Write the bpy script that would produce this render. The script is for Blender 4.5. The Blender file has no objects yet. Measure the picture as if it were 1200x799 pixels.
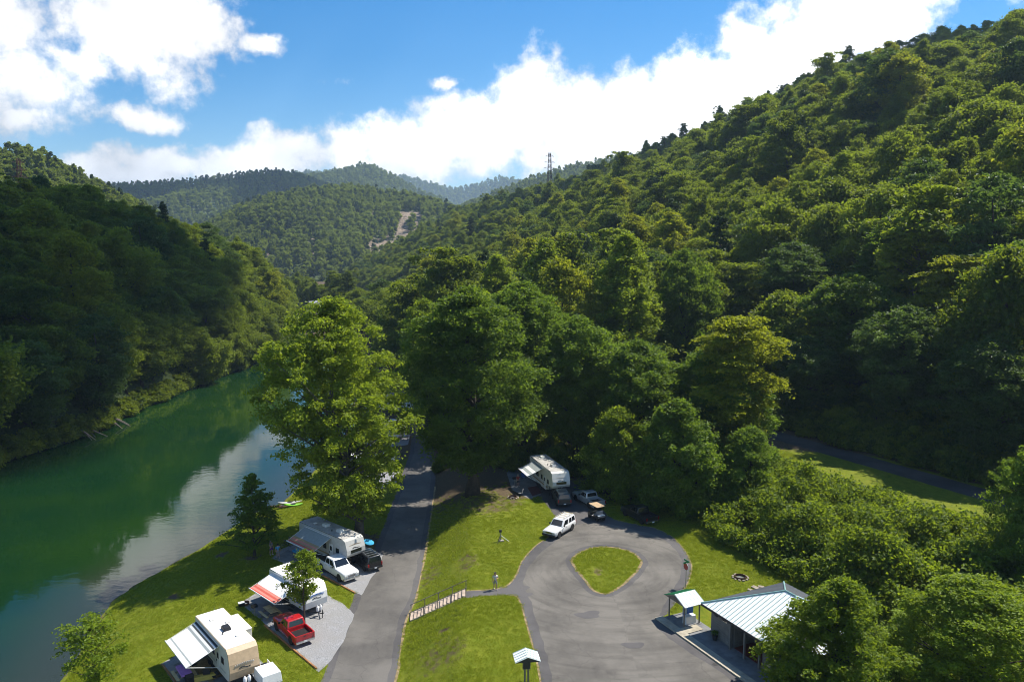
import bpy, bmesh, math, random
import numpy as np
from mathutils import Vector, Matrix
from mathutils.bvhtree import BVHTree

# ------------------------------------------------------------------ camera, sky, sun, exposure
scene = bpy.context.scene
C = scene.collection
R = math.radians
CAM_H = 38.0
PITCH = R(7.0)
FOCAL = 0.75                                   # focal length / image width

cam_data = bpy.data.cameras.new("camera")
cam_data.sensor_width = 36.0
cam_data.lens = 36.0 * FOCAL
cam_data.clip_start = 0.5
cam_data.clip_end = 20000.0
cam = bpy.data.objects.new("camera", cam_data)
cam.location = (0, 0, CAM_H)
cam.rotation_euler = (R(90) - PITCH, 0, 0)
C.objects.link(cam)
scene.camera = cam

SUN_EL = 55.0
SUN_AZ = 60.0                                  # clockwise from +Y (view direction) towards +X
SUN_DIR = Vector((math.sin(R(SUN_AZ)) * math.cos(R(SUN_EL)), math.cos(R(SUN_AZ)) * math.cos(R(SUN_EL)), math.sin(R(SUN_EL))))
SKY_STRENGTH = 0.092
CLOUD_RADIANCE = 1.3

sun_data = bpy.data.lights.new("sun", 'SUN')
sun_data.energy = 5.0
sun_data.angle = R(0.53)
sun_data.color = (1.0, 0.95, 0.86)
sun = bpy.data.objects.new("sun", sun_data)
sun.rotation_euler = SUN_DIR.to_track_quat('Z', 'Y').to_euler()
sun.location = (0, 0, 300)
C.objects.link(sun)

scene.view_settings.view_transform = 'Standard'
scene.view_settings.look = 'None'
scene.view_settings.exposure = 0.7
scene.view_settings.gamma = 1.0
scene.view_settings.use_curve_mapping = False
scene.render.engine = 'CYCLES'
cy = scene.cycles
cy.max_bounces = 6
cy.diffuse_bounces = 3
cy.glossy_bounces = 3
cy.transmission_bounces = 4
cy.transparent_max_bounces = 8
cy.volume_bounces = 0
cy.use_denoising = True
cy.use_adaptive_sampling = True
cy.adaptive_threshold = 0.01
cy.filter_width = 1.0
cy.sample_clamp_indirect = 6.0
cy.caustics_reflective = False
cy.caustics_refractive = False


def sky_dir(az, el):
    return (math.sin(R(az)) * math.cos(R(el)), math.cos(R(az)) * math.cos(R(el)), math.sin(R(el)))


# cumulus banks: azimuth, elevation, half width, half height (degrees), weight
CLOUDS = [
    # the long bank along the valley's end and up the right hand ridge
    (-27, 4.6, 4.5, 1.3, 1.0), (-24, 5.6, 4.0, 1.2, 1.0), (-19, 5.6, 6.0, 1.5, 1.0), (-15.8, 6.6, 3.0, 1.4, 1.0), (-11.2, 6.8, 3.2, 1.8, 1.0), (-7, 6.6, 4.5, 2.2, 1.05), (-2.8, 8.0, 3.6, 2.9, 1.1),
    (1.2, 9.4, 2.6, 3.7, 1.15), (4.5, 8.4, 4.5, 3.2, 1.1), (9, 8.8, 5.0, 3.0, 1.1), (14, 10.2, 5.0, 3.0, 1.1), (19, 12.4, 4.2, 3.0, 1.1), (23.5, 14.6, 4.0, 3.0, 1.05),
    (28, 16.0, 3.6, 1.5, 0.8), (37, 17, 6, 3, 0.95), (18.6, 15.0, 1.6, 0.8, 0.8),
    # the broken cloud in the upper left
    (-24.6, 14.4, 4.8, 3.9, 1.1), (-31.0, 9.8, 4.2, 2.8, 0.85), (-32.6, 14, 2.6, 3.4, 0.9), (-20.6, 14.3, 1.9, 1.9, 0.95), (-28, 11.3, 3.0, 1.7, 0.75),
    (-17.6, 13.3, 1.5, 0.7, 0.95), (-25.1, 8.6, 2.3, 0.85, 0.95), (-31.5, 8.0, 2.4, 0.8, 0.9), (-4.6, 11.5, 1.1, 0.65, 0.95), (-40, 9, 5, 4, 1.0), (-47, 16, 7, 5, 1.0),
    (-27, 20, 5, 3, 1.0), (-12.5, 11.2, 2.0, 0.7, 0.45),
    # the rest of the sky, scattered fair weather cumulus
    (50, 22, 8, 4, 0.95), (62, 12, 9, 4, 1.0), (75, 30, 8, 5, 0.95), (92, 14, 10, 5, 1.0), (112, 26, 8, 5, 0.95), (130, 12, 11, 5, 1.0),
    (150, 32, 8, 5, 0.95), (168, 15, 10, 5, 1.0), (-65, 12, 9, 4, 1.0), (-78, 28, 8, 5, 0.95), (-98, 14, 11, 5, 1.0), (-118, 30, 9, 5, 0.95),
    (-140, 14, 10, 5, 1.0), (-162, 28, 9, 6, 0.95), (-10, 38, 7, 4, 0.9), (25, 42, 6, 4, 0.9), (-45, 40, 8, 5, 0.95), (70, 55, 8, 5, 0.9),
    (-110, 55, 9, 6, 0.9), (170, 58, 8, 6, 0.9),
]

world = bpy.data.worlds.new("World")
scene.world = world
world.use_nodes = True
wt = world.node_tree
wt.nodes.clear()


def wn(kind, **kw):
    n = wt.nodes.new(kind)
    for k, v in kw.items():
        setattr(n, k, v)
    return n


def wmath(op, a, b=None, c=None, clamp=False):
    n = wn('ShaderNodeMath', operation=op, use_clamp=clamp)
    for i, v in enumerate((a, b, c)):
        if v is None:
            continue
        if isinstance(v, (int, float)):
            n.inputs[i].default_value = v
        else:
            wt.links.new(v, n.inputs[i])
    return n.outputs[0]


tc = wn('ShaderNodeTexCoord')
direction = tc.outputs['Generated']
sky = wn('ShaderNodeTexSky', sky_type='NISHITA')
sky.sun_disc = False
sky.sun_elevation = R(SUN_EL)
sky.sun_rotation = R(SUN_AZ)
sky.altitude = 500
sky.air_density = 1.0
sky.dust_density = 0.25
sky.ozone_density = 2.2
hsv = wn('ShaderNodeHueSaturation')
hsv.inputs['Saturation'].default_value = 1.5
wt.links.new(sky.outputs[0], hsv.inputs['Color'])
sky_scaled = wn('ShaderNodeVectorMath', operation='SCALE')
sky_scaled.inputs['Scale'].default_value = SKY_STRENGTH
wt.links.new(hsv.outputs[0], sky_scaled.inputs[0])

# ragged cumulus edges: warp the direction a little before measuring the distance to each bank
warp = wn('ShaderNodeTexNoise')
warp.inputs['Scale'].default_value = 9.0
warp.inputs['Detail'].default_value = 7.0
warp.inputs['Roughness'].default_value = 0.6
wt.links.new(direction, warp.inputs['Vector'])
wsub = wn('ShaderNodeVectorMath', operation='SUBTRACT')
wt.links.new(warp.outputs['Color'], wsub.inputs[0])
wsub.inputs[1].default_value = (0.5, 0.5, 0.5)
wscl = wn('ShaderNodeVectorMath', operation='SCALE')
wt.links.new(wsub.outputs[0], wscl.inputs[0])
wscl.inputs['Scale'].default_value = 0.055
wadd = wn('ShaderNodeVectorMath', operation='ADD')
wt.links.new(direction, wadd.inputs[0])
wt.links.new(wscl.outputs[0], wadd.inputs[1])

field = None
for az, el, ha, he, wgt in CLOUDS:
    c = Vector(sky_dir(az, el))
    s = wn('ShaderNodeVectorMath', operation='SUBTRACT')
    wt.links.new(wadd.outputs[0], s.inputs[0])
    s.inputs[1].default_value = c
    m = wn('ShaderNodeVectorMath', operation='MULTIPLY')
    wt.links.new(s.outputs[0], m.inputs[0])
    flat = math.cos(R(el))
    m.inputs[1].default_value = (1 / (R(ha) * 1.0), 1 / (R(ha) * 1.0), 1 / (R(he) * flat))
    ln = wn('ShaderNodeVectorMath', operation='LENGTH')
    wt.links.new(m.outputs[0], ln.inputs[0])
    w = wmath('MULTIPLY_ADD', ln.outputs['Value'], -0.5 * wgt, 1.0 * wgt)
    field = w if field is None else wmath('SMOOTH_MAX', field, w, 0.12)

fine = wn('ShaderNodeTexNoise')
fine.inputs['Scale'].default_value = 26.0
fine.inputs['Detail'].default_value = 9.0
fine.inputs['Roughness'].default_value = 0.62
wt.links.new(direction, fine.inputs['Vector'])
density = wmath('ADD', field, wmath('MULTIPLY_ADD', fine.outputs['Fac'], 1.05, -0.525))
mask = wn('ShaderNodeMapRange', interpolation_type='SMOOTHSTEP')
mask.inputs['From Min'].default_value = 0.36
mask.inputs['From Max'].default_value = 0.70
wt.links.new(density, mask.inputs['Value'])
# thicker cloud is brighter, thin rims and undersides greyer
body = wn('ShaderNodeMapRange', interpolation_type='SMOOTHSTEP')
body.inputs['From Min'].default_value = 0.45
body.inputs['From Max'].default_value = 0.85
body.inputs['To Min'].default_value = 0.72
body.inputs['To Max'].default_value = 1.0
wt.links.new(density, body.inputs['Value'])
shade_n = wn('ShaderNodeTexNoise')
shade_n.inputs['Scale'].default_value = 11.0
shade_n.inputs['Detail'].default_value = 6.0
wt.links.new(direction, shade_n.inputs['Vector'])
shade = wn('ShaderNodeMapRange')
shade.inputs['From Min'].default_value = 0.3
shade.inputs['From Max'].default_value = 0.65
shade.inputs['To Min'].default_value = 0.62
shade.inputs['To Max'].default_value = 1.0
wt.links.new(shade_n.outputs['Fac'], shade.inputs['Value'])
towards = wn('ShaderNodeVectorMath', operation='DOT_PRODUCT')      # cloud nearer the sun is brighter
wt.links.new(direction, towards.inputs[0])
towards.inputs[1].default_value = SUN_DIR
forward = wmath('MULTIPLY_ADD', towards.outputs['Value'], 0.7, 0.66)
bright = wmath('MULTIPLY', wmath('MULTIPLY', wmath('MULTIPLY', body.outputs[0], shade.outputs[0]), forward), CLOUD_RADIANCE)
cloud_col = wn('ShaderNodeVectorMath', operation='SCALE')
cloud_col.inputs[0].default_value = (1.0, 1.0, 1.01)
wt.links.new(bright, cloud_col.inputs['Scale'])
mixn = wn('ShaderNodeMix', data_type='RGBA')
wt.links.new(mask.outputs[0], mixn.inputs['Factor'])
wt.links.new(sky_scaled.outputs[0], mixn.inputs['A'])
wt.links.new(cloud_col.outputs[0], mixn.inputs['B'])
bg = wn('ShaderNodeBackground')
wt.links.new(mixn.outputs['Result'], bg.inputs['Color'])
bg.inputs['Strength'].default_value = 1.0
wo = wn('ShaderNodeOutputWorld')
wt.links.new(bg.outputs[0], wo.inputs['Surface'])
world.cycles.sampling_method = 'MANUAL'
world.cycles.sample_map_resolution = 512

# ------------------------------------------------------------------ helpers
def gp(px, py, z=0.0):
    """The point at height z on the line of sight through (px, py) of the 1200 x 799 photograph, used to survey the site plan."""
    u = (px - 600) / 900.0
    v = (399.5 - py) / 900.0
    d = (u, math.cos(PITCH) + v * math.sin(PITCH), -math.sin(PITCH) + v * math.cos(PITCH))
    t = (z - CAM_H) / d[2]
    return Vector((d[0] * t, d[1] * t, z))


def sight(px, py):
    u = (px - 600) / 900.0
    v = (399.5 - py) / 900.0
    return u, math.cos(PITCH) + v * math.sin(PITCH), -math.sin(PITCH) + v * math.cos(PITCH)


def project(p):
    x, y, z = p[0], p[1], p[2] - CAM_H
    f = y * math.cos(PITCH) - z * math.sin(PITCH)
    up = y * math.sin(PITCH) + z * math.cos(PITCH)
    return 600 + 900 * x / f, 399.5 - 900 * up / f, f


def tag(o, label=None, category=None, group=None, kind=None):
    if label:
        o['label'] = label
    if category:
        o['category'] = category
    if group:
        o['group'] = group
    if kind:
        o['kind'] = kind
    return o


def empty(name, loc=(0, 0, 0), heading=0.0):
    o = bpy.data.objects.new(name, None)
    o.empty_display_size = 0.3
    o.location = loc
    o.rotation_euler = (0, 0, heading)
    C.objects.link(o)
    return o


def link(name, me, parent=None, mats=None, link_to=None):
    if mats is not None:
        for m in (mats if isinstance(mats, (list, tuple)) else [mats]):
            me.materials.append(m)
    o = bpy.data.objects.new(name, me)
    (link_to or C).objects.link(o)
    if parent is not None:
        o.parent = parent
    return o


class MB:
    """Collects shapes into one mesh."""

    def __init__(self):
        self.v, self.f, self.mi = [], [], []
        self.cur = 0

    def add(self, verts, faces):
        b = len(self.v)
        self.v.extend([tuple(p) for p in verts])
        for f in faces:
            self.f.append([b + i for i in f])
            self.mi.append(self.cur)
        return self

    def box(self, c, s, rot=None):
        hx, hy, hz = s[0] / 2, s[1] / 2, s[2] / 2
        vs = [Vector((x, y, z)) for x in (-hx, hx) for y in (-hy, hy) for z in (-hz, hz)]
        if rot is not None:
            vs = [rot @ p for p in vs]
        c = Vector(c)
        return self.add([p + c for p in vs], [(0, 1, 3, 2), (4, 6, 7, 5), (0, 4, 5, 1), (2, 3, 7, 6), (0, 2, 6, 4), (1, 5, 7, 3)])

    def hexa(self, p):
        """8 corners: bottom 0-3 and top 4-7, each counter-clockwise seen from above."""
        return self.add(p, [(3, 2, 1, 0), (4, 5, 6, 7), (0, 1, 5, 4), (1, 2, 6, 5), (2, 3, 7, 6), (3, 0, 4, 7)])

    def prism(self, prof, y0, y1):
        """Profile of (x, z) points, counter-clockwise seen from -y, extruded along y."""
        n = len(prof)
        vs = [(x, y0, z) for x, z in prof] + [(x, y1, z) for x, z in prof]
        fs = [tuple(range(n)), tuple(range(2 * n - 1, n - 1, -1))]
        fs += [(i, i + n, (i + 1) % n + n, (i + 1) % n) for i in range(n)]
        return self.add(vs, fs)

    def tube(self, pts, rad, n=8, cap=True):
        pts = [Vector(p) for p in pts]
        if isinstance(rad, (int, float)):
            rad = [rad] * len(pts)
        vs, fs = [], []
        for i, p in enumerate(pts):
            d = (pts[min(i + 1, len(pts) - 1)] - pts[max(i - 1, 0)]).normalized()
            a = d.orthogonal().normalized() if i == 0 else (a - d * a.dot(d)).normalized()
            b = d.cross(a)
            for k in range(n):
                t = 2 * math.pi * k / n
                vs.append(p + (a * math.cos(t) + b * math.sin(t)) * rad[i])
        for i in range(len(pts) - 1):
            for k in range(n):
                k2 = (k + 1) % n
                fs.append((i * n + k, i * n + k2, (i + 1) * n + k2, (i + 1) * n + k))
        if cap:
            fs.append(tuple(range(n - 1, -1, -1)))
            fs.append(tuple(range((len(pts) - 1) * n, len(pts) * n)))
        return self.add(vs, fs)

    def lathe(self, prof, n=16, axis='z', at=(0, 0, 0)):
        """prof: (r, h) points; revolved about the axis through at."""
        vs, fs = [], []
        at = Vector(at)
        for r, h in prof:
            for k in range(n):
                t = 2 * math.pi * k / n
                c, s = r * math.cos(t), r * math.sin(t)
                p = (c, s, h) if axis == 'z' else ((c, h, s) if axis == 'y' else (h, c, s))
                vs.append(at + Vector(p))
        m = len(prof)
        for i in range(m - 1):
            for k in range(n):
                k2 = (k + 1) % n
                fs.append((i * n + k, i * n + k2, (i + 1) * n + k2, (i + 1) * n + k))
        fs.append(tuple(range(n - 1, -1, -1)))
        fs.append(tuple(range((m - 1) * n, m * n)))
        return self.add(vs, fs)

    def loft(self, stations):
        """stations: (x, [(y, z) half profile from the bottom centre out and up to the top centre])."""
        vs, fs = [], []
        m = None
        for x, half in stations:
            ring = [(x, y, z) for y, z in half] + [(x, -y, z) for y, z in reversed(half)]
            m = len(ring)
            vs += ring
        for i in range(len(stations) - 1):
            for k in range(m):
                k2 = (k + 1) % m
                fs.append((i * m + k, i * m + k2, (i + 1) * m + k2, (i + 1) * m + k))
        fs.append(tuple(range(m - 1, -1, -1)))
        fs.append(tuple(range((len(stations) - 1) * m, len(stations) * m)))
        return self.add(vs, fs)

    def build(self, name, mat, parent=None, bevel=0.0, seg=2, smooth=False, fix=True):
        me = bpy.data.meshes.new(name)
        me.from_pydata(self.v, [], self.f)
        mats = mat if isinstance(mat, (list, tuple)) else [mat]
        for m in mats:
            me.materials.append(m)
        if len(mats) > 1:
            me.polygons.foreach_set('material_index', self.mi)
        if fix or bevel:
            bm = bmesh.new()
            bm.from_mesh(me)
            if fix:
                bmesh.ops.recalc_face_normals(bm, faces=bm.faces)
            if bevel:
                es = [e for e in bm.edges if len(e.link_faces) == 2 and e.calc_face_angle(0) > 0.5]
                bmesh.ops.bevel(bm, geom=es, offset=bevel, segments=seg, profile=0.6, affect='EDGES', clamp_overlap=True)
            bm.to_mesh(me)
            bm.free()
        if smooth:
            me.polygons.foreach_set('use_smooth', [True] * len(me.polygons))
            if hasattr(me, 'set_sharp_from_angle'):
                me.set_sharp_from_angle(angle=R(40))
        return link(name, me, parent)


def copy_tree(o, parent=None):
    c = o.copy()
    C.objects.link(c)
    c.parent = parent
    for ch in o.children:
        copy_tree(ch, c)
    return c


def np_mesh(name, verts, quads, attrs=None, mats=None, mat_index=None, smooth=False):
    """A quad mesh straight from arrays."""
    me = bpy.data.meshes.new(name)
    verts = np.asarray(verts, dtype=np.float32)
    quads = np.asarray(quads, dtype=np.int32)
    me.vertices.add(len(verts))
    me.vertices.foreach_set('co', verts.ravel())
    nq, k = quads.shape
    me.loops.add(nq * k)
    me.loops.foreach_set('vertex_index', quads.ravel())
    me.polygons.add(nq)
    me.polygons.foreach_set('loop_start', np.arange(0, nq * k, k, dtype=np.int32))
    if mats:
        for m in mats:
            me.materials.append(m)
    if mat_index is not None:
        me.polygons.foreach_set('material_index', np.asarray(mat_index, dtype=np.int32))
    me.polygons.foreach_set('use_smooth', np.full(nq, smooth, dtype=bool))
    for key, arr in (attrs or {}).items():
        a = me.attributes.new(key, 'FLOAT', 'POINT')
        a.data.foreach_set('value', np.asarray(arr, dtype=np.float32))
    me.update(calc_edges=True)
    me.validate()
    return me


def smoothstep(t):
    t = np.clip(t, 0.0, 1.0)
    return t * t * (3 - 2 * t)


def vnoise(x, y, seed=0):
    """Smooth value noise on arrays, about -1..1."""
    x = np.asarray(x, float)
    y = np.asarray(y, float)
    xi, yi = np.floor(x).astype(np.int64), np.floor(y).astype(np.int64)
    fx, fy = x - xi, y - yi
    fx, fy = fx * fx * (3 - 2 * fx), fy * fy * (3 - 2 * fy)

    def h(a, b):
        n = (a * 374761393 + b * 668265263 + seed * 974711) & 0x7fffffff
        n = ((n ^ (n >> 13)) * 1274126177) & 0x7fffffff
        return ((n ^ (n >> 16)) & 0xffff) / 32767.5 - 1.0
    return (h(xi, yi) * (1 - fx) + h(xi + 1, yi) * fx) * (1 - fy) + (h(xi, yi + 1) * (1 - fx) + h(xi + 1, yi + 1) * fx) * fy


def catmull(pts, n=8, closed=False):
    pts = [Vector((p[0], p[1])) for p in pts]
    m = len(pts)
    out = []
    rng_i = range(m if closed else m - 1)
    for i in rng_i:
        p0 = pts[(i - 1) % m] if closed or i > 0 else pts[0]
        p1, p2 = pts[i], pts[(i + 1) % m]
        p3 = pts[(i + 2) % m] if closed or i + 2 < m else pts[-1]
        for k in range(n):
            t = k / n
            out.append(0.5 * ((2 * p1) + (p2 - p0) * t + (2 * p0 - 5 * p1 + 4 * p2 - p3) * t * t + (3 * p1 - p0 - 3 * p2 + p3) * t ** 3))
    if not closed:
        out.append(pts[-1])
    return out


def roughen(loop, amp, step=0.5, seed=1):
    """Resample a closed outline and wobble it, as broken pavement edges are."""
    out = []
    n = len(loop)
    s = 0.0
    for i in range(n):
        a, b = Vector(loop[i][:2]), Vector(loop[(i + 1) % n][:2])
        L = (b - a).length
        k = max(1, int(L / step))
        nrm = Vector((-(b - a).y, (b - a).x)).normalized() if L > 1e-6 else Vector((0, 0))
        for j in range(k):
            p = a + (b - a) * (j / k)
            w = float(vnoise(s * 0.9, 3.1, seed)) * 0.6 + float(vnoise(s * 2.7, 9.2, seed + 1)) * 0.4
            out.append(p + nrm * w * amp)
            s += L / k
    return out


def inset_loop(loop, d):
    n = len(loop)
    area = sum(loop[i][0] * loop[(i + 1) % n][1] - loop[(i + 1) % n][0] * loop[i][1] for i in range(n))
    sgn = 1 if area > 0 else -1
    out = []
    for i in range(n):
        a, p, b = Vector(loop[i - 1][:2]), Vector(loop[i][:2]), Vector(loop[(i + 1) % n][:2])
        t = (b - a).normalized()
        out.append(p + Vector((-t.y, t.x)) * d * sgn)
    return out


def sheet(name, loops, z, mat, kind='structure', parent=None, thick=0.0):
    """A flat polygon with optional holes; z a number. thick > 0 gives it vertical sides down from z."""
    bm = bmesh.new()
    edges = []
    for lp in loops:
        vs = [bm.verts.new((p[0], p[1], z)) for p in lp]
        edges += [bm.edges.new((vs[i], vs[(i + 1) % len(vs)])) for i in range(len(vs))]
    bmesh.ops.triangle_fill(bm, use_beauty=True, edges=edges)
    for f in bm.faces:
        if f.normal.z < 0:
            f.normal_flip()
    if thick:
        border = [e for e in bm.edges if len(e.link_faces) == 1]
        r = bmesh.ops.extrude_edge_only(bm, edges=border)
        for g in r['geom']:
            if isinstance(g, bmesh.types.BMVert):
                g.co.z -= thick
        bmesh.ops.recalc_face_normals(bm, faces=bm.faces)
    me = bpy.data.meshes.new(name)
    bm.to_mesh(me)
    bm.free()
    o = link(name, me, parent, mat)
    if kind:
        o['kind'] = kind
    return o


# ------------------------------------------------------------------ materials
def nodes_of(name):
    m = bpy.data.materials.new(name)
    m.use_nodes = True
    nt = m.node_tree
    b = nt.nodes['Principled BSDF']
    return m, nt, b


def ramp_mix(nt, fac, a, b):
    n = nt.nodes.new('ShaderNodeMix')
    n.data_type = 'RGBA'
    if isinstance(fac, float):
        n.inputs['Factor'].default_value = fac
    else:
        nt.links.new(fac, n.inputs['Factor'])
    for key, v in (('A', a), ('B', b)):
        if isinstance(v, tuple):
            n.inputs[key].default_value = (*v[:3], 1)
        else:
            nt.links.new(v, n.inputs[key])
    return n.outputs['Result']


def noise(nt, scale, detail=4.0, rough=0.55, coord='Object', stretch=None, lo=0.35, hi=0.65, dist=0.0):
    t = nt.nodes.new('ShaderNodeTexCoord')
    src = t.outputs[coord]
    if stretch:
        mp = nt.nodes.new('ShaderNodeMapping')
        mp.inputs['Scale'].default_value = stretch
        nt.links.new(src, mp.inputs['Vector'])
        src = mp.outputs[0]
    n = nt.nodes.new('ShaderNodeTexNoise')
    n.inputs['Scale'].default_value = scale
    n.inputs['Detail'].default_value = detail
    n.inputs['Roughness'].default_value = rough
    n.inputs['Distortion'].default_value = dist
    nt.links.new(src, n.inputs['Vector'])
    r = nt.nodes.new('ShaderNodeMapRange')
    r.inputs['From Min'].default_value = lo
    r.inputs['From Max'].default_value = hi
    nt.links.new(n.outputs['Fac'], r.inputs['Value'])
    return r.outputs[0]


def bump(nt, b, height, strength=0.3, dist=0.02):
    n = nt.nodes.new('ShaderNodeBump')
    n.inputs['Strength'].default_value = strength
    n.inputs['Distance'].default_value = dist
    nt.links.new(height, n.inputs['Height'])
    nt.links.new(n.outputs[0], b.inputs['Normal'])


def paint(name, col, rough=0.5, metal=0.0, coat=0.0, var=0.12, scale=3.0, spec=0.5, bumps=0.0):
    """A plain finish with a little dirt in it."""
    m, nt, b = nodes_of(name)
    dark = tuple(c * (1 - var * 1.6) for c in col)
    lite = tuple(min(1, c * (1 + var * 0.5)) for c in col)
    f = noise(nt, scale, 5.0, 0.6, lo=0.3, hi=0.7)
    nt.links.new(ramp_mix(nt, f, dark, lite), b.inputs['Base Color'])
    b.inputs['Roughness'].default_value = rough
    b.inputs['Metallic'].default_value = metal
    b.inputs['Coat Weight'].default_value = coat
    b.inputs['Coat Roughness'].default_value = 0.08
    b.inputs['Specular IOR Level'].default_value = spec
    if bumps:
        bump(nt, b, noise(nt, scale * 12, 3.0), bumps, 0.01)
    return m


def leaf_mat(name, dark, light, glow, trans=0.38, hue_var=0.5):
    """Leaves: colour drifts from clump to clump and from tree to tree; light comes through them."""
    if name != 'grass_blade':
        dark, light, glow = (tuple(k * c for c in t) for k, t in ((0.74, dark), (1.02, light), (1.0, glow)))
    m = bpy.data.materials.new(name)
    m.use_nodes = True
    nt = m.node_tree
    nt.nodes.clear()
    at = nt.nodes.new('ShaderNodeAttribute')
    at.attribute_name = 'tint'
    oi = nt.nodes.new('ShaderNodeObjectInfo')
    mx = nt.nodes.new('ShaderNodeMath')
    mx.operation = 'MULTIPLY_ADD'
    nt.links.new(oi.outputs['Random'], mx.inputs[0])
    mx.inputs[1].default_value = hue_var
    mx.inputs[2].default_value = -hue_var / 2
    ad = nt.nodes.new('ShaderNodeMath')
    ad.operation = 'ADD'
    ad.use_clamp = True
    nt.links.new(at.outputs['Fac'], ad.inputs[0])
    nt.links.new(mx.outputs[0], ad.inputs[1])
    col = ramp_mix(nt, ad.outputs[0], dark, light)
    gcol = ramp_mix(nt, ad.outputs[0], tuple(0.75 * c for c in glow), glow)
    d = nt.nodes.new('ShaderNodeBsdfPrincipled')
    nt.links.new(col, d.inputs['Base Color'])
    d.inputs['Roughness'].default_value = 0.55
    d.inputs['Specular IOR Level'].default_value = 0.28
    t = nt.nodes.new('ShaderNodeBsdfTranslucent')
    nt.links.new(gcol, t.inputs['Color'])
    ms = nt.nodes.new('ShaderNodeMixShader')
    ms.inputs[0].default_value = trans
    nt.links.new(d.outputs[0], ms.inputs[1])
    nt.links.new(t.outputs[0], ms.inputs[2])
    o = nt.nodes.new('ShaderNodeOutputMaterial')
    nt.links.new(ms.outputs[0], o.inputs['Surface'])
    return m


M = {}
M['leaf_bright'] = leaf_mat('leaf_bright', (0.082, 0.140, 0.008), (0.170, 0.235, 0.013), (0.42, 0.54, 0.022), 0.46)
M['leaf_sycamore'] = leaf_mat('leaf_sycamore', (0.106, 0.165, 0.011), (0.205, 0.264, 0.017), (0.44, 0.55, 0.026), 0.46)
M['leaf_mid'] = leaf_mat('leaf_mid', (0.056, 0.112, 0.012), (0.135, 0.205, 0.018), (0.30, 0.44, 0.026), 0.44)
M['leaf_dark'] = leaf_mat('leaf_dark', (0.042, 0.090, 0.018), (0.100, 0.155, 0.032), (0.18, 0.28, 0.030), 0.40)
M['leaf_yellow'] = leaf_mat('leaf_yellow', (0.120, 0.155, 0.008), (0.215, 0.245, 0.014), (0.48, 0.52, 0.022), 0.46)
M['leaf_hill'] = leaf_mat('leaf_hill', (0.038, 0.090, 0.012), (0.185, 0.220, 0.014), (0.36, 0.45, 0.022), 0.43, 0.9)
M['leaf_far'] = leaf_mat('leaf_far', (0.085, 0.130, 0.020), (0.210, 0.250, 0.038), (0.36, 0.44, 0.036), 0.42, 0.8)
M['needle'] = leaf_mat('needle', (0.026, 0.062, 0.014), (0.070, 0.110, 0.024), (0.10, 0.15, 0.02), 0.28)
M['grass_blade'] = leaf_mat('grass_blade', (0.165, 0.225, 0.008), (0.295, 0.335, 0.022), (0.46, 0.52, 0.026), 0.35, 0.4)
M['bark'] = paint('bark', (0.085, 0.066, 0.050), 0.95, var=0.35, scale=2.0, bumps=0.6)
M['bark_pale'] = paint('bark_pale', (0.13, 0.115, 0.09), 0.9, var=0.45, scale=1.2, bumps=0.4)

# lawn and forest floor: the attribute says how much bare earth and litter the plan has there
m, nt, b = nodes_of('ground')
g1 = noise(nt, 0.32, 6.0, 0.62, lo=0.34, hi=0.66)
g2 = noise(nt, 1.1, 7.0, 0.75, lo=0.36, hi=0.68)
g3 = noise(nt, 7.0, 7.0, 0.8, lo=0.30, hi=0.70)
g4 = noise(nt, 0.9, 3.0, 0.5, lo=0.35, hi=0.65, stretch=(2.2, 0.35, 1))
c1 = ramp_mix(nt, g1, (0.105, 0.150, 0.006), (0.150, 0.195, 0.009))
c2 = ramp_mix(nt, g2, c1, (0.215, 0.225, 0.020))
mm = nt.nodes.new('ShaderNodeMix')
mm.data_type = 'RGBA'
mm.blend_type = 'MULTIPLY'
mm.inputs['Factor'].default_value = 0.85
nt.links.new(c2, mm.inputs['A'])
nt.links.new(ramp_mix(nt, g3, (0.42, 0.46, 0.35), (1.15, 1.12, 1.1)), mm.inputs['B'])
mow = nt.nodes.new('ShaderNodeMix')
mow.data_type = 'RGBA'
mow.blend_type = 'MULTIPLY'
mow.inputs['Factor'].default_value = 0.5
nt.links.new(mm.outputs['Result'], mow.inputs['A'])
nt.links.new(ramp_mix(nt, g4, (0.72, 0.75, 0.6), (1.0, 1.0, 1.0)), mow.inputs['B'])
at = nt.nodes.new('ShaderNodeAttribute')
at.attribute_name = 'earth'
thr = nt.nodes.new('ShaderNodeMath')
thr.operation = 'ADD'
nt.links.new(at.outputs['Fac'], thr.inputs[0])
wob = nt.nodes.new('ShaderNodeMath')
wob.operation = 'MULTIPLY_ADD'
nt.links.new(noise(nt, 1.3, 7.0, 0.7, lo=0.0, hi=1.0), wob.inputs[0])
wob.inputs[1].default_value = 1.3
wob.inputs[2].default_value = -0.65
nt.links.new(wob.outputs[0], thr.inputs[1])
em = nt.nodes.new('ShaderNodeMapRange')
em.inputs['From Min'].default_value = 0.38
em.inputs['From Max'].default_value = 0.62
nt.links.new(thr.outputs[0], em.inputs['Value'])
earth = ramp_mix(nt, noise(nt, 4.5, 6.0, 0.7), (0.055, 0.040, 0.024), (0.135, 0.098, 0.058))
nt.links.new(ramp_mix(nt, em.outputs[0], mow.outputs['Result'], earth), b.inputs['Base Color'])
b.inputs['Roughness'].default_value = 0.92
b.inputs['Specular IOR Level'].default_value = 0.15
bump(nt, b, g3, 0.5, 0.05)
M['ground'] = m

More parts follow.
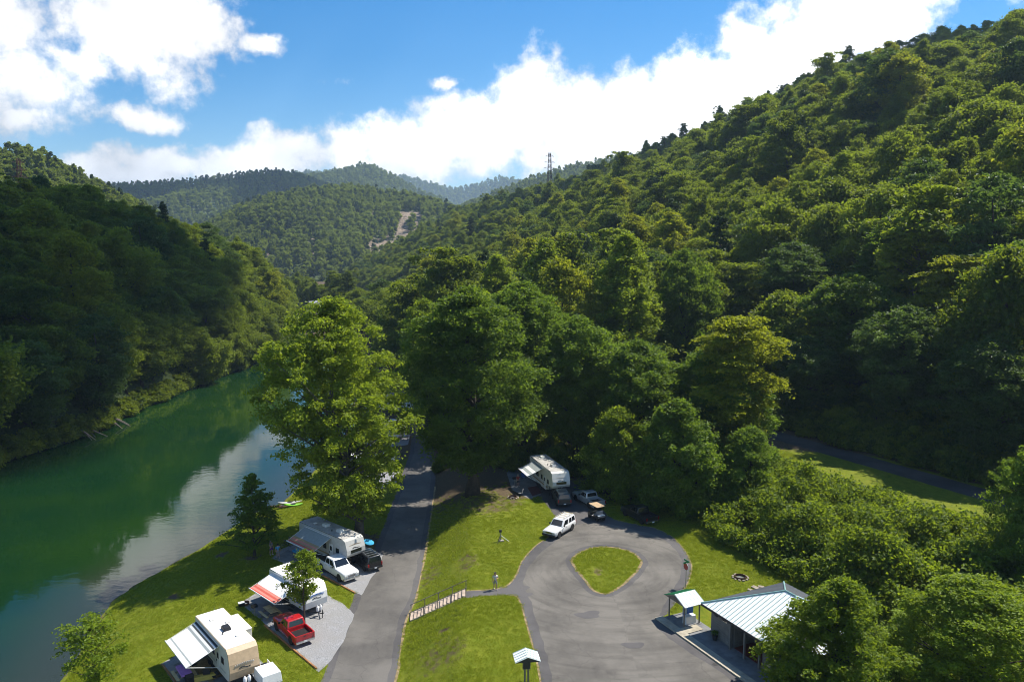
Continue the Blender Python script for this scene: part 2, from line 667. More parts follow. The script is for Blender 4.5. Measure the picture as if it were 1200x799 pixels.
m, nt, b = nodes_of('hill_floor')
rock = ramp_mix(nt, noise(nt, 0.22, 8.0, 0.65, stretch=(1, 1, 3)), (0.12, 0.085, 0.06), (0.36, 0.28, 0.20))
litter = ramp_mix(nt, noise(nt, 0.25, 6.0), (0.040, 0.065, 0.014), (0.080, 0.110, 0.022))
at = nt.nodes.new('ShaderNodeAttribute')
at.attribute_name = 'rock'
nt.links.new(ramp_mix(nt, at.outputs['Fac'], litter, rock), b.inputs['Base Color'])
b.inputs['Roughness'].default_value = 0.95
bump(nt, b, noise(nt, 0.3, 6.0), 0.8, 2.0)
M['hill'] = m


def asphalt(name, lo, hi, grit=0.6, centre=None):
    m, nt, b = nodes_of(name)
    a = noise(nt, 0.45, 7.0, 0.65, lo=0.32, hi=0.68)
    s = noise(nt, 0.8, 5.0, 0.6, lo=0.35, hi=0.65, stretch=(2.0, 0.22, 1))
    f = noise(nt, 40.0, 2.0, 0.7, lo=0.25, hi=0.75)
    c = ramp_mix(nt, a, lo, hi)
    c = ramp_mix(nt, s, c, tuple(0.5 * (x + y) * 1.08 for x, y in zip(lo, hi)))
    st = noise(nt, 0.16, 6.0, 0.6, lo=0.42, hi=0.60)
    c = ramp_mix(nt, st, c, tuple(y * 1.22 for y in hi))
    if centre is not None:
        # wheel tracks worn round the turning loop
        tcx = nt.nodes.new('ShaderNodeTexCoord')
        sv = nt.nodes.new('ShaderNodeVectorMath')
        sv.operation = 'SUBTRACT'
        nt.links.new(tcx.outputs['Object'], sv.inputs[0])
        sv.inputs[1].default_value = (centre[0], centre[1], 4.0)
        le = nt.nodes.new('ShaderNodeVectorMath')
        le.operation = 'LENGTH'
        nt.links.new(sv.outputs[0], le.inputs[0])
        sp = nt.nodes.new('ShaderNodeSeparateXYZ')
        nt.links.new(sv.outputs[0], sp.inputs[0])
        at2 = nt.nodes.new('ShaderNodeMath')
        at2.operation = 'ARCTAN2'
        nt.links.new(sp.outputs[0], at2.inputs[0])
        nt.links.new(sp.outputs[1], at2.inputs[1])
        cb = nt.nodes.new('ShaderNodeCombineXYZ')
        nt.links.new(le.outputs['Value'], cb.inputs[0])
        nt.links.new(at2.outputs[0], cb.inputs[1])
        nn = nt.nodes.new('ShaderNodeTexNoise')
        nn.inputs['Scale'].default_value = 1.1
        nn.inputs['Detail'].default_value = 5
        nt.links.new(cb.outputs[0], nn.inputs['Vector'])
        mr = nt.nodes.new('ShaderNodeMapRange')
        mr.inputs['From Min'].default_value = 0.46
        mr.inputs['From Max'].default_value = 0.80
        mr.inputs['To Max'].default_value = 0.6
        nt.links.new(nn.outputs['Fac'], mr.inputs['Value'])
        c = ramp_mix(nt, mr.outputs[0], c, tuple(y * 0.72 for y in lo))
    mu = nt.nodes.new('ShaderNodeMix')
    mu.data_type = 'RGBA'
    mu.blend_type = 'MULTIPLY'
    mu.inputs['Factor'].default_value = grit
    nt.links.new(c, mu.inputs['A'])
    nt.links.new(ramp_mix(nt, f, (0.6, 0.6, 0.6), (1.1, 1.1, 1.1)), mu.inputs['B'])
    # cracks
    t = nt.nodes.new('ShaderNodeTexCoord')
    wv = nt.nodes.new('ShaderNodeTexVoronoi')
    wv.feature = 'DISTANCE_TO_EDGE'
    wv.inputs['Scale'].default_value = 0.20
    dn = nt.nodes.new('ShaderNodeTexNoise')
    dn.inputs['Scale'].default_value = 0.9
    dn.inputs['Detail'].default_value = 5
    nt.links.new(t.outputs['Object'], dn.inputs['Vector'])
    vm = nt.nodes.new('ShaderNodeVectorMath')
    vm.operation = 'ADD'
    nt.links.new(t.outputs['Object'], vm.inputs[0])
    nt.links.new(dn.outputs['Color'], vm.inputs[1])
    nt.links.new(vm.outputs[0], wv.inputs['Vector'])
    cr = nt.nodes.new('ShaderNodeMapRange')
    cr.inputs['From Min'].default_value = 0.0
    cr.inputs['From Max'].default_value = 0.010
    cr.inputs['To Min'].default_value = 0.80
    cr.inputs['To Max'].default_value = 1.0
    nt.links.new(wv.outputs['Distance'], cr.inputs['Value'])
    mc = nt.nodes.new('ShaderNodeVectorMath')
    mc.operation = 'SCALE'
    nt.links.new(mu.outputs['Result'], mc.inputs[0])
    nt.links.new(cr.outputs[0], mc.inputs['Scale'])
    nt.links.new(mc.outputs[0], b.inputs['Base Color'])
    b.inputs['Roughness'].default_value = 0.88
    b.inputs['Specular IOR Level'].default_value = 0.3
    bump(nt, b, f, 0.35, 0.02)
    return m


M['asphalt'] = asphalt('asphalt', (0.080, 0.074, 0.066), (0.145, 0.133, 0.116), centre=gp(712, 668, 4.0))
M['asphalt_edge'] = asphalt('asphalt_edge', (0.058, 0.055, 0.056), (0.098, 0.092, 0.090))
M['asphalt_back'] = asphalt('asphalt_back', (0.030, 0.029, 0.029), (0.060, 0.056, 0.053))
M['asphalt_lower'] = asphalt('asphalt_road', (0.074, 0.069, 0.064), (0.132, 0.122, 0.109))  # slightly darker worn asphalt of the campground road
m, nt, b = nodes_of('gravel')
ga = noise(nt, 9.0, 3.0, 0.8, lo=0.3, hi=0.7)
gb = noise(nt, 0.8, 5.0, 0.6)
gc = ramp_mix(nt, ga, (0.14, 0.14, 0.145), (0.40, 0.40, 0.41))
nt.links.new(ramp_mix(nt, gb, gc, (0.26, 0.255, 0.25)), b.inputs['Base Color'])
b.inputs['Roughness'].default_value = 0.95
bump(nt, b, ga, 0.8, 0.04)
M['gravel'] = m
M['concrete'] = paint('concrete', (0.42, 0.37, 0.28), 0.9, var=0.22, scale=1.6, bumps=0.15)
M['concrete_grey'] = paint('concrete_grey', (0.20, 0.20, 0.20), 0.9, var=0.25, scale=1.1, bumps=0.15)
M['sand_edge'] = paint('sand_edge', (0.30, 0.22, 0.11), 0.95, var=0.4, scale=3.0, bumps=0.4)

m, nt, b = nodes_of('water')
deep = ramp_mix(nt, noise(nt, 0.035, 4.0, 0.5, lo=0.35, hi=0.65), (0.002, 0.021, 0.009), (0.011, 0.036, 0.005))
at = nt.nodes.new('ShaderNodeAttribute')
at.attribute_name = 'shallow'
nt.links.new(ramp_mix(nt, at.outputs['Fac'], deep, (0.030, 0.034, 0.024)), b.inputs['Base Color'])
b.inputs['Roughness'].default_value = 0.04
b.inputs['IOR'].default_value = 1.333
w1 = noise(nt, 0.55, 4.0, 0.55, lo=0.0, hi=1.0, stretch=(1, 1.6, 1))
w2 = noise(nt, 0.06, 3.0, 0.5, lo=0.35, hi=0.65)
wm = nt.nodes.new('ShaderNodeMath')
wm.operation = 'MULTIPLY'
nt.links.new(w1, wm.inputs[0])
nt.links.new(w2, wm.inputs[1])
bump(nt, b, wm.outputs[0], 0.11, 0.15)
M['water'] = m

M['white'] = paint('white_paint', (0.78, 0.78, 0.76), 0.35, coat=0.3, var=0.06)
M['rv_roof'] = paint('roof_membrane', (0.78, 0.76, 0.72), 0.65, var=0.10, scale=1.4)
M['rv_roof_grey'] = paint('roof_membrane_grey', (0.42, 0.40, 0.37), 0.7, var=0.2, scale=1.4)
M['rv_wall'] = paint('trailer_wall', (0.68, 0.66, 0.60), 0.4, coat=0.2, var=0.07)
M['rv_tan'] = paint('tan_cap', (0.50, 0.36, 0.22), 0.45, coat=0.2, var=0.10)
M['rv_grey'] = paint('trailer_grey', (0.50, 0.49, 0.46), 0.45, coat=0.2, var=0.10)
M['black'] = paint('black_plastic', (0.012, 0.012, 0.013), 0.5, var=0.2)
M['rubber'] = paint('rubber', (0.016, 0.016, 0.017), 0.85, var=0.2)
M['glass'] = paint('tinted_glass', (0.010, 0.013, 0.016), 0.05, var=0.1, spec=0.8)
M['chrome'] = paint('chrome', (0.60, 0.60, 0.62), 0.22, metal=1.0, var=0.1)
M['steel'] = paint('galvanised', (0.40, 0.41, 0.42), 0.45, metal=0.8, var=0.2)
M['dark_steel'] = paint('dark_steel', (0.05, 0.05, 0.052), 0.6, metal=0.3, var=0.2)
M['red'] = paint('red_paint', (0.42, 0.008, 0.014), 0.32, coat=0.8, var=0.08)
M['blackcar'] = paint('black_car_paint', (0.010, 0.011, 0.013), 0.3, coat=0.8, var=0.1)
M['greencar'] = paint('dark_green_car_paint', (0.010, 0.020, 0.022), 0.3, coat=0.8, var=0.1)
M['silver'] = paint('silver_paint', (0.52, 0.54, 0.55), 0.32, metal=0.5, coat=0.6, var=0.06)
M['whitecar'] = paint('white_car_paint', (0.74, 0.74, 0.73), 0.3, coat=0.7, var=0.05)
M['lamp_red'] = paint('tail_lens', (0.35, 0.01, 0.01), 0.2, coat=0.5)
M['lamp_clear'] = paint('lamp_lens', (0.55, 0.55, 0.52), 0.12, coat=0.6)
M['awning_white'] = paint('awning_white', (0.72, 0.72, 0.70), 0.8, var=0.05)
M['awning_grey'] = paint('awning_grey', (0.30, 0.33, 0.32), 0.8, var=0.08)
M['awning_dark'] = paint('awning_dark', (0.03, 0.04, 0.045), 0.8, var=0.08)
M['awning_red'] = paint('awning_red', (0.52, 0.09, 0.06), 0.8, var=0.08)
M['awning_pink'] = paint('awning_pink', (0.60, 0.22, 0.17), 0.8, var=0.08)
M['awning_tan'] = paint('awning_tan', (0.36, 0.26, 0.13), 0.8, var=0.08)
M['timber'] = paint('treated_timber', (0.36, 0.17, 0.06), 0.85, var=0.3, scale=2.0, bumps=0.2)
M['pine_board'] = paint('pine_board', (0.52, 0.42, 0.22), 0.8, var=0.2, scale=2.0)
M['grey_board'] = paint('weathered_board', (0.22, 0.19, 0.15), 0.9, var=0.3, scale=2.0)
M['stair'] = paint('stair_board', (0.46, 0.36, 0.28), 0.85, var=0.25, scale=2.0)
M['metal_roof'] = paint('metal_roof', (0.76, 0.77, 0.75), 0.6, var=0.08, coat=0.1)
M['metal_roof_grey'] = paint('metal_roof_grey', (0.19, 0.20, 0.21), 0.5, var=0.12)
M['green_roof'] = paint('green_roof', (0.010, 0.20, 0.075), 0.42, var=0.12)
M['teal'] = paint('teal_trim', (0.25, 0.42, 0.40), 0.5, var=0.12)
M['siding'] = paint('siding', (0.19, 0.18, 0.165), 0.85, var=0.18, scale=1.5)
M['red_floor'] = paint('red_tile_floor', (0.17, 0.028, 0.014), 0.6, var=0.25, scale=2.5)
M['purple'] = paint('purple_cloth', (0.42, 0.20, 0.58), 0.85, var=0.1)
M['blue_cloth'] = paint('blue_cloth', (0.03, 0.32, 0.52), 0.85, var=0.1)
M['red_cloth'] = paint('red_cloth', (0.35, 0.05, 0.05), 0.85, var=0.1)
M['yellow'] = paint('yellow_plastic', (0.62, 0.46, 0.10), 0.6, var=0.1)
M['orange'] = paint('orange_plastic', (0.75, 0.22, 0.02), 0.5, var=0.1)
M['lime'] = paint('lime_plastic', (0.25, 0.60, 0.05), 0.45, var=0.1)
M['mat_tan'] = paint('woven_mat', (0.28, 0.20, 0.09), 0.9, var=0.25, scale=6.0)
M['mat_red'] = paint('maroon_mat', (0.10, 0.025, 0.025), 0.9, var=0.2)
M['blue_plastic'] = paint('blue_plastic', (0.03, 0.13, 0.45), 0.5, var=0.1)
M['stone'] = paint('stone', (0.36, 0.30, 0.23), 0.95, var=0.3, scale=3.0, bumps=0.4)
M['skin'] = paint('skin', (0.46, 0.27, 0.19), 0.6, var=0.05)
M['hair_dark'] = paint('hair_dark', (0.025, 0.018, 0.012), 0.7)
M['hair_grey'] = paint('hair_grey', (0.35, 0.33, 0.31), 0.7)
M['cloth_white'] = paint('cloth_white', (0.62, 0.60, 0.57), 0.9, var=0.08)
M['cloth_grey'] = paint('cloth_grey', (0.25, 0.25, 0.26), 0.9, var=0.1)
M['cloth_blue'] = paint('cloth_blue', (0.06, 0.32, 0.55), 0.9, var=0.1)
M['cloth_purple'] = paint('cloth_purple', (0.16, 0.03, 0.24), 0.9, var=0.1)
M['cloth_orange'] = paint('cloth_orange', (0.70, 0.28, 0.10), 0.9, var=0.1)
M['cloth_dark'] = paint('cloth_dark', (0.03, 0.03, 0.035), 0.9, var=0.1)
M['rust'] = paint('rusty_steel', (0.10, 0.045, 0.025), 0.9, var=0.3)
M['dead_wood'] = paint('dead_wood', (0.20, 0.165, 0.12), 0.9, var=0.25)

# ------------------------------------------------------------------ the site: river, terraces, hills
LOW, UP, BACK = 1.5, 4.0, 7.5                   # heights of the two terraces and of the back road above the river


def px_line(pts, z):
    return [gp(x, y, z) for x, y in pts]


near_bank = [(-36, -200), (-38, 30)] + [tuple(gp(x, y, 0)[:2]) for x, y in [(70, 799), (105, 745), (130, 705), (160, 684), (230, 645), (300, 600), (330, 590), (360, 560)]] + [(-32, 187), (-42, 250), (-60, 300), (-80, 350), (-120, 430), (-200, 520), (-420, 620)]
far_bank = [(-98, -200), (-94, 60)] + [tuple(gp(x, y, 0)[:2]) for x, y in [(0, 545), (90, 515), (200, 465), (300, 425), (330, 405), (345, 395)]] + [(-102, 352), (-135, 400), (-215, 470), (-430, 560)]
nb_y, nb_x = np.array([p[1] for p in near_bank]), np.array([p[0] for p in near_bank])
fb_y, fb_x = np.array([p[1] for p in far_bank]), np.array([p[0] for p in far_bank])
road_R = [tuple(p[:2]) for p in px_line([(463, 799), (475, 730), (488, 700), (500, 640), (510, 570), (509, 530)], LOW)] + [(-20, 185), (-28, 250)]
road_L = [tuple(p[:2]) for p in px_line([(375, 799), (396, 745), (412, 705), (440, 640), (470, 560), (482, 515)], LOW)] + [(-26, 185), (-34, 250)]
road_R = [(road_R[0][0] - 1.0, 44.0)] + road_R
road_L = [(road_L[0][0] - 1.0, 44.0)] + road_L
rr_y, rr_x = np.array([p[1] for p in road_R]), np.array([p[0] for p in road_R])

BR = Vector((51.3, 106.4))                       # a point of the back road's centre line
BU = Vector((0.459, -0.888)).normalized()        # along it, towards the camera
BN = Vector((0.888, 0.459)).normalized()         # across it, uphill


def ground_z(x, y):
    x, y = np.asarray(x, float), np.asarray(y, float)
    xb = np.interp(y, nb_y, nb_x)
    xf = np.interp(y, fb_y, fb_x)
    xr = np.interp(y, rr_y, rr_x)
    z = LOW * smoothstep((x - xb + 0.4) / 8.5) ** 0.8 - 2.6 * smoothstep((xb + 0.4 - x) / 7.0)
    z = z + (UP - LOW) * np.clip((x - xr - 0.4) / 5.3, 0, 1)
    s = (x - BR.x) * BN.x + (y - BR.y) * BN.y
    z = z + (BACK - UP) * smoothstep((s + 34) / 24)
    far = smoothstep((y - 500) / 300)
    z = z * (1 - far) + 2.0 * far
    return np.where(x < xf, -1.5, z)


def axis(parts):
    out = []
    for a, b, st in parts:
        out += list(np.arange(a, b, st))
    return np.array(out + [parts[-1][1]])


gx = axis([(-9000, -1000, 1000), (-1000, -200, 100), (-200, -60, 8), (-60, 60, 0.6), (60, 200, 8), (200, 1000, 100), (1000, 9000, 1000)])
gy = axis([(-600, 20, 60), (20, 45, 5), (45, 140, 0.6), (140, 300, 4), (300, 1000, 50), (1000, 9000, 1000)])
X, Y = np.meshgrid(gx, gy)
Z = ground_z(X, Y)
s_back = (X - BR.x) * BN.x + (Y - BR.y) * BN.y
# bare earth: under the big trees of the upper terrace, at the back camp site and along the wood's foot
earth = 0.0 * X
for (cx, cy_, rx, ry, w) in [(*gp(575, 585, UP)[:2], 6, 8, 0.55), (*gp(605, 572, UP)[:2], 5, 6, 0.75), (*gp(640, 540, UP)[:2], 12, 14, 0.9), (*gp(560, 540, UP)[:2], 14, 20, 0.9),
                             (*gp(745, 570, UP)[:2], 11, 9, 0.7), (*gp(428, 640, LOW)[:2], 3.5, 6, 0.7), (*gp(297, 652, LOW)[:2], 1.3, 1.3, 0.8),
                             (*gp(261, 648, LOW)[:2], 0.9, 1.2, 0.9), (*gp(206, 698, LOW)[:2], 0.9, 1.0, 0.9), (*gp(520, 740, 3)[:2], 0.5, 0.6, 0.8),
                             (*gp(548, 655, UP)[:2], 1.8, 3.4, 0.52), (*gp(520, 770, 3)[:2], 3.2, 3.8, 0.45), (*gp(700, 668, UP)[:2], 0.8, 1.6, 0.6), (*gp(500, 660, 3)[:2], 2.2, 4.5, 0.47)]:
    d = np.hypot((X - cx) / rx, (Y - cy_) / ry)
    earth = np.maximum(earth, w * smoothstep(1.4 - d))
xb_all = np.interp(Y, nb_y, nb_x)
earth = np.maximum(earth, 0.8 * smoothstep((xb_all + 0.7 - X) / 1.0))
earth = np.maximum(earth, 0.95 * smoothstep((Y - 128 + 0.35 * np.abs(X + 12)) / 8) * ((X > -31) | (Y > 200)))
earth = np.maximum(earth, 0.9 * smoothstep((s_back - 2.2) / 2.0) * (Y < 240))
ny_, nx_ = X.shape
idx = np.arange(nx_ * ny_).reshape(ny_, nx_)
quads = np.stack([idx[:-1, :-1], idx[:-1, 1:], idx[1:, 1:], idx[1:, :-1]], -1).reshape(-1, 4)
near = (np.abs(X) < 62) & (Y > 40) & (Y < 145)
Zr = Z + np.where(near & (Z < LOW - 0.05), 0.04 * vnoise(X * 0.8, Y * 0.8, 4), 0)
gme = np_mesh('ground', np.stack([X, Y, Zr], -1).reshape(-1, 3), quads, {'earth': earth.ravel()}, [M['ground']], smooth=True)
ground = link('ground', gme)
ground['kind'] = 'structure'

# the river
wx = axis([(-460, -150, 30), (-150, -20, 2.0)])
wy = axis([(-200, 40, 20), (40, 320, 2.0), (320, 640, 20)])
WX, WY = np.meshgrid(wx, wy)
shallow = smoothstep(1 - (np.interp(WY, nb_y, nb_x) - WX) / 12.0) * 0.9
wi = np.arange(WX.size).reshape(WX.shape)
wq = np.stack([wi[:-1, :-1], wi[:-1, 1:], wi[1:, 1:], wi[1:, :-1]], -1).reshape(-1, 4)
wme = np_mesh('river', np.stack([WX, WY, WX * 0], -1).reshape(-1, 3), wq, {'shallow': shallow.ravel()}, [M['water']], smooth=True)
river = link('river', wme)
river['kind'] = 'structure'


def pol(az, d, el, tree):
    """A crest point seen at azimuth az and elevation el from the overlook, d metres away; the canopy on it is tree metres high."""
    return (math.sin(R(az)) * d, math.cos(R(az)) * d, CAM_H + d * math.tan(R(el)) - tree)


def resample(pts, n):
    P = np.array(pts, float)
    t = np.linspace(0, len(P) - 1, n)
    # Catmull-Rom through the points
    i = np.clip(t.astype(int), 0, len(P) - 2)
    f = (t - i)[:, None]
    p0, p1, p2, p3 = P[np.maximum(i - 1, 0)], P[i], P[i + 1], P[np.minimum(i + 2, len(P) - 1)]
    return 0.5 * (2 * p1 + (p2 - p0) * f + (2 * p0 - 5 * p1 + 4 * p2 - p3) * f ** 2 + (3 * p1 - p0 - 3 * p2 + p3) * f ** 3)


HILLS = []


def hill(name, toe, crest, profile, ns=90, nt_=36, rough=3.0, wave=40.0, seed=1, rock=None, back=0.35):
    """A slope from its foot to its crest and a little down the far side."""
    T, K = resample(toe, ns), resample(crest, ns)
    tt = np.linspace(0, 1 + back, nt_)
    S = np.linspace(0, 1, ns)
    tm = np.minimum(tt, 1.0)[None, :, None]
    ext = np.maximum(tt - 1.0, 0)[None, :, None]
    P = T[:, None, :] + (K - T)[:, None, :] * (tm + ext)
    pz = np.interp(np.minimum(tt, 1), *profile)
    hz = (K[:, 2] - T[:, 2])[:, None]
    P[:, :, 2] = T[:, 2][:, None] + hz * pz[None, :] - np.maximum(tt - 1, 0)[None, :] * np.abs(hz) * 1.1
    amp = rough * np.sin(np.pi * np.clip(tt, 0, 1)) ** 0.7
    gul = vnoise(P[:, :, 0] / wave, P[:, :, 1] / wave, seed) + 0.5 * vnoise(P[:, :, 0] / wave * 2.3, P[:, :, 1] / wave * 2.3, seed + 1)
    P[:, :, 2] += amp[None, :] * gul
    rk = np.zeros(P.shape[:2])
    if rock is not None:
        rk = rock(P)
    ii = np.arange(ns * nt_).reshape(ns, nt_)
    q = np.stack([ii[:-1, :-1], ii[:-1, 1:], ii[1:, 1:], ii[1:, :-1]], -1).reshape(-1, 4)
    me = np_mesh(name, P.reshape(-1, 3), q, {'rock': rk.ravel()}, [M['hill']], smooth=True)
    bm = bmesh.new()
    bm.from_mesh(me)
    bmesh.ops.recalc_face_normals(bm, faces=bm.faces)
    if sum(f.normal.z for f in bm.faces) < 0:
        bmesh.ops.reverse_faces(bm, faces=bm.faces)
    bm.to_mesh(me)
    bm.free()
    o = link(name, me)
    o['kind'] = 'structure'
    HILLS.append(dict(name=name, P=P, tt=tt, rock=rk, q=q))
    return HILLS[-1]


conv = ([0, 0.25, 0.5, 0.75, 1], [0, 0.33, 0.62, 0.84, 1])
bench = ([0, 0.12, 0.3, 0.48, 0.60, 0.70, 0.85, 1], [0, 0.14, 0.34, 0.56, 0.65, 0.70, 0.86, 1.0])
left_hill = hill('hill', [(-94, 60, -0.6)] + [(*p, -0.6) for p in far_bank[2:]],
                 [pol(a, d, e, 17) for a, d, e in [(-52, 270, 5.4), (-42, 285, 5.0), (-36, 295, 4.6), (-32.5, 305, 4.3), (-28.5, 335, 3.2), (-24.5, 375, 2.2), (-21.5, 400, 1.1), (-18.9, 418, -0.4), (-18.4, 440, -1.2), (-21, 520, -1.5)]],
                 ([0, 0.04, 0.25, 0.5, 0.75, 1], [0, 0.10, 0.40, 0.66, 0.86, 1]), ns=110, nt_=40, rough=3.0, wave=30, seed=3)
right_hill = hill('hill', [(101, 12, 7.0), (82.5, 51, 7.0), (63.5, 91, 7.0), (46, 124, 7.0), (21, 174, 6.5), (-4, 232, 5), (-32, 317, 3), (-76, 480, 2), (-150, 700, 2)],
                  [pol(a, d, e, 17) for a, d, e in [(45, 440, 13.3), (37, 455, 13.9), (31, 470, 14.0), (23, 505, 12.7), (18, 530, 10.9), (12, 570, 8.4), (6.2, 630, 6.2), (2.5, 690, 5.0), (-3.5, 760, 3.4), (-10, 790, -0.4)]],
                  bench, ns=130, nt_=60, rough=4.5, wave=55, seed=8)


def cliff(P):
    """Rock faces where the spur falls to the water and on the far mountain's nose."""
    out = np.zeros(P.shape[:2])
    for i in range(P.shape[0]):
        for j in range(P.shape[1]):
            if P[i, j, 1] < 100:
                continue
            px, py, _ = project(P[i, j])
            n1 = float(vnoise(px * 0.12, py * 0.03, 21)) + 0.9 * float(vnoise(px * 0.30, py * 0.10, 22))
            out[i, j] = 1.0 if (425 < px < 505 and 248 < py < 298 and n1 + 0.9 * (1 - abs(px - 468) / 42) > 0.30) or (n1 > 1.0 and 280 < px < 500) else 0.0
    return out


back_left = hill('hill', [pol(a, 560, -3.6, 0) for a in (-46, -40, -34, -28, -22, -18)],
                 [pol(a, d, e, 14) for a, d, e in [(-46, 800, 6.2), (-38, 800, 6.2), (-33.5, 800, 6.1), (-31.3, 810, 6.2), (-29.6, 830, 5.3), (-28.0, 850, 4.2), (-26.3, 870, 3.2), (-23, 900, 1.0)]],
                 conv, ns=60, nt_=24, rough=5, wave=80, seed=5)
mid = hill('mountain', [pol(a, 820, -2.6, 0) for a in (-27, -22, -16, -10, -4, 3)],
           [pol(a, d, e, 13) for a, d, e in [(-27, 1150, -1.5), (-23.5, 1150, 0.6), (-21, 1150, 2.0), (-18.2, 1150, 3.4), (-15, 1150, 4.2), (-11.1, 1150, 4.45), (-8, 1140, 4.1), (-5.5, 1120, 3.5), (-3.5, 1100, 2.4), (-1, 1080, 0.4), (3, 1060, -1)]],
           ([0, 0.2, 0.5, 0.8, 1], [0, 0.26, 0.58, 0.86, 1]), ns=150, nt_=60, rough=9, wave=90, seed=6, rock=cliff)
dark_ridge = hill('mountain', [pol(a, 1450, -1.4, 0) for a in (-34, -28, -20, -12, -4)],
                  [pol(a, d, e, 13) for a, d, e in [(-34, 2000, 2.6), (-30, 2000, 3.4), (-26.5, 2000, 4.1), (-23.6, 2000, 4.5), (-20, 2000, 4.95), (-17.3, 2000, 5.35), (-15.6, 2000, 5.25), (-13.5, 2000, 4.6), (-9, 2000, 3.4), (-4, 2000, 1.5)]],
                  conv, ns=110, nt_=30, rough=16, wave=160, seed=7)
ridge3 = hill('mountain', [pol(a, 2050, -1.0, 0) for a in (-22, -15, -8, 0)],
              [pol(a, d, e, 12) for a, d, e in [(-22, 2600, 4.3), (-18, 2600, 4.8), (-15, 2600, 5.05), (-12.6, 2600, 5.4), (-10.6, 2600, 5.85), (-9.2, 2600, 5.4), (-7.5, 2600, 4.5), (-5.5, 2600, 3.6), (-3, 2600, 2.6), (0, 2600, 1.5)]],
              conv, ns=110, nt_=30, rough=24, wave=240, seed=9)
ridge4 = hill('mountain', [pol(a, 3500, -0.7, 0) for a in (-16, -8, 0, 8, 16)],
              [pol(a, d, e, 12) for a, d, e in [(-16, 4500, 4.9), (-11, 4500, 5.1), (-7.6, 4500, 4.85), (-6.0, 4500, 4.45), (-4.2, 4500, 4.05), (-2.4, 4500, 4.5), (-0.6, 4500, 4.95), (1.2, 4500, 4.6), (5, 4500, 5.0), (16, 4500, 5.5)]],
              conv, ns=140, nt_=30, rough=45, wave=420, seed=10)
ridge5 = hill('mountain', [pol(a, 1250, -1.6, 0) for a in (-7, -2, 4, 10, 18)],
              [pol(a, d, e, 13) for a, d, e in [(-7, 1700, 1.5), (-3.5, 1700, 3.2), (-1.2, 1700, 4.1), (1.0, 1700, 4.9), (2.8, 1700, 5.5), (5.6, 1700, 6.25), (9, 1700, 6.6), (18, 1700, 6.3)]],
              conv, ns=80, nt_=28, rough=12, wave=140, seed=11)

# height of whatever ground is uppermost, for standing things on it
_bv, _bf = [], []
for h in (left_hill, right_hill, back_left):
    base = len(_bv)
    _bv += [tuple(p) for p in h['P'].reshape(-1, 3)]
    _bf += [tuple(int(base + i) for i in f) for f in h['q']]
HILL_BVH = BVHTree.FromPolygons(_bv, _bf)


def floor_z(x, y):
    z = float(ground_z(x, y))
    hit = HILL_BVH.ray_cast(Vector((x, y, 900)), Vector((0, 0, -1)))
    if hit[0] is not None:
        z = max(z, hit[0].z)
    return z


# ------------------------------------------------------------------ roads and pads
PAVED = []                                       # outlines where no grass grows


def loop_px(pts, z, n=6):
    return catmull([gp(x, y, z)[:2] for x, y in pts], n, closed=True)


lower_loop = catmull(road_L, 6) + list(reversed(catmull(road_R, 6)))
lower_loop = roughen(lower_loop, 0.10, 0.6, 2)
PAVED.append(lower_loop)
sheet('campground_road', [lower_loop], LOW + 0.004, M['asphalt_edge'])
sheet('campground_road_wear', [roughen(inset_loop(lower_loop, 0.75), 0.14, 0.6, 5)], LOW + 0.009, M['asphalt_lower'])

upper_px = [(650, 860), (636, 815), (629, 775), (619, 738), (608, 702), (598, 697.5), (572, 697.5), (547, 700), (547, 692), (572, 690.5), (592, 687), (604, 675), (612, 657), (627, 640),
            (644, 628), (652, 617), (649, 603), (640, 591), (630, 580), (612, 566), (606, 548), (617, 538), (650, 545), (668, 562), (690, 578), (709, 600), (722, 609), (745, 614), (768, 619),
            (788, 629), (802, 644), (810, 660), (809, 675), (802, 690), (792, 706), (783, 718), (781, 731), (862, 786), (905, 826), (960, 890)]
upper_loop = roughen([p for p in catmull([gp(x, y, UP)[:2] for x, y in upper_px], 5, closed=True)], 0.07, 0.5, 7)
island_px = [(671, 655), (684, 645), (702, 641), (722, 642), (740, 647), (751, 657), (748, 666), (735, 680), (720, 691), (709, 695), (697, 692), (686, 680), (675, 666)]
island = roughen(loop_px(island_px, UP), 0.06, 0.5, 9)
sheet('parking_loop', [upper_loop, island], UP + 0.004, M['asphalt_edge'])
worn_px = [(668, 860), (650, 815), (643, 775), (632, 738), (622, 705), (615, 692), (614, 678), (622, 661), (636, 645), (654, 632), (664, 620), (688, 612), (715, 614), (742, 620), (765, 626),
           (783, 636), (794, 648), (799, 661), (797, 675), (788, 692), (778, 708), (772, 722), (774, 740), (848, 790), (890, 830), (935, 890)]
worn = roughen(loop_px(worn_px, UP, 5), 0.16, 0.5, 11)
sheet('parking_loop_wear', [worn, roughen(inset_loop(island, -0.75), 0.10, 0.5, 13)], UP + 0.009, M['asphalt'])
# dry, sandy rim where the turf meets the asphalt
rim = roughen(inset_loop(island, -0.16), 0.05, 0.4, 15)
sheet('island_rim', [rim, roughen(inset_loop(island, 0.10), 0.07, 0.4, 16)], UP + 0.013, M['sand_edge'])


def edge_strip(name, pts, z, w, seed):
    a = catmull(pts, 6)
    n = len(a)
    left, right = [], []
    for i, p in enumerate(a):
        t = (a[min(i + 1, n - 1)] - a[max(i - 1, 0)]).normalized()
        q = Vector((-t.y, t.x))
        k = w * (0.6 + 0.5 * abs(float(vnoise(i * 0.7, 1.3, seed))))
        left.append(p + q * k)
        right.append(p - q * k)
    return sheet(name, [left + list(reversed(right))], z, M['sand_edge'])


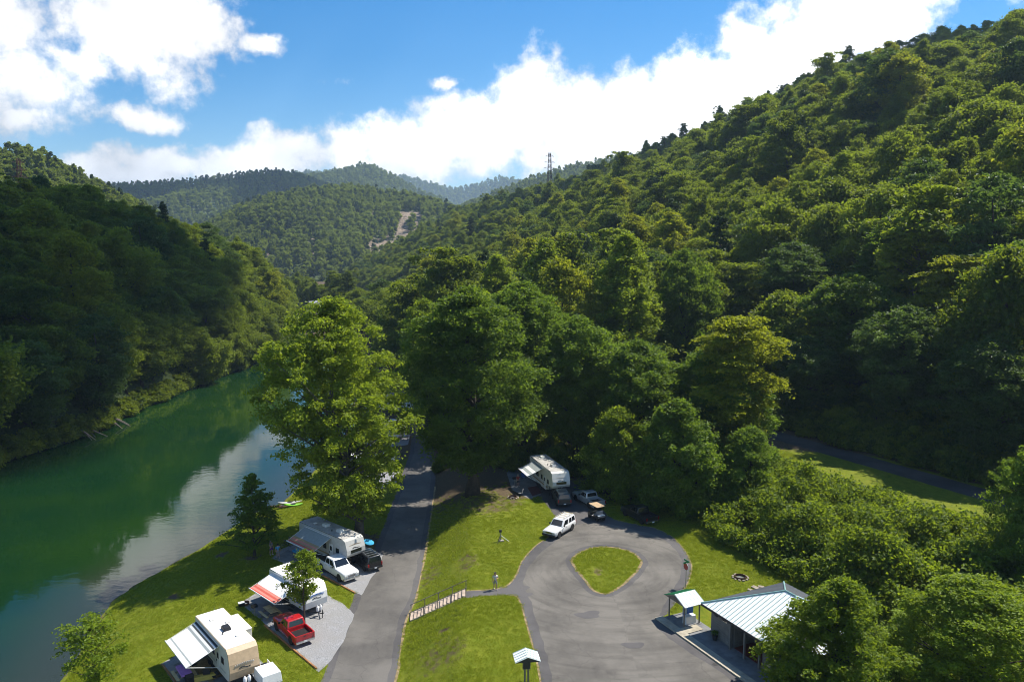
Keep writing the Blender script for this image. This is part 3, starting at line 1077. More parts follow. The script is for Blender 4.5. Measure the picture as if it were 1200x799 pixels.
edge_strip('sandy_verge', [p for p in road_R[:6]], LOW + 0.013, 0.17, 3)
edge_strip('sandy_verge', [gp(x, y, UP)[:2] for x, y in upper_px[1:6]], UP + 0.014, 0.10, 4)
edge_strip('sandy_verge', [gp(x, y, UP)[:2] for x, y in upper_px[8:15]], UP + 0.014, 0.11, 5)
edge_strip('sandy_verge', [gp(x, y, UP)[:2] for x, y in upper_px[26:35]], UP + 0.014, 0.09, 6)

for k, (px_, py_, r_) in enumerate(((603, 690, 1.1), (612, 696, 0.7), (846, 773, 0.30), (838, 778, 0.22), (852, 776, 0.2), (690, 720, 0.9), (742, 756, 0.7))):
    c_ = gp(px_, py_, UP)
    ring = [(c_.x + r_ * (1.3 + 0.3 * math.sin(3 * a + k)) * math.cos(a), c_.y + r_ * (0.9 + 0.25 * math.cos(2 * a + k)) * math.sin(a)) for a in [2 * math.pi * j / 18 for j in range(18)]]
    sheet('asphalt_stain', [roughen(ring, 0.12 * r_ + 0.03, 0.3, 60 + k)], UP + 0.0135 + 0.0012 * k, M['asphalt_edge'] if r_ > 0.5 else M['asphalt_back'])

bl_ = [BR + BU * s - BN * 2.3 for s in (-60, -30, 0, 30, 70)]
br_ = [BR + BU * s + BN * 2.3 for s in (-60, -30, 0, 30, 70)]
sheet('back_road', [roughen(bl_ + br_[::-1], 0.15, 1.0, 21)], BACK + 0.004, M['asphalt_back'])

pad2_px = [(281, 706), (300, 695), (330, 683), (352, 688), (384, 697), (402, 707), (416, 720), (409, 735), (402, 752), (389, 772), (374, 787), (358, 774), (325, 744), (300, 722)]
pad3_px = [(318, 654), (330, 643), (352, 634), (400, 640), (428, 640), (449, 650), (446, 662), (434, 679), (424, 697), (405, 689), (380, 675), (355, 664), (335, 660)]
pad1_px = [(188, 778), (215, 763), (250, 757), (300, 768), (322, 789), (340, 830), (300, 880), (240, 850)]
pad4_px = [(405, 560), (430, 556), (468, 551), (466, 566), (455, 571), (420, 576), (398, 575)]
pad5_px = [(430, 515), (462, 510), (481, 509), (478, 521), (455, 524), (425, 526)]
pad6_px = [(445, 462), (478, 458), (497, 458), (494, 468), (470, 472), (440, 474)]
for k, pp in enumerate((pad1_px, pad2_px, pad3_px, pad4_px, pad5_px, pad6_px)):
    PAVED.append([gp(x, y, LOW)[:2] for x, y in pp])
    sheet('gravel_pad', [roughen([Vector(gp(x, y, LOW)[:2]) for x, y in pp], 0.10, 0.5, 30 + k)], LOW + (0.014 if k else 0.0145) + 0.001 * k, M['gravel'])
slab2 = [gp(x, y, LOW)[:2] for x, y in [(284, 706), (308, 693), (352, 711), (370, 722), (338, 723), (305, 724)]]
sheet('patio_slab', [slab2], LOW + 0.026, M['concrete_grey'])
slab1 = [gp(x, y, LOW)[:2] for x, y in [(203, 779), (235, 764), (290, 783), (310, 800), (262, 822)]]
sheet('patio_slab', [slab1], LOW + 0.027, M['concrete_grey'])
slab3 = [gp(x, y, LOW)[:2] for x, y in [(322, 654), (337, 644), (380, 660), (398, 668), (375, 672)]]
sheet('patio_slab', [slab3], LOW + 0.028, M['concrete_grey'])
slab4 = [gp(x, y, UP)[:2] for x, y in [(592, 548), (612, 545), (626, 562), (634, 579), (622, 585), (600, 574)]]
PAVED.append(slab4)
sheet('patio_slab', [slab4], UP + 0.016, M['concrete_grey'])

# ------------------------------------------------------------------ trees
def leaf_cloud(rng, cen, rad, per, leaf, flat=0.75, spread=1.0, inner=0.45, droop=0.0, narrow=0.62):
    """Leaf-sized faces spread through uneven clumps. cen (n,3), rad (n,), per = leaves per clump."""
    n = len(cen)
    per = np.maximum((per * (rad / rad.mean()) ** 2 * rng.uniform(0.7, 1.3, n)), 4).astype(int)
    ci = np.repeat(np.arange(n), per)
    m = len(ci)
    d = rng.normal(size=(m, 3))
    d /= np.linalg.norm(d, axis=1)[:, None]
    low = d[:, 2] < 0
    d[low & (rng.random(m) < 0.6), 2] *= -1
    rr = (inner + (1 - inner) * rng.random(m) ** 0.5) * spread
    stray = rng.random(m) < 0.22
    rr = np.where(stray, rr * rng.uniform(1.0, 1.75, m), rr)
    # each clump is a bough of its own: stretched one way, thin another, with ragged lobes
    yaw = rng.random(n) * 6.283
    sx, sy = rng.uniform(0.85, 1.5, n), rng.uniform(0.55, 1.0, n)
    k1, k2 = rng.uniform(0, 6.28, n), rng.uniform(0, 6.28, n)
    az = np.arctan2(d[:, 1], d[:, 0])
    rr = rr * (1 + 0.28 * np.sin(3 * az + k1[ci]) * np.cos(2.2 * d[:, 2] + k2[ci]))
    off = d * (rad[ci] * rr)[:, None]
    ox, oy = off[:, 0] * sx[ci], off[:, 1] * sy[ci]
    cs, sn = np.cos(yaw[ci]), np.sin(yaw[ci])
    off[:, 0], off[:, 1] = ox * cs - oy * sn, ox * sn + oy * cs
    off[:, 2] *= flat * rng.uniform(0.7, 1.2, n)[ci]
    pos = cen[ci] + off
    if droop:
        pos[:, 2] -= droop * (off[:, 0] ** 2 + off[:, 1] ** 2) / np.maximum(rad[ci], 0.1)
    nrm = d * 0.45 + rng.normal(size=(m, 3)) * 0.75 + np.array([0, 0, 0.50])
    nrm /= np.linalg.norm(nrm, axis=1)[:, None]
    a = np.cross(nrm, rng.normal(size=(m, 3)))
    a /= np.linalg.norm(a, axis=1)[:, None]
    b = np.cross(nrm, a)
    L = leaf * (0.6 + 0.8 * rng.random(m))[:, None]
    W = L * narrow
    fold = nrm * L * 0.16
    v = np.stack([pos - a * L * 0.55, pos + b * W * 0.5 + fold, pos + a * L * 0.55, pos - b * W * 0.5 + fold], 1).reshape(-1, 3)
    q = np.arange(m * 4).reshape(-1, 4)
    tint = np.repeat(np.clip(0.5 + 0.24 * rng.normal(size=n)[ci] * 0.8 + 0.2 * rng.normal(size=m), 0, 1), 4)
    return v, q, tint


SHAPES = {
    'oval': lambda h: np.sin(np.pi * np.clip(h * 0.92 + 0.06, 0, 1)) ** 0.65,
    'round': lambda h: np.sqrt(np.clip(1 - (2 * h - 1) ** 2, 0.02, 1)),
    'peak': lambda h: (np.clip(1 - h ** 1.25, 0, 1) ** 0.55) * np.clip(h * 5 + 0.45, 0, 1),
    'cone': lambda h: np.clip(1 - h, 0, 1) ** 0.9 * np.clip(h * 6 + 0.5, 0, 1),
    'vase': lambda h: np.sin(np.pi * np.clip(h * 0.80 + 0.12, 0, 1)) ** 0.6 * (0.55 + 0.5 * h),
    'dome': lambda h: np.sqrt(np.clip(1 - h ** 2.2, 0.02, 1)),
}


def crown_arrays(seed, H, Rr, base, shape, n, per, leaf, flat=0.72, rfrac=(0.17, 0.30), lobes=0.22, droop=0.0, inner=0.45, outer=0.55, narrow=0.62, spire=0.0, lean=(0.0, 0.0)):
    rng = np.random.default_rng(seed)
    h = rng.random(n) ** 0.92
    ang = rng.random(n) * 2 * np.pi
    ph = rng.random(4) * 6.28
    lob = 1 + lobes * (np.sin(2 * ang + ph[0] + 3 * h) * 0.6 + np.sin(3 * ang + ph[1] - 5 * h) * 0.5)
    r = SHAPES[shape](h)
    rad = Rr * (rfrac[0] + (rfrac[1] - rfrac[0]) * rng.random(n)) * (0.62 + 0.45 * r)
    rho = np.maximum(Rr * r * lob - rad * 0.75, 0) * (outer + (1 - outer) * rng.random(n)) ** 1.0
    core = rng.random(n) < 0.16
    rho[core] *= 0.4
    z = base + (H - base - rad * flat * 0.5) * h
    cen = np.stack([rho * np.cos(ang), rho * np.sin(ang), z], 1)
    # a leaning, uneven crown
    cen[:, 0] += 0.06 * Rr * np.sin(ph[2] + z * 0.3)
    cen[:, 1] += 0.06 * Rr * np.cos(ph[3] + z * 0.3)
    cen[:, 0] += lean[0] * np.clip((z - base) / (H - base) * 2.2, 0, 1)
    cen[:, 1] += lean[1] * np.clip((z - base) / (H - base) * 2.2, 0, 1)
    if spire:
        k = int(n * 0.04) + 2
        cen[:k, :2] *= 0.1
        cen[:k, 2] = H - rng.random(k) * spire
        rad[:k] *= 0.5
    v, q, tint = leaf_cloud(rng, cen, rad, per, leaf, flat, droop=droop, inner=inner, narrow=narrow)
    return v, q, tint, cen, rad


def trunk_builder(seed, H, r0, cen, rad, base, limbs=14, lean=(0.0, 0.0)):
    rng = random.Random(seed)
    b = MB()
    top = min(H * 0.86, max(c[2] for c in cen))
    n = 9
    wob = [Vector((rng.uniform(-1, 1), rng.uniform(-1, 1), 0)) * r0 * 0.9 for _ in range(n)]
    axis_pts = []
    for i in range(n):
        t = i / (n - 1)
        zz = -0.4 + (top + 0.4) * t
        k = max(0.0, min(1.0, (zz - base) / (H - base) * 2.2)) if zz > base else 0.0
        axis_pts.append(Vector((lean[0] * k, lean[1] * k, zz)) + wob[i] * min(1, t * 2.2))
    rads = [r0 * (1.45 if i == 0 else 1.0) * (1 - 0.86 * (i / (n - 1))) + 0.02 for i in range(n)]
    b.tube(axis_pts, rads, 9)

    def at_height(z):
        t = max(0, min(1, (z + 0.4) / (top + 0.4))) * (n - 1)
        i = min(int(t), n - 2)
        return axis_pts[i].lerp(axis_pts[i + 1], t - i), rads[i] + (rads[i + 1] - rads[i]) * (t - i)
    order = list(range(len(cen)))
    rng.shuffle(order)
    for k in order[:limbs]:
        c = Vector(cen[k])
        reach = math.hypot(c.x, c.y)
        z0 = max(base * 0.75, c.z - reach * rng.uniform(0.55, 1.0))
        p, rr = at_height(z0)
        mid = p.lerp(c, 0.5) + Vector((rng.uniform(-1, 1), rng.uniform(-1, 1), rng.uniform(0.1, 0.9))) * reach * 0.07
        b.tube([p, mid, c], [max(0.03, rr * 0.48), max(0.025, rr * 0.30), 0.02], 6, cap=False)
    return b


def make_proto(kind):
    """Crown and trunk meshes of one kind of tree, about its real size."""
    k = dict(KINDS[kind])
    leafm, barkm, limbs, r0 = k.pop('leaf_m'), k.pop('bark_m'), k.pop('limbs'), k.pop('r0')
    v, q, tint, cen, rad = crown_arrays(**k)
    me = np_mesh('crown', v, q, {'tint': tint}, [M[leafm]])
    tb = trunk_builder(k['seed'], k['H'], r0, cen, rad, k['base'], limbs, k.get('lean', (0.0, 0.0)))
    return dict(crown=me, tb=tb, bark=M[barkm], H=k['H'], R=k['Rr'], leaf=M[leafm], v=v, q=q, tint=tint)


KINDS = {
    # hero trees
    'sycamore': dict(seed=11, H=31.5, Rr=10.2, base=4.0, shape='oval', n=480, per=160, leaf=0.36, flat=0.7, rfrac=(0.075, 0.15), lobes=0.16, outer=0.42, inner=0.3, lean=(-2.6, 0.5), leaf_m='leaf_sycamore', bark_m='bark_pale', limbs=70, r0=0.55),
    'oak': dict(seed=12, H=29, Rr=9.0, base=4.0, shape='oval', n=420, per=190, leaf=0.36, flat=0.7, rfrac=(0.10, 0.19), lobes=0.20, outer=0.5, leaf_m='leaf_mid', bark_m='bark', limbs=40, r0=0.75),
    'poplar': dict(seed=13, H=28, Rr=7.0, base=6.0, shape='peak', n=280, per=180, leaf=0.36, flat=0.85, rfrac=(0.12, 0.21), lobes=0.18, outer=0.5, leaf_m='leaf_bright', bark_m='bark', limbs=26, r0=0.5),
    'maple': dict(seed=14, H=22, Rr=7.0, base=3.0, shape='round', n=280, per=180, leaf=0.36, flat=0.75, rfrac=(0.11, 0.20), lobes=0.22, leaf_m='leaf_mid', bark_m='bark', limbs=26, r0=0.45),
    'locust': dict(seed=15, H=20, Rr=6.5, base=4.0, shape='vase', n=190, per=190, leaf=0.33, flat=0.24, rfrac=(0.16, 0.30), lobes=0.32, outer=0.4, droop=0.16, leaf_m='leaf_yellow', bark_m='bark', limbs=40, r0=0.32),
    'vine_tree': dict(seed=16, H=14, Rr=6.0, base=0.2, shape='dome', n=290, per=170, leaf=0.33, flat=0.8, rfrac=(0.11, 0.22), lobes=0.30, outer=0.7, leaf_m='leaf_mid', bark_m='bark', limbs=14, r0=0.35),
    'conical': dict(seed=17, H=10.3, Rr=3.6, base=1.5, shape='peak', n=210, per=44, leaf=0.26, flat=0.42, rfrac=(0.11, 0.19), lobes=0.30, outer=0.45, spire=0.6, leaf_m='leaf_mid', bark_m='bark', limbs=50, r0=0.14),
    'sapling': dict(seed=18, H=7.2, Rr=2.2, base=2.2, shape='oval', n=100, per=40, leaf=0.22, flat=0.8, rfrac=(0.13, 0.24), lobes=0.3, outer=0.35, inner=0.3, leaf_m='leaf_bright', bark_m='bark', limbs=34, r0=0.08),
    'thin_sapling': dict(seed=19, H=7.5, Rr=3.3, base=1.6, shape='vase', n=80, per=40, leaf=0.24, flat=0.5, rfrac=(0.14, 0.26), lobes=0.35, outer=0.35, inner=0.2, droop=0.08, leaf_m='leaf_bright', bark_m='bark', limbs=40, r0=0.09),
    'front_maple': dict(seed=20, H=12.5, Rr=6.2, base=1.5, shape='peak', n=430, per=125, leaf=0.23, flat=0.8, rfrac=(0.07, 0.14), lobes=0.30, outer=0.38, spire=1.6, leaf_m='leaf_mid', bark_m='bark', limbs=60, r0=0.25),
    'tulip': dict(seed=21, H=15, Rr=6.5, base=1.5, shape='dome', n=360, per=170, leaf=0.25, flat=0.7, rfrac=(0.085, 0.15), lobes=0.22, outer=0.7, leaf_m='leaf_bright', bark_m='bark', limbs=40, r0=0.3),
    # hillside trees
    'hill_oak': dict(seed=31, H=14, Rr=6.8, base=1.5, shape='round', n=130, per=188, leaf=0.41, flat=0.72, rfrac=(0.15, 0.27), lobes=0.24, leaf_m='leaf_hill', bark_m='bark', limbs=12, r0=0.32),
    'hill_hickory': dict(seed=32, H=16, Rr=6.2, base=2.0, shape='oval', n=130, per=188, leaf=0.39, flat=0.8, rfrac=(0.15, 0.27), lobes=0.22, leaf_m='leaf_hill', bark_m='bark', limbs=12, r0=0.3),
    'hill_poplar': dict(seed=33, H=17, Rr=6.2, base=2.5, shape='peak', n=120, per=188, leaf=0.39, flat=0.85, rfrac=(0.16, 0.28), lobes=0.2, leaf_m='leaf_hill', bark_m='bark', limbs=12, r0=0.3),
    'hill_maple': dict(seed=34, H=13, Rr=6.6, base=1.5, shape='dome', n=130, per=174, leaf=0.39, flat=0.7, rfrac=(0.14, 0.25), lobes=0.28, leaf_m='leaf_hill', bark_m='bark', limbs=12, r0=0.28),
    'hill_locust': dict(seed=35, H=15, Rr=6.2, base=2.5, shape='vase', n=100, per=188, leaf=0.36, flat=0.30, rfrac=(0.18, 0.30), lobes=0.3, outer=0.4, droop=0.1, leaf_m='leaf_hill', bark_m='bark', limbs=20, r0=0.24),
    'hill_pine': dict(seed=36, H=20, Rr=4.2, base=4.5, shape='peak', n=85, per=80, leaf=0.55, flat=0.36, rfrac=(0.2, 0.34), lobes=0.3, outer=0.5, leaf_m='needle', bark_m='bark', limbs=20, r0=0.26, spire=1.5),
    'hill_tulip': dict(seed=51, H=18, Rr=5.6, base=3.0, shape='oval', n=130, per=188, leaf=0.38, flat=0.8, rfrac=(0.13, 0.24), lobes=0.25, leaf_m='leaf_yellow', bark_m='bark', limbs=14, r0=0.3),
    'hill_beech': dict(seed=52, H=17, Rr=6.0, base=2.0, shape='round', n=110, per=203, leaf=0.39, flat=0.6, rfrac=(0.16, 0.30), lobes=0.3, leaf_m='leaf_dark', bark_m='bark', limbs=14, r0=0.3),
    'hill_ash': dict(seed=53, H=19, Rr=5.6, base=3.5, shape='vase', n=120, per=145, leaf=0.38, flat=0.7, rfrac=(0.11, 0.24), lobes=0.4, outer=0.35, leaf_m='leaf_hill', bark_m='bark_pale', limbs=36, r0=0.3),
    # the woods on the mountains
    'far_oak': dict(seed=41, H=14, Rr=6.2, base=1.0, shape='round', n=34, per=44, leaf=1.25, flat=0.75, rfrac=(0.22, 0.36), lobes=0.25, leaf_m='leaf_far', bark_m='bark', limbs=0, r0=0.3),
    'far_poplar': dict(seed=42, H=17, Rr=5.2, base=2.0, shape='oval', n=30, per=44, leaf=1.2, flat=0.85, rfrac=(0.24, 0.38), lobes=0.2, leaf_m='leaf_far', bark_m='bark', limbs=0, r0=0.3),
    'far_pine': dict(seed=43, H=17, Rr=4.0, base=2.0, shape='peak', n=26, per=26, leaf=1.4, flat=0.6, rfrac=(0.28, 0.40), lobes=0.2, leaf_m='needle', bark_m='bark', limbs=0, r0=0.3, spire=1.5),
    'shrub': dict(seed=44, H=3.6, Rr=2.4, base=0.2, shape='dome', n=44, per=50, leaf=0.44, flat=0.75, rfrac=(0.18, 0.34), lobes=0.3, leaf_m='leaf_hill', bark_m='bark', limbs=8, r0=0.08),
}
PROTO = {k: make_proto(k) for k in KINDS}
for k, p in PROTO.items():
    b = p['tb']
    me = bpy.data.meshes.new('trunk')
    me.from_pydata(b.v, [], b.f)
    me.polygons.foreach_set('use_smooth', [True] * len(me.polygons))
    me.materials.append(p['bark'])
    p['trunk'] = me


def place_tree(kind, name, label, group, x, y, height, radius, turn, z=None, crown_mat=None):
    p = PROTO[kind]
    e = empty(name, (x, y, floor_z(x, y) - 0.1 if z is None else z), turn)
    sx, sz = radius / p['R'], height / p['H']
    for part in ('trunk', 'crown'):
        o = bpy.data.objects.new(part, p[part])
        o.scale = (sx, sx, sz)
        C.objects.link(o)
        o.parent = e
        if part == 'crown' and crown_mat:
            o.material_slots[0].link = 'OBJECT'
            o.material_slots[0].material = M[crown_mat]
    tag(e, label, 'tree', group)
    return e


HEROES = []                                      # (x, y, radius): no wood is planted inside


def tree_by_sight(kind, name, label, px, top, d, width, turn=0.0, group=None, crown_mat=None):
    """A tree d metres out whose crown tops out at (px, top) and is width pixels across."""
    u, f, w = sight(px, top)
    t = d / math.hypot(u, f)
    x, y, ztop = u * t, f * t, CAM_H + w * t
    zb = floor_z(x, y) - 0.1
    radius = width / 2 / 900.0 * math.hypot(d, CAM_H * 0.7) * 1.03
    HEROES.append((x, y, radius))
    radius = min(radius, 0.47 * (ztop - zb))
    return place_tree(kind, name, label, group, x, y, max(4, ztop - zb), radius, turn, zb, crown_mat)


def tree_at(kind, name, label, bx, by, bz, height, radius, turn=0.0, group=None, crown_mat=None):
    p = gp(bx, by, bz)
    HEROES.append((p.x, p.y, radius))
    return place_tree(kind, name, label, group, p.x, p.y, height, radius, turn, floor_z(p.x, p.y) - 0.1, crown_mat)


s = gp(428, 638, LOW)
HEROES.append((s.x, s.y, 9))
place_tree('sycamore', 'sycamore_tree', 'tall spreading yellow green sycamore between the river and the campground road', None, s.x - 0.9, s.y + 0.6, 30.5, 10.3, 0.0, LOW - 0.1)
tree_at('oak', 'oak_tree', 'big dark green oak on the bank beside the campground road', 554, 581, 3.6, 28.5, 9.8, 0.3)
tree_at('conical', 'conical_tree', 'small dark conical tree on the riverside lawn', 298, 651, LOW, 10.0, 3.8, 0.4)
tree_at('sapling', 'sapling', 'slender sapling on the gravel pad in front of the red pickup', 357, 731, LOW, 7.6, 2.4, 0.2)
tree_at('thin_sapling', 'sapling', 'thin light green sapling on the lawn at the water edge', 112, 815, LOW, 7.2, 3.7, 0.9)
place_tree('front_maple', 'maple_tree', 'leafy green maple standing in front of the metal roofed bathhouse', None, 23.2, 52.0, 10.6, 6.2, 0.5, UP - 0.1, 'leaf_bright')
HEROES.append((23.4, 52.6, 6))
place_tree('tulip', 'tulip_tree', 'dense tree with bright leaf tufts at the lower right corner', None, 34.0, 54.0, 9.8, 6.6, 0.5, UP - 0.1)
HEROES.append((36.5, 59.5, 6))
place_tree('front_maple', 'broadleaf_tree', 'tall broadleaf tree at the right edge between the thicket and the back road', None, 50.0, 69.5, 14.0, 6.0, 2.5, None)
HEROES.append((50.0, 69.5, 6))

VAL = 'large trees on the valley floor behind the oak'
tree_by_sight('poplar', 'poplar_tree', 'tall bright poplar with a pointed top behind the parked camper', 735, 276, 150, 118, 0.4, crown_mat='leaf_sycamore')
tree_by_sight('poplar', 'poplar_tree', 'bright yellow green poplar crown rising behind the big oak', 642, 282, 170, 105, 1.9, crown_mat='leaf_sycamore')
tree_by_sight('maple', 'maple_tree', 'rounded bright maple standing alone at the foot of the wooded hill', 806, 294, 158, 78, 0.2, crown_mat='leaf_mid')
tree_by_sight('oak', 'oak_tree', 'dense grey green oak directly above the parked camper', 612, 332, 122, 135, 1.2)
tree_by_sight('maple', 'maple_tree', 'dark dense maple between the oak and the vine covered trees', 678, 372, 118, 115, 2.2)
tree_by_sight('oak', 'oak_tree', 'pale topped oak just behind the roadside oak', 552, 338, 140, 125, 2.6, crown_mat='leaf_bright')
tree_by_sight('maple', 'maple_tree', 'light green maple leaning over the campground road', 500, 352, 155, 80, 0.8, crown_mat='leaf_bright')
tree_by_sight('poplar', 'poplar_tree', 'light green poplar on the left of the tall poplars', 582, 300, 180, 90, 0.1, crown_mat='leaf_sycamore')
tree_by_sight('locust', 'sumac_tree', 'feathery yellow tipped tree with arching boughs above the thicket', 868, 372, 108, 125, 0.5)
tree_by_sight('maple', 'maple_tree', 'dense tree under the feathery yellow tipped one', 845, 405, 112, 120, 1.0)
tree_by_sight('maple', 'maple_tree', 'middling tree left of the feathery yellow tipped one', 752, 400, 112, 115, 0.7, crown_mat='leaf_mid')
tree_by_sight('vine_tree', 'vine_covered_tree', 'vine covered tree overhanging the dark pickup', 800, 470, 99, 130, 0.3)
tree_by_sight('vine_tree', 'vine_covered_tree', 'vine covered tree at the wood edge above the silver pickup', 728, 478, 103, 85, 1.3, crown_mat='leaf_bright')
tree_by_sight('vine_tree', 'vine_covered_tree', 'rounded vine covered tree at the upper end of the thicket', 880, 500, 100, 95, 2.3)
RB = 'trees along the foot of the wooded hill'
tree_by_sight('maple', 'maple_tree', 'big grey green tree across the back road from the feathery tree', 935, 285, 165, 125, 0.3, crown_mat='leaf_dark')
tree_by_sight('poplar', 'poplar_tree', 'pointed tree at the hill foot, highest of its neighbours', 1055, 248, 162, 120, 0.8, crown_mat='leaf_mid')
tree_by_sight('maple', 'maple_tree', 'dark shaded tree above the back road', 1000, 322, 142, 110, 1.5)
tree_by_sight('locust', 'locust_tree', 'airy yellow green locust at the hill foot near the right edge', 1128, 300, 138, 110, 0.4)
tree_by_sight('maple', 'maple_tree', 'leafy tree at the right edge beside the airy locust', 1195, 285, 136, 100, 2.0)
tree_by_sight('maple', 'maple_tree', 'dark tree low on the slope beneath the pointed tree', 1062, 360, 130, 105, 2.9, crown_mat='leaf_dark')
tree_by_sight('maple', 'maple_tree', 'shaded tree at the bend of the back road', 950, 395, 136, 90, 0.6, crown_mat='leaf_dark')
tree_by_sight('maple', 'maple_tree', 'shaded tree at the right edge above the back road', 1165, 400, 118, 100, 1.1, crown_mat='leaf_dark')


# ---- the woods: scattered by distance, the nearest few hundred as single trees, the rest as one forest
def scatter(points_fn, spacing, n_try, seed):
    rng = np.random.default_rng(seed)
    P = points_fn(rng, n_try)
    grid, keep = {}, []
    for i in range(len(P)):
        x, y = P[i, 0], P[i, 1]
        sp = spacing
        cx, cy2 = int(x // sp), int(y // sp)
        ok = True
        for a in (-1, 0, 1):
            for b in (-1, 0, 1):
                for j in grid.get((cx + a, cy2 + b), ()):
                    if (P[j, 0] - x) ** 2 + (P[j, 1] - y) ** 2 < sp * sp:
                        ok = False
                        break
                if not ok:
                    break
            if not ok:
                break
        if ok:
            grid.setdefault((cx, cy2), []).append(i)
            keep.append(i)
    return P[keep]


def on_hill(h, t0=0.0, t1=1.08):
    Pg, tt = h['P'], h['tt']
    ns, ntt = Pg.shape[:2]
    a = np.linalg.norm(np.diff(Pg[:, :, :2], axis=0), axis=2)[:, :-1] * np.linalg.norm(np.diff(Pg[:, :, :2], axis=1), axis=2)[:-1]
    ok = (tt[:-1] >= t0 - 1e-6) & (tt[:-1] <= t1)
    w = (a * ok[None, :]).ravel()
    w /= w.sum()

    def fn(rng, n):
        c = rng.choice(len(w), n, p=w)
        i, j = c // (ntt - 1), c % (ntt - 1)
        u, v = rng.random(n)[:, None], rng.random(n)[:, None]
        p = (Pg[i, j] * (1 - u) + Pg[i + 1, j] * u) * (1 - v) + (Pg[i, j + 1] * (1 - u) + Pg[i + 1, j + 1] * u) * v
        return p[h['rock'][i, j] < 0.5]
    return fn


def valley(rng, n):
    x = rng.uniform(-260, 60, n)
    y = rng.uniform(128, 800, n)
    s = (x - BR.x) * BN.x + (y - BR.y) * BN.y
    ok = (x > np.interp(y, nb_y, nb_x) + 4) & (s < 4) & ~((x > -33) & (x < -15) & (y < 190)) & (y > 135 + 0.4 * np.abs(x + 5)) & ~((x < -26) & (y < 215))
    z = ground_z(x, y)
    return np.stack([x, y, z], 1)[ok]


woods = []                                       # x, y, z, kind, scale_xy, scale_z, where
KN = ['hill_tulip', 'hill_beech', 'hill_ash', 'hill_oak', 'hill_hickory', 'hill_poplar', 'hill_maple', 'hill_locust', 'hill_pine', 'far_oak', 'far_poplar', 'far_pine', 'shrub']


def plant(P, weights, where, smin, smax, seed, edge=None):
    rng = np.random.default_rng(seed)
    names = list(weights)
    w = np.array([weights[k] for k in names], float)
    w /= w.sum()
    ks = rng.choice(len(names), len(P), p=w)
    # stands of one size: neighbours grow to similar heights
    stand = 0.5 + 0.5 * vnoise(P[:, 0] / 60.0, P[:, 1] / 60.0, seed)
    for i, p in enumerate(P):
        if any((p[0] - hx) ** 2 + (p[1] - hy) ** 2 < (0.75 * hr + 1.5) ** 2 for hx, hy, hr in HEROES):
            continue
        s = smin + (smax - smin) * (0.5 * stand[i] + 0.5 * rng.random())
        if where in ('left', 'right', 'valley'):
            s *= 1.20 - 0.46 * min(1.0, max(0.0, (math.hypot(p[0], p[1]) - 160) / 320))
            if rng.random() < 0.10:
                s *= 1.28
        woods.append((p[0], p[1], p[2] - 0.3, names[ks[i]], s * rng.uniform(0.9, 1.15), s * rng.uniform(0.85, 1.12), where))


mixed = {'hill_tulip': 1.6, 'hill_beech': 2.0, 'hill_ash': 2.2, 'hill_oak': 4, 'hill_hickory': 4, 'hill_poplar': 2.5, 'hill_maple': 4, 'hill_locust': 1.5, 'hill_pine': 0.3}
plant(scatter(on_hill(left_hill, 0.0), 6.0, 9000, 51), {'hill_beech': 2, 'hill_ash': 2, 'hill_tulip': 0.6, 'hill_oak': 4, 'hill_hickory': 3, 'hill_poplar': 1.5, 'hill_maple': 4, 'hill_locust': 2.5, 'hill_pine': 0.3}, 'left', 0.85, 1.25, 61)
plant(scatter(on_hill(right_hill, 0.012), 6.6, 40000, 52), mixed, 'right', 0.8, 1.3, 62)
plant(scatter(valley, 6.4, 30000, 53), mixed, 'valley', 0.95, 1.35, 63)
plant(scatter(on_hill(back_left), 8.0, 9000, 54), {'far_oak': 5, 'far_poplar': 4, 'far_pine': 3}, 'far', 0.8, 1.15, 64)
plant(scatter(on_hill(mid), 7.2, 40000, 55), {'far_oak': 5, 'far_poplar': 4, 'far_pine': 2}, 'far', 0.7, 1.1, 65)
plant(scatter(on_hill(dark_ridge, 0.25), 11, 30000, 56), {'far_oak': 5, 'far_poplar': 3, 'far_pine': 2}, 'far', 0.9, 1.3, 66)
plant(scatter(on_hill(ridge3, 0.35), 15, 30000, 57), {'far_oak': 5, 'far_poplar': 3}, 'far', 1.2, 1.7, 67)
plant(scatter(on_hill(ridge4, 0.4), 28, 30000, 58), {'far_oak': 5, 'far_poplar': 3}, 'far', 2.0, 3.0, 68)
plant(scatter(on_hill(ridge5, 0.2), 10.5, 20000, 59), {'far_oak': 5, 'far_poplar': 4}, 'far', 0.85, 1.25, 69)

# which trees show largest: near, in the frame
size = []
for i, (x, y, z, k, sx, sz, where) in enumerate(woods):
    px, py, f = project((x, y, z + 12))
    vis = -25 < px < 1225 and py > -40 and f > 0 and where in ('left', 'right', 'valley')
    size.append(1.0 / f * sx if vis else 0.0)
single = set(sorted(range(len(woods)), key=lambda i: -size[i])[:272])
WOOD_PLACE = {'left': 'on the steep far bank of the river', 'right': 'on the wooded hillside above the back road', 'valley': 'on the valley floor behind the big oak'}
WOOD_LOOK = {'hill_tulip': ('tulip_tree', 'yellow green tree'), 'hill_beech': ('beech_tree', 'dark green bluish tree'), 'hill_ash': ('ash_tree', 'loose ragged crowned tree'), 'hill_oak': ('oak_tree', 'broad rounded tree'), 'hill_hickory': ('hickory_tree', 'tall oval tree'), 'hill_poplar': ('poplar_tree', 'tall tapering tree'),
             'hill_maple': ('maple_tree', 'low domed tree'), 'hill_locust': ('locust_tree', 'airy layered tree'), 'hill_pine': ('pine_tree', 'dark narrow pine')}
rt = random.Random(5)
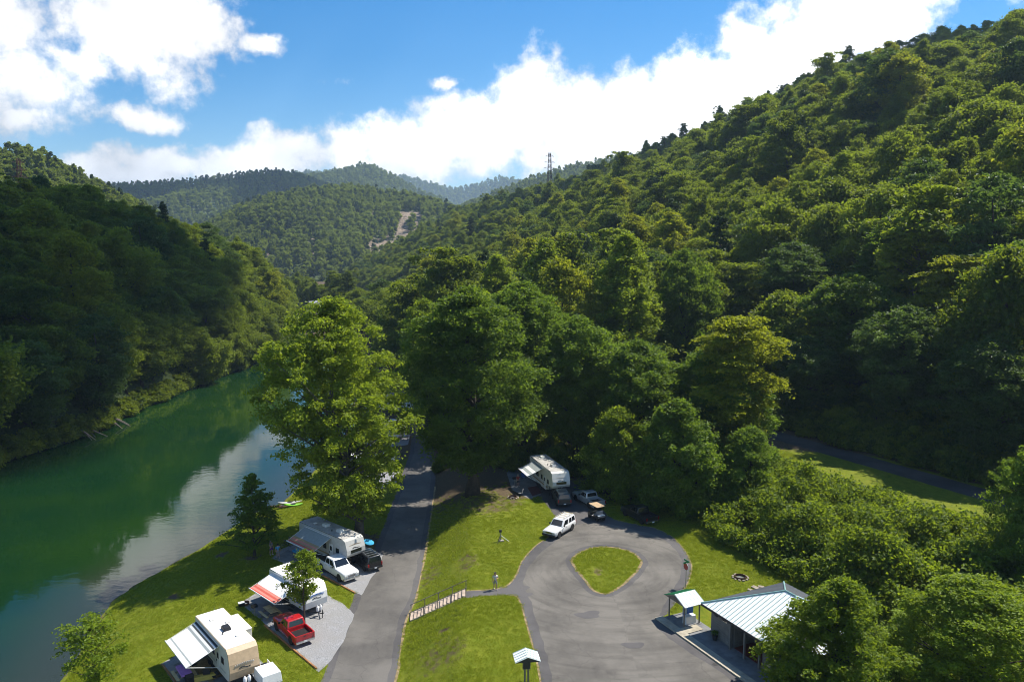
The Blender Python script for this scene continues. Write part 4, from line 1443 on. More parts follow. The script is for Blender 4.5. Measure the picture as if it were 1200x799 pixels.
for i in sorted(single):
    x, y, z, k, sx, sz, where = woods[i]
    nm, look = WOOD_LOOK[k]
    p = PROTO[k]
    place_tree(k, nm, look + ' in the forest ' + WOOD_PLACE[where], 'forest: ' + look + ' ' + WOOD_PLACE[where], x, y, p['H'] * sz, p['R'] * sx, rt.uniform(0, 6.28), z)

# undergrowth along the far bank's waterline and the hill foot
under = []
rng = np.random.default_rng(77)
for i in range(len(fb_y) - 1):
    pass
for y in np.arange(95, 330, 1.5):
    x = np.interp(y, fb_y, fb_x) - rng.uniform(0.2, 2.0)
    under.append((x + rng.uniform(-0.8, 0.8), y, 0.1, rng.uniform(0.6, 1.3)))
for s_ in np.arange(-70, 50, 1.3):
    for off in (4.6, 6.2, 8.0, 10.5, 13.5):
        q = BR + BU * s_ + BN * (off + rng.uniform(-0.6, 1.4))
        under.append((q.x, q.y, floor_z(q.x, q.y) - 0.2, rng.uniform(0.5, 1.15)))
for j in range(260):
    x, y = rng.uniform(-12, 30), rng.uniform(105, 140)
    s_ = (x - BR.x) * BN.x + (y - BR.y) * BN.y
    if s_ < -3 and y > 108 + 0.5 * abs(x - 14):
        under.append((x, y, float(ground_z(x, y)) - 0.2, rng.uniform(0.5, 1.1)))
for j in range(60):
    q = Vector(gp(680 + 15 * rng.random() + 5.2 * j * 0.35, 562 + 0.35 * j, UP)[:2]) + Vector((rng.uniform(0, 6), rng.uniform(0, 6)))
    under.append((q.x, q.y, UP - 0.2, rng.uniform(0.4, 0.9)))

lib = bpy.data.collections.new('tree_forms')     # meshes the forest draws from; not in the scene
for n_, k in enumerate(KN):
    p = PROTO[k]
    tb = p['tb']
    v = np.concatenate([p['v'], np.array(tb.v, dtype=float)])
    me = bpy.data.meshes.new('tree_form')
    faces = [list(map(int, f)) for f in p['q']] + [[len(p['v']) + i for i in f] for f in tb.f]
    me.from_pydata([tuple(a) for a in v], [], faces)
    me.materials.append(p['leaf'])
    me.materials.append(p['bark'])
    mi = np.zeros(len(faces), dtype=np.int32)
    mi[len(p['q']):] = 1
    me.polygons.foreach_set('material_index', mi)
    a = me.attributes.new('tint', 'FLOAT', 'POINT')
    a.data.foreach_set('value', np.concatenate([p['tint'], np.zeros(len(tb.v))]).astype(np.float32))
    o = bpy.data.objects.new('tree_form_%02d' % n_, me)
    lib.objects.link(o)


def forest_object(name, rows, label, category):
    """rows: x, y, z, index, sx, sz. One object that draws a tree form at each of its points."""
    me = bpy.data.meshes.new(name)
    me.from_pydata([r[:3] for r in rows], [], [])
    a = me.attributes.new('form', 'INT', 'POINT')
    a.data.foreach_set('value', np.array([r[3] for r in rows], dtype=np.int32))
    rr = random.Random(9)
    a = me.attributes.new('turn', 'FLOAT_VECTOR', 'POINT')
    a.data.foreach_set('vector', np.array([(rr.uniform(-.05, .05), rr.uniform(-.05, .05), rr.uniform(0, 6.28)) for _ in rows], dtype=np.float32).ravel())
    a = me.attributes.new('size', 'FLOAT_VECTOR', 'POINT')
    a.data.foreach_set('vector', np.array([(r[4], r[4], r[5]) for r in rows], dtype=np.float32).ravel())
    o = link(name, me)
    ng = bpy.data.node_groups.new(name, 'GeometryNodeTree')
    ng.interface.new_socket('Geometry', in_out='INPUT', socket_type='NodeSocketGeometry')
    ng.interface.new_socket('Geometry', in_out='OUTPUT', socket_type='NodeSocketGeometry')
    N, L = ng.nodes, ng.links
    gi, go = N.new('NodeGroupInput'), N.new('NodeGroupOutput')
    ci = N.new('GeometryNodeCollectionInfo')
    ci.inputs['Collection'].default_value = lib
    ci.inputs['Separate Children'].default_value = True
    ci.inputs['Reset Children'].default_value = True
    ip = N.new('GeometryNodeInstanceOnPoints')
    ip.inputs['Pick Instance'].default_value = True

    def named(k, t):
        n = N.new('GeometryNodeInputNamedAttribute')
        n.data_type = t
        n.inputs['Name'].default_value = k
        return n.outputs['Attribute']
    L.new(gi.outputs[0], ip.inputs['Points'])
    L.new(ci.outputs[0], ip.inputs['Instance'])
    L.new(named('form', 'INT'), ip.inputs['Instance Index'])
    er = N.new('FunctionNodeEulerToRotation')
    L.new(named('turn', 'FLOAT_VECTOR'), er.inputs[0])
    L.new(er.outputs[0], ip.inputs['Rotation'])
    L.new(named('size', 'FLOAT_VECTOR'), ip.inputs['Scale'])
    L.new(ip.outputs[0], go.inputs[0])
    md = o.modifiers.new('forest', 'NODES')
    md.node_group = ng
    tag(o, label, category, kind='stuff')
    return o


rows = [(x, y, z, KN.index(k), sx, sz) for i, (x, y, z, k, sx, sz, w) in enumerate(woods) if i not in single]
forest_object('forest', rows, 'dense green forest covering the hills and mountains around the valley', 'forest')
forest_object('undergrowth', [(x, y, z, KN.index('shrub'), s, s) for x, y, z, s in under], 'leafy undergrowth along the river bank and the edge of the woods', 'undergrowth')

# ---- the vine thicket on the bank between the lawn and the back road
rng = np.random.default_rng(91)
tc_, tr_ = [], []
for j in range(1700):
    s_ = rng.uniform(-24, 46)
    off = rng.uniform(-34.0, -13.0)
    q = BR + BU * s_ + BN * off
    # the thicket's lower edge follows the lawn
    hmax = min(6.4 * min(1.0, max(0.1, (off + 35.0) / 4.5)) ** 0.7, (-10.2 - off) / 2.0) * (0.74 + 0.36 * float(vnoise(q.x / 4.5, q.y / 4.5, 3)))
    if project((q.x, q.y, UP))[0] < 838 or q.y < 58:
        continue
    zz = float(ground_z(q.x, q.y)) + max(0.3, hmax * rng.uniform(0.35, 0.95))
    tc_.append((q.x, q.y, zz))
    tr_.append(rng.uniform(0.5, 1.45))
v, q, tint = leaf_cloud(rng, np.array(tc_), np.array(tr_), 150, 0.30, 0.8, inner=0.6, narrow=0.8)
thicket = link('vine_thicket', np_mesh('vine_thicket', v, q, {'tint': tint}, [M['leaf_bright']]))
tag(thicket, 'thick mass of vines smothering the bank between the lawn and the back road', 'vines', kind='stuff')


# ---- turf: tufts of mown grass over the lawns, longer along the water and the pavement edges
def inside(poly, X_, Y_):
    res = np.zeros(X_.shape, bool)
    n = len(poly)
    for i in range(n):
        x0, y0 = poly[i][0], poly[i][1]
        x1, y1 = poly[(i + 1) % n][0], poly[(i + 1) % n][1]
        if y0 == y1:
            continue
        c = ((y0 > Y_) != (y1 > Y_)) & (X_ < (x1 - x0) * (Y_ - y0) / (y1 - y0) + x0)
        res ^= c
    return res


rng = np.random.default_rng(123)
tx, ty = np.meshgrid(np.arange(-46, 42, 0.40), np.arange(54, 118, 0.40))
tx = (tx + rng.uniform(-0.2, 0.2, tx.shape)).ravel()
ty = (ty + rng.uniform(-0.2, 0.2, ty.shape)).ravel()
ppx = 600 + 900 * tx / (ty * math.cos(PITCH) + (CAM_H - 3) * math.sin(PITCH))
tz = ground_z(tx, ty)
ok = (tz > 0.15) & (ppx > -20) & (ppx < 1220)
ok &= ~inside(upper_loop, tx, ty) | inside(island, tx, ty)
for lp in PAVED:
    ok &= ~inside(lp, tx, ty)
bh = gp(834, 743, UP)
bu, bv = Vector((math.cos(R(-64)), math.sin(R(-64)))), Vector((math.cos(R(26)), math.sin(R(26))))
lu, lv = (tx - bh.x) * bu.x + (ty - bh.y) * bu.y, (tx - bh.x) * bv.x + (ty - bh.y) * bv.y
ok &= ~((lu > -4.7) & (lu < 11.8) & (lv > -2.9) & (lv < 9.4))
st_ = gp(546, 694.5, UP)
ok &= ~((tx > st_.x - 6.0) & (tx < st_.x + 0.3) & (np.abs(ty - st_.y + 0.1) < 1.05))
ok &= ~((lu < -0.0) & False)
sb = (tx - BR.x) * BN.x + (ty - BR.y) * BN.y
ok &= sb < -2.6
bare = np.interp(ty, gy, np.arange(len(gy)))
ei = earth[np.clip(np.searchsorted(gy, ty), 0, len(gy) - 1), np.clip(np.searchsorted(gx, tx), 0, len(gx) - 1)]
ok &= rng.random(len(tx)) > ei * 1.25
tx, ty, tz = tx[ok], ty[ok], tz[ok]


def tuft_mesh(seed, n, h):
    r = np.random.default_rng(seed)
    x, y = r.uniform(-0.3, 0.3, n), r.uniform(-0.3, 0.3, n)
    a = r.uniform(0, 6.28, n)
    L = h * r.uniform(0.5, 1.3, n)
    bend = L * r.uniform(0.3, 0.9, n)
    w = 0.016
    dx, dy = np.cos(a), np.sin(a)
    p0 = np.stack([x - dy * w, y + dx * w, 0 * x - 0.01], 1)
    p1 = np.stack([x + dy * w, y - dx * w, 0 * x - 0.01], 1)
    p2 = np.stack([x + dx * bend + dy * w * 0.3, y + dy * bend - dx * w * 0.3, L], 1)
    p3 = np.stack([x + dx * bend - dy * w * 0.3, y + dy * bend + dx * w * 0.3, L], 1)
    v = np.stack([p0, p1, p2, p3], 1).reshape(-1, 3)
    return np_mesh('grass_tuft', v, np.arange(4 * n).reshape(-1, 4), {'tint': np.repeat(np.clip(0.5 + 0.3 * r.normal(size=n), 0, 1), 4)}, [M['grass_blade']])


tuft_lib = bpy.data.collections.new('tuft_forms')
for k, (n_, h_) in enumerate(((85, 0.055), (85, 0.075), (70, 0.10))):
    tuft_lib.objects.link(bpy.data.objects.new('tuft_form_%02d' % k, tuft_mesh(200 + k, n_, h_)))
lib_keep, lib = lib, tuft_lib
grow = 0.5 + 0.5 * vnoise(tx / 3.0, ty / 3.0, 14)
edge_near = np.interp(ty, nb_y, nb_x)
rows = []
for i in range(len(tx)):
    f_ = 2 if grow[i] > 0.8 or tx[i] < edge_near[i] + 2.0 else (1 if grow[i] > 0.45 else 0)
    s_ = 0.8 + 0.5 * grow[i] + (0.7 if tx[i] < edge_near[i] + 1.5 else 0.0)
    rows.append((tx[i], ty[i], tz[i], f_, 1.0, s_))
forest_object('grass', rows, 'mown grass of the campground lawns', 'grass')
lib = lib_keep

# ------------------------------------------------------------------ vehicles
def face_pt(q, u, v):
    a, b, c, d = q
    return (a * (1 - u) + b * u) * (1 - v) + (d * (1 - u) + c * u) * v


def panel(mb, q, u0, u1, v0, v1, proud=0.012, taper0=0.0, taper1=0.0):
    """A thin plate laid on the quad q = (a, b, c, d), between parameters u and v."""
    q = [Vector(p) for p in q]
    n = (q[1] - q[0]).cross(q[3] - q[0]).normalized()
    pts = [face_pt(q, u0, v0), face_pt(q, u1, v0), face_pt(q, u1 - taper1, v1), face_pt(q, u0 + taper0, v1)]
    lo = [p - n * 0.01 for p in pts]
    hi = [p + n * proud for p in pts]
    mb.hexa(lo + hi)


def wheel(parent, x, y, r=0.37, w=0.24, side=1, rim_mat='chrome'):
    """A wheel is a tyre with a rim and a hub."""
    b = MB()
    b.lathe([(r * 0.62, -w / 2 * 0.92), (r * 0.93, -w / 2), (r, -w / 2 * 0.7), (r, w / 2 * 0.7), (r * 0.93, w / 2), (r * 0.62, w / 2 * 0.92)], 18, 'y')
    t = b.build('wheel', M['rubber'], parent, smooth=True)
    t.location = (x, y, r)
    b = MB()
    o = side * w / 2 * 0.86
    b.lathe([(r * 0.62, o), (r * 0.57, o - side * 0.02), (r * 0.50, o - side * 0.05), (r * 0.18, o - side * 0.01), (r * 0.05, o)], 18, 'y')
    b.build('rim', M[rim_mat], t, smooth=True)
    b = MB()
    for k in range(6):
        a = k * math.pi / 3
        b.tube([(0.16 * r * math.cos(a), o - side * 0.02, 0.16 * r * math.sin(a)), (0.56 * r * math.cos(a), o - side * 0.025, 0.56 * r * math.sin(a))], 0.03, 5)
    b.build('spokes', M[rim_mat], t)
    return t


def half(w, z0, zt, rnd=0.1, tuck=0.06):
    return [(w - tuck * 1.6, z0), (w - tuck * 0.3, z0 + 0.10), (w, z0 + 0.28), (w, zt - rnd * 1.6), (w - rnd * 0.25, zt - rnd * 0.7), (w - rnd, zt - 0.01), (w * 0.45, zt + 0.012)]


def vehicle(name, label, kind, col, px, py, z, heading, scale=1.0, group=None, rack=False, stripe=None, tonneau=False):
    """A pickup, crew cab pickup, SUV or wagon. Local x is forward."""
    P = gp(px, py, z)
    root = empty(name, (P.x, P.y, z + 0.012), R(heading))
    root.scale = (scale,) * 3
    dims = {
        'pickup': dict(L=5.5, W=1.94, H=1.80, hood=1.14, nose=1.06, cab=(0.95, 0.30, -0.72, -0.92), bed=-0.92, belt=1.14, r=0.39, ax=(1.72, -1.66)),
        'crew': dict(L=6.1, W=2.02, H=1.93, hood=1.24, nose=1.16, cab=(1.15, 0.45, -1.05, -1.22), bed=-1.22, belt=1.24, r=0.42, ax=(2.0, -1.9)),
        'suv': dict(L=4.75, W=1.88, H=1.78, hood=1.10, nose=1.02, cab=(0.98, 0.30, -2.12, -2.34), bed=None, belt=1.10, r=0.38, ax=(1.42, -1.38)),
        'capped': dict(L=5.0, W=1.84, H=1.74, hood=1.08, nose=0.98, cab=(0.86, 0.22, -2.36, -2.46), bed=None, belt=1.08, r=0.37, ax=(1.52, -1.52)),
    }[kind]
    L, W, H, hood, belt = dims['L'], dims['W'], dims['H'], dims['hood'], dims['belt']
    w = W / 2
    xf, xr = L / 2, -L / 2
    c0, c1, c2, c3 = dims['cab']
    z0 = 0.34
    pm = M[col]
    bed = dims['bed']
    rear = bed if bed is not None else xr
    b = MB()
    st = [(xf, half(w * 0.86, z0 + 0.1, dims['nose'] - 0.12, 0.12)), (xf - 0.12, half(w * 0.95, z0, dims['nose'] - 0.02, 0.10)), (xf - 0.55, half(w * 0.99, z0, dims['nose'] + 0.03)),
          (c0 + 0.05, half(w, z0, hood)), (0.0, half(w, z0, belt)), (rear + 0.25, half(w, z0, belt)), (rear + (0.02 if bed is None else 0.0), half(w * (0.95 if bed is None else 1.0), z0 + (0.08 if bed is None else 0), belt - (0.02 if bed is None else 0)))]
    b.loft(st)
    b.build('body', pm, root, smooth=True)
    # cab
    tb, tt = w * 0.94, w * 0.78
    lo = [Vector((c3, -tb, belt - 0.02)), Vector((c0, -tb, belt - 0.02)), Vector((c0, tb, belt - 0.02)), Vector((c3, tb, belt - 0.02))]
    hi = [Vector((c2, -tt, H)), Vector((c1, -tt, H)), Vector((c1, tt, H)), Vector((c2, tt, H))]
    b = MB()
    b.hexa(lo + hi)
    b.build('cab', pm, root, bevel=0.07, seg=3, smooth=True)
    gl = M['glass']

    def win(q, u0, u1, v0, v1, t0=0.0, t1=0.0, nm='window'):
        bb = MB()
        panel(bb, q, u0, u1, v0, v1, 0.010, t0, t1)
        bb.build(nm, gl, root)
    win((lo[1], lo[2], hi[2], hi[1]), 0.07, 0.93, 0.10, 0.90, nm='windscreen')
    win((lo[3], lo[0], hi[0], hi[3]), 0.10, 0.90, 0.22, 0.86, nm='rear_window')
    splits = {'pickup': [(0.10, 0.30), (0.36, 0.88)], 'crew': [(0.08, 0.44), (0.50, 0.90)], 'suv': [(0.05, 0.30), (0.36, 0.60), (0.65, 0.92)], 'capped': [(0.06, 0.27), (0.31, 0.50), (0.60, 0.91)]}[kind]
    for sd in (-1, 1):
        q = (lo[0], lo[1], hi[1], hi[0]) if sd < 0 else (lo[2], lo[3], hi[3], hi[2])
        for a, c in splits:
            front = c > 0.85
            if sd < 0:
                win(q, a, c, 0.14, 0.84, 0.0, 0.06 if front else 0.0)
            else:
                win(q, 1 - c, 1 - a, 0.14, 0.84, 0.06 if front else 0.0, 0.0)
    if bed is not None:
        lx = bed - xr
        b = MB()
        b.box(((bed + xr) / 2, 0, 0.60), (lx, W * 0.97, 0.46))
        b.build('bed_floor', pm, root, bevel=0.03)
        for sd in (-1, 1):
            b = MB()
            b.box(((bed + xr) / 2 + 0.01, sd * (w - 0.06), (0.45 + belt) / 2), (lx - 0.02, 0.13, belt - 0.45))
            b.build('bed_side', pm, root, bevel=0.04)
        b = MB()
        b.box((xr + 0.05, 0, (0.5 + belt) / 2), (0.09, W * 0.90, belt - 0.52))
        tg = b.build('tailgate', pm, root, bevel=0.03)
        b = MB()
        b.box((xr - 0.004, 0, belt - 0.16), (0.02, 0.26, 0.06))
        b.build('handle', M['black'], tg)
        b = MB()
        b.box(((bed + xr) / 2, 0, 0.842), (lx - 0.16, W - 0.30, 0.012))
        b.build('bed_liner', M['black'], root)
        if tonneau:
            b = MB()
            b.box(((bed + xr) / 2, 0, belt - 0.01), (lx - 0.14, W - 0.24, 0.03))
            b.build('bed_cover', M['black'], root, bevel=0.01)
    # wheels in dark arches
    r = dims['r']
    for ax in dims['ax']:
        for sd in (-1, 1):
            b = MB()
            prof = [(ax + (r + 0.09) * math.cos(a), r + (r + 0.09) * math.sin(a)) for a in [math.pi * k / 10 for k in range(11)]] + [(ax - r - 0.09, z0 - 0.02), (ax + r + 0.09, z0 - 0.02)]
            b.prism(prof, sd * (w - 0.10), sd * (w + 0.006))
            b.build('wheel_arch', M['black'], root)
            wheel(root, ax, sd * (w - 0.10), r, 0.25, sd)
    # bumpers, lamps, mirrors, plate
    cm = M['chrome'] if kind in ('pickup', 'crew') else (pm if kind == 'suv' else M['black'])
    b = MB()
    b.box((xf - 0.02, 0, 0.50), (0.20, W * 0.96, 0.24))
    b.build('front_bumper', cm, root, bevel=0.05)
    b = MB()
    b.box((xr - 0.03, 0, 0.52), (0.18, W * 0.94, 0.22))
    rb = b.build('rear_bumper', cm, root, bevel=0.05)
    b = MB()
    b.box((xr - 0.125, 0, 0.54), (0.015, 0.31, 0.16))
    b.build('licence_plate', M['white'], rb)
    b = MB()
    b.box((xf + 0.006, 0, 0.80), (0.05, W * 0.46, 0.24))
    g = b.build('grille', M['chrome' if kind == 'crew' else 'black'], root, bevel=0.02)
    b = MB()
    for k in range(3):
        b.box((xf + 0.034, 0, 0.72 + 0.07 * k), (0.02, W * 0.42, 0.022))
    b.build('grille_bars', M['black' if kind == 'crew' else 'chrome'], g)
    for sd in (-1, 1):
        b = MB()
        b.box((xf - 0.05, sd * w * 0.70, 0.82), (0.16, w * 0.38, 0.20))
        b.build('headlight', M['lamp_clear'], root, bevel=0.03)
        b = MB()
        b.box((xr + (0.03 if bed is None else 0.05), sd * (w - 0.10 if bed is not None else w * 0.88), belt - 0.22), (0.14, 0.15, 0.36))
        b.build('taillight', M['lamp_red'], root, bevel=0.02)
        b = MB()
        b.box((c0 - 0.32, sd * (w + 0.09), belt + 0.10), (0.11, 0.20, 0.19))
        b.build('mirror', M['black'] if kind != 'suv' else pm, root, bevel=0.03)
        nd = 2 if kind in ('crew', 'suv') else 1
        for k in range(nd):
            b = MB()
            b.box((c0 - 0.95 - 1.0 * k, sd * (w + 0.012), belt - 0.16), (0.19, 0.03, 0.04))
            b.build('door_handle', M['black'], root)
        b = MB()
        b.box((0, sd * (w - 0.02), 0.37), (dims['ax'][0] - dims['ax'][1] - 1.05, 0.09, 0.10))
        b.build('rocker_panel', M['dark_steel'] if stripe is None else M[stripe], root, bevel=0.02)
    b = MB()
    b.box((0.1, 0, 0.36), (L * 0.86, W * 0.72, 0.14))
    b.build('chassis', M['black'], root)
    if rack:
        for sd in (-1, 1):
            b = MB()
            b.tube([(c1 - 0.15, sd * tt * 0.88, H + 0.02), (c1 - 0.25, sd * tt * 0.88, H + 0.13), (c2 + 0.25, sd * tt * 0.88, H + 0.13), (c2 + 0.12, sd * tt * 0.88, H + 0.02)], 0.025, 6)
            b.build('rack_rail', M['steel'], root)
        for k in range(4):
            xx = c1 - 0.35 - (c1 - c2 - 0.6) * k / 3
            b = MB()
            b.box((xx, 0, H + 0.145), (0.06, tt * 1.76, 0.03))
            b.build('rack_bar', M['pine_board'] if kind == 'capped' else M['steel'], root)
    tag(root, label, {'pickup': 'pickup truck', 'crew': 'pickup truck', 'suv': 'SUV', 'capped': 'SUV'}[kind], group)
    return root


def awning(root, x0, x1, y, zt, drop, reach, bands, sd=-1):
    """A fabric awning in bands, a roller tube at its edge and two arms. y is the side wall."""
    aw = MB()
    yy = y + sd * 0.05
    aw.tube([(x0 - 0.05, yy + sd * 0.0, zt + 0.03), (x1 + 0.05, yy, zt + 0.03)], 0.035, 8)
    a = aw.build('awning', M['white'], root, smooth=True)
    n = len(bands)
    tot = sum(wt_ for _, wt_ in bands)
    t = 0.0
    for mname, wt_ in bands:
        t2 = t + wt_ / tot
        b = MB()
        pts = []
        for tv in (t, t2):
            sag = -0.10 * math.sin(math.pi * tv)
            pts.append((yy + sd * reach * tv, zt - drop * tv + sag))
        (ya, za), (yb, zb) = pts
        b.hexa([Vector((x0, ya, za - 0.006)), Vector((x1, ya, za - 0.006)), Vector((x1, yb, zb - 0.006)), Vector((x0, yb, zb - 0.006)),
                Vector((x0, ya, za + 0.006)), Vector((x1, ya, za + 0.006)), Vector((x1, yb, zb + 0.006)), Vector((x0, yb, zb + 0.006))])
        b.build('fabric_band', M[mname], a)
        t = t2
    b = MB()
    b.tube([(x0 - 0.08, yy + sd * reach, zt - drop), (x1 + 0.08, yy + sd * reach, zt - drop)], 0.055, 10)
    b.build('roller', M['white'], a, smooth=True)
    for xx in (x0 - 0.04, x1 + 0.04):
        b = MB()
        b.tube([(xx, y + sd * 0.03, 1.1), (xx, yy + sd * reach * 0.98, zt - drop - 0.02)], 0.025, 6)
        b.tube([(xx, yy, zt - 0.02), (xx, yy + sd * reach * 0.98, zt - drop - 0.03)], 0.02, 6)
        b.build('arm', M['white'], a)
    return a


def trailer(name, label, px, py, z, heading, L, H=3.35, W=2.5, fifth=False, wall='rv_wall', roof='rv_roof', cap='rv_tan', bands=None, aw=(-0.5, 0.5), slide=None, reach=2.4, drop=0.75,
            group=None, decal='rv_grey', ref_z=None, acs=(0.0,), propane=True):
    """A travel trailer or fifth wheel. Local x is forward; the door and awning are on -y."""
    P = gp(px, py, z if ref_z is None else z + ref_z)
    root = empty(name, (P.x, P.y, z + 0.02), R(heading))
    hl, hw = L / 2, W / 2
    if fifth:
        prof = [(-hl, 0.72), (hl - 2.75, 0.72), (hl - 2.55, 1.62), (hl - 0.22, 1.72), (hl, 2.05), (hl - 0.03, 2.55), (hl - 0.38, H - 0.16), (hl - 0.85, H), (-hl + 0.08, H - 0.06), (-hl, H - 0.2)]
        cap_i = (3, 8)
    else:
        prof = [(-hl, 0.62), (hl - 0.55, 0.62), (hl - 0.16, 0.86), (hl, 1.55), (hl - 0.08, 2.2), (hl - 0.34, H - 0.28), (hl - 0.72, H), (-hl + 0.12, H), (-hl, H - 0.16)]
        cap_i = (1, 7)
    b = MB()
    b.prism(prof, -hw, hw)
    b.build('body', M[wall], root, bevel=0.045, seg=2)
    # moulded front cap, a shell over the nose
    c = prof[cap_i[0]:cap_i[1]]
    cx = sum(p[0] for p in c) / len(c) - 0.4
    cz = sum(p[1] for p in c) / len(c)
    outer = [(x + 0.02, zz + (0.014 if i == len(c) - 1 else 0.0)) for i, (x, zz) in enumerate(c)]
    inner = [(x - 0.10, zz - (0.05 if i >= len(c) - 2 else -0.0)) for i, (x, zz) in enumerate(c)]
    b = MB()
    for i in range(len(c) - 1):
        a0, a1, i0, i1 = outer[i], outer[i + 1], inner[i], inner[i + 1]
        b.hexa([Vector((i0[0], -hw - 0.008, i0[1])), Vector((a0[0], -hw - 0.008, a0[1])), Vector((a0[0], hw + 0.008, a0[1])), Vector((i0[0], hw + 0.008, i0[1])),
                Vector((i1[0], -hw - 0.008, i1[1])), Vector((a1[0], -hw - 0.008, a1[1])), Vector((a1[0], hw + 0.008, a1[1])), Vector((i1[0], hw + 0.008, i1[1]))])
    capo = b.build('front_cap', M[cap], root)
    # roof membrane
    rx0, rx1 = -hl + 0.12, prof[cap_i[1] - 1][0] - 0.02
    b = MB()
    b.box(((rx0 + rx1) / 2, 0, H + 0.012), (rx1 - rx0, W - 0.06, 0.05))
    rf = b.build('roof', M[roof], root, bevel=0.02)
    for xa in acs:
        b = MB()
        b.hexa([Vector((xa - 0.42, -0.34, H + 0.03)), Vector((xa + 0.42, -0.34, H + 0.03)), Vector((xa + 0.42, 0.34, H + 0.03)), Vector((xa - 0.42, 0.34, H + 0.03)),
                Vector((xa - 0.36, -0.28, H + 0.34)), Vector((xa + 0.30, -0.28, H + 0.34)), Vector((xa + 0.30, 0.28, H + 0.34)), Vector((xa - 0.36, 0.28, H + 0.34))])
        ac = b.build('air_conditioner', M['black'] if roof == 'rv_roof' else M['rv_wall'], rf, bevel=0.05)
    for k, (xa, ya) in enumerate(((hl * 0.45, 0.35), (-hl * 0.55, -0.4), (-hl * 0.25, 0.55))):
        b = MB()
        b.box((xa, ya, H + 0.075), (0.36, 0.36, 0.09))
        b.build('roof_vent', M['rv_wall'], rf, bevel=0.02)
    b = MB()
    b.lathe([(0.05, H + 0.03), (0.05, H + 0.20), (0.09, H + 0.20), (0.09, H + 0.24)], 10, at=(hl * 0.2, -0.55, 0))
    b.build('vent_pipe', M['black'], rf)
    for sd in (-1, 1):
        b = MB()
        b.box(((rx0 + rx1) / 2, sd * (hw - 0.005), H - 0.015), (rx1 - rx0 - 0.05, 0.05, 0.05))
        b.build('gutter', M['rv_tan'] if cap == 'rv_tan' else M['chrome'], root)
    floor = prof[0][1]
    # windows, door, hatches on each side
    for sd in (-1, 1):
        spots = [(-hl * 0.72, 0.8, 0.55), (-hl * 0.28, 1.0, 0.6), (hl * 0.10, 0.55, 0.6), (hl * 0.62, 0.55, 0.5)]
        for xa, ww, hh in spots:
            if slide and sd == slide[3] and slide[0] - 0.3 < xa < slide[1] + 0.3:
                continue
            b = MB()
            b.box((xa, sd * (hw + 0.008), floor + 1.42), (ww + 0.10, 0.03, hh + 0.10))
            f = b.build('window_frame', M['chrome'], root, bevel=0.01)
            b = MB()
            b.box((xa, sd * (hw + 0.022), floor + 1.42), (ww, 0.02, hh))
            b.build('window', M['glass'], f)
        b = MB()
        b.box((-0.2, sd * (hw + 0.004), floor + 0.55), (L * 0.80 if not fifth else L * 0.62, 0.016, 0.16))
        b.build('stripe', M[decal], root)
        for xa in (-hl * 0.55, hl * 0.38):
            b = MB()
            b.box((xa, sd * (hw + 0.004), floor + 0.26), (0.8, 0.02, 0.34))
            b.build('hatch', M[wall], root, bevel=0.008)
    dx = hl * 0.36
    b = MB()
    b.box((dx, -(hw + 0.012), floor + 1.02), (0.70, 0.03, 1.80))
    d = b.build('door', M['white'], root, bevel=0.02)
    b = MB()
    b.box((dx, -(hw + 0.034), floor + 1.42), (0.36, 0.02, 0.5))
    b.build('door_window', M['glass'], d)
    b = MB()
    b.box((dx - 0.28, -(hw + 0.05), floor + 0.92), (0.06, 0.06, 0.16))
    b.build('door_handle', M['black'], d)
    for k in range(2):
        b = MB()
        b.box((dx, -(hw + 0.18 + 0.26 * k), floor - 0.12 - 0.2 * k), (0.62, 0.25, 0.03))
        b.build('step', M['dark_steel'], root)
    # wheels
    wx = -hl * 0.18
    for sd in (-1, 1):
        for k in (-0.43, 0.43):
            wheel(root, wx + k, sd * (hw - 0.16), 0.36, 0.22, sd, 'white')
        b = MB()
        b.box((wx, sd * (hw + 0.006), 0.80), (1.8, 0.03, 0.22))
        b.build('fender', M['black'], root, bevel=0.02)
    b = MB()
    b.box((-0.4, 0, 0.52), (L * 0.86, W * 0.6, 0.18))
    b.build('chassis', M['black'], root)
    if fifth:
        for sd in (-1, 1):
            b = MB()
            b.tube([(hl - 2.3, sd * 0.8, 1.7), (hl - 2.3, sd * 0.8, 0.0)], 0.05, 6)
            b.build('landing_leg', M['black'], root)
        b = MB()
        b.tube([(hl - 0.9, 0, 1.72), (hl - 0.9, 0, 1.25)], 0.09, 8)
        b.build('king_pin', M['black'], root)
        b = MB()
        b.box((hl + 0.02, 0, 2.34), (0.03, W * 0.58, 0.34), Matrix.Rotation(R(-6), 3, 'Y'))
        wn_ = b.build('cap_window', M['glass'], root)
    else:
        b = MB()
        b.tube([(hl - 0.5, -0.8, 0.5), (hl + 1.1, 0, 0.5)], 0.05, 6)
        b.tube([(hl - 0.5, 0.8, 0.5), (hl + 1.1, 0, 0.5)], 0.05, 6)
        b.build('tongue', M['black'], root)
        b = MB()
        b.tube([(hl + 0.95, 0, 0.0), (hl + 0.95, 0, 0.75)], 0.04, 6)
        b.build('jack', M['dark_steel'], root)
        if propane:
            for sd in (-1, 1):
                b = MB()
                b.lathe([(0.05, 0.56), (0.15, 0.60), (0.155, 0.95), (0.11, 1.04), (0.05, 1.08), (0.05, 1.14)], 12, at=(hl + 0.38, sd * 0.18, 0))
                b.build('propane_tank', M['white'], root, smooth=True)
    # maker's mark on the cap: a swoosh and a row of slanted strokes, unreadable at this distance
    xx = prof[3][0] + 0.03 if not fifth else hl + 0.025
    zc = 1.95 if not fifth else 2.86
    b = MB()
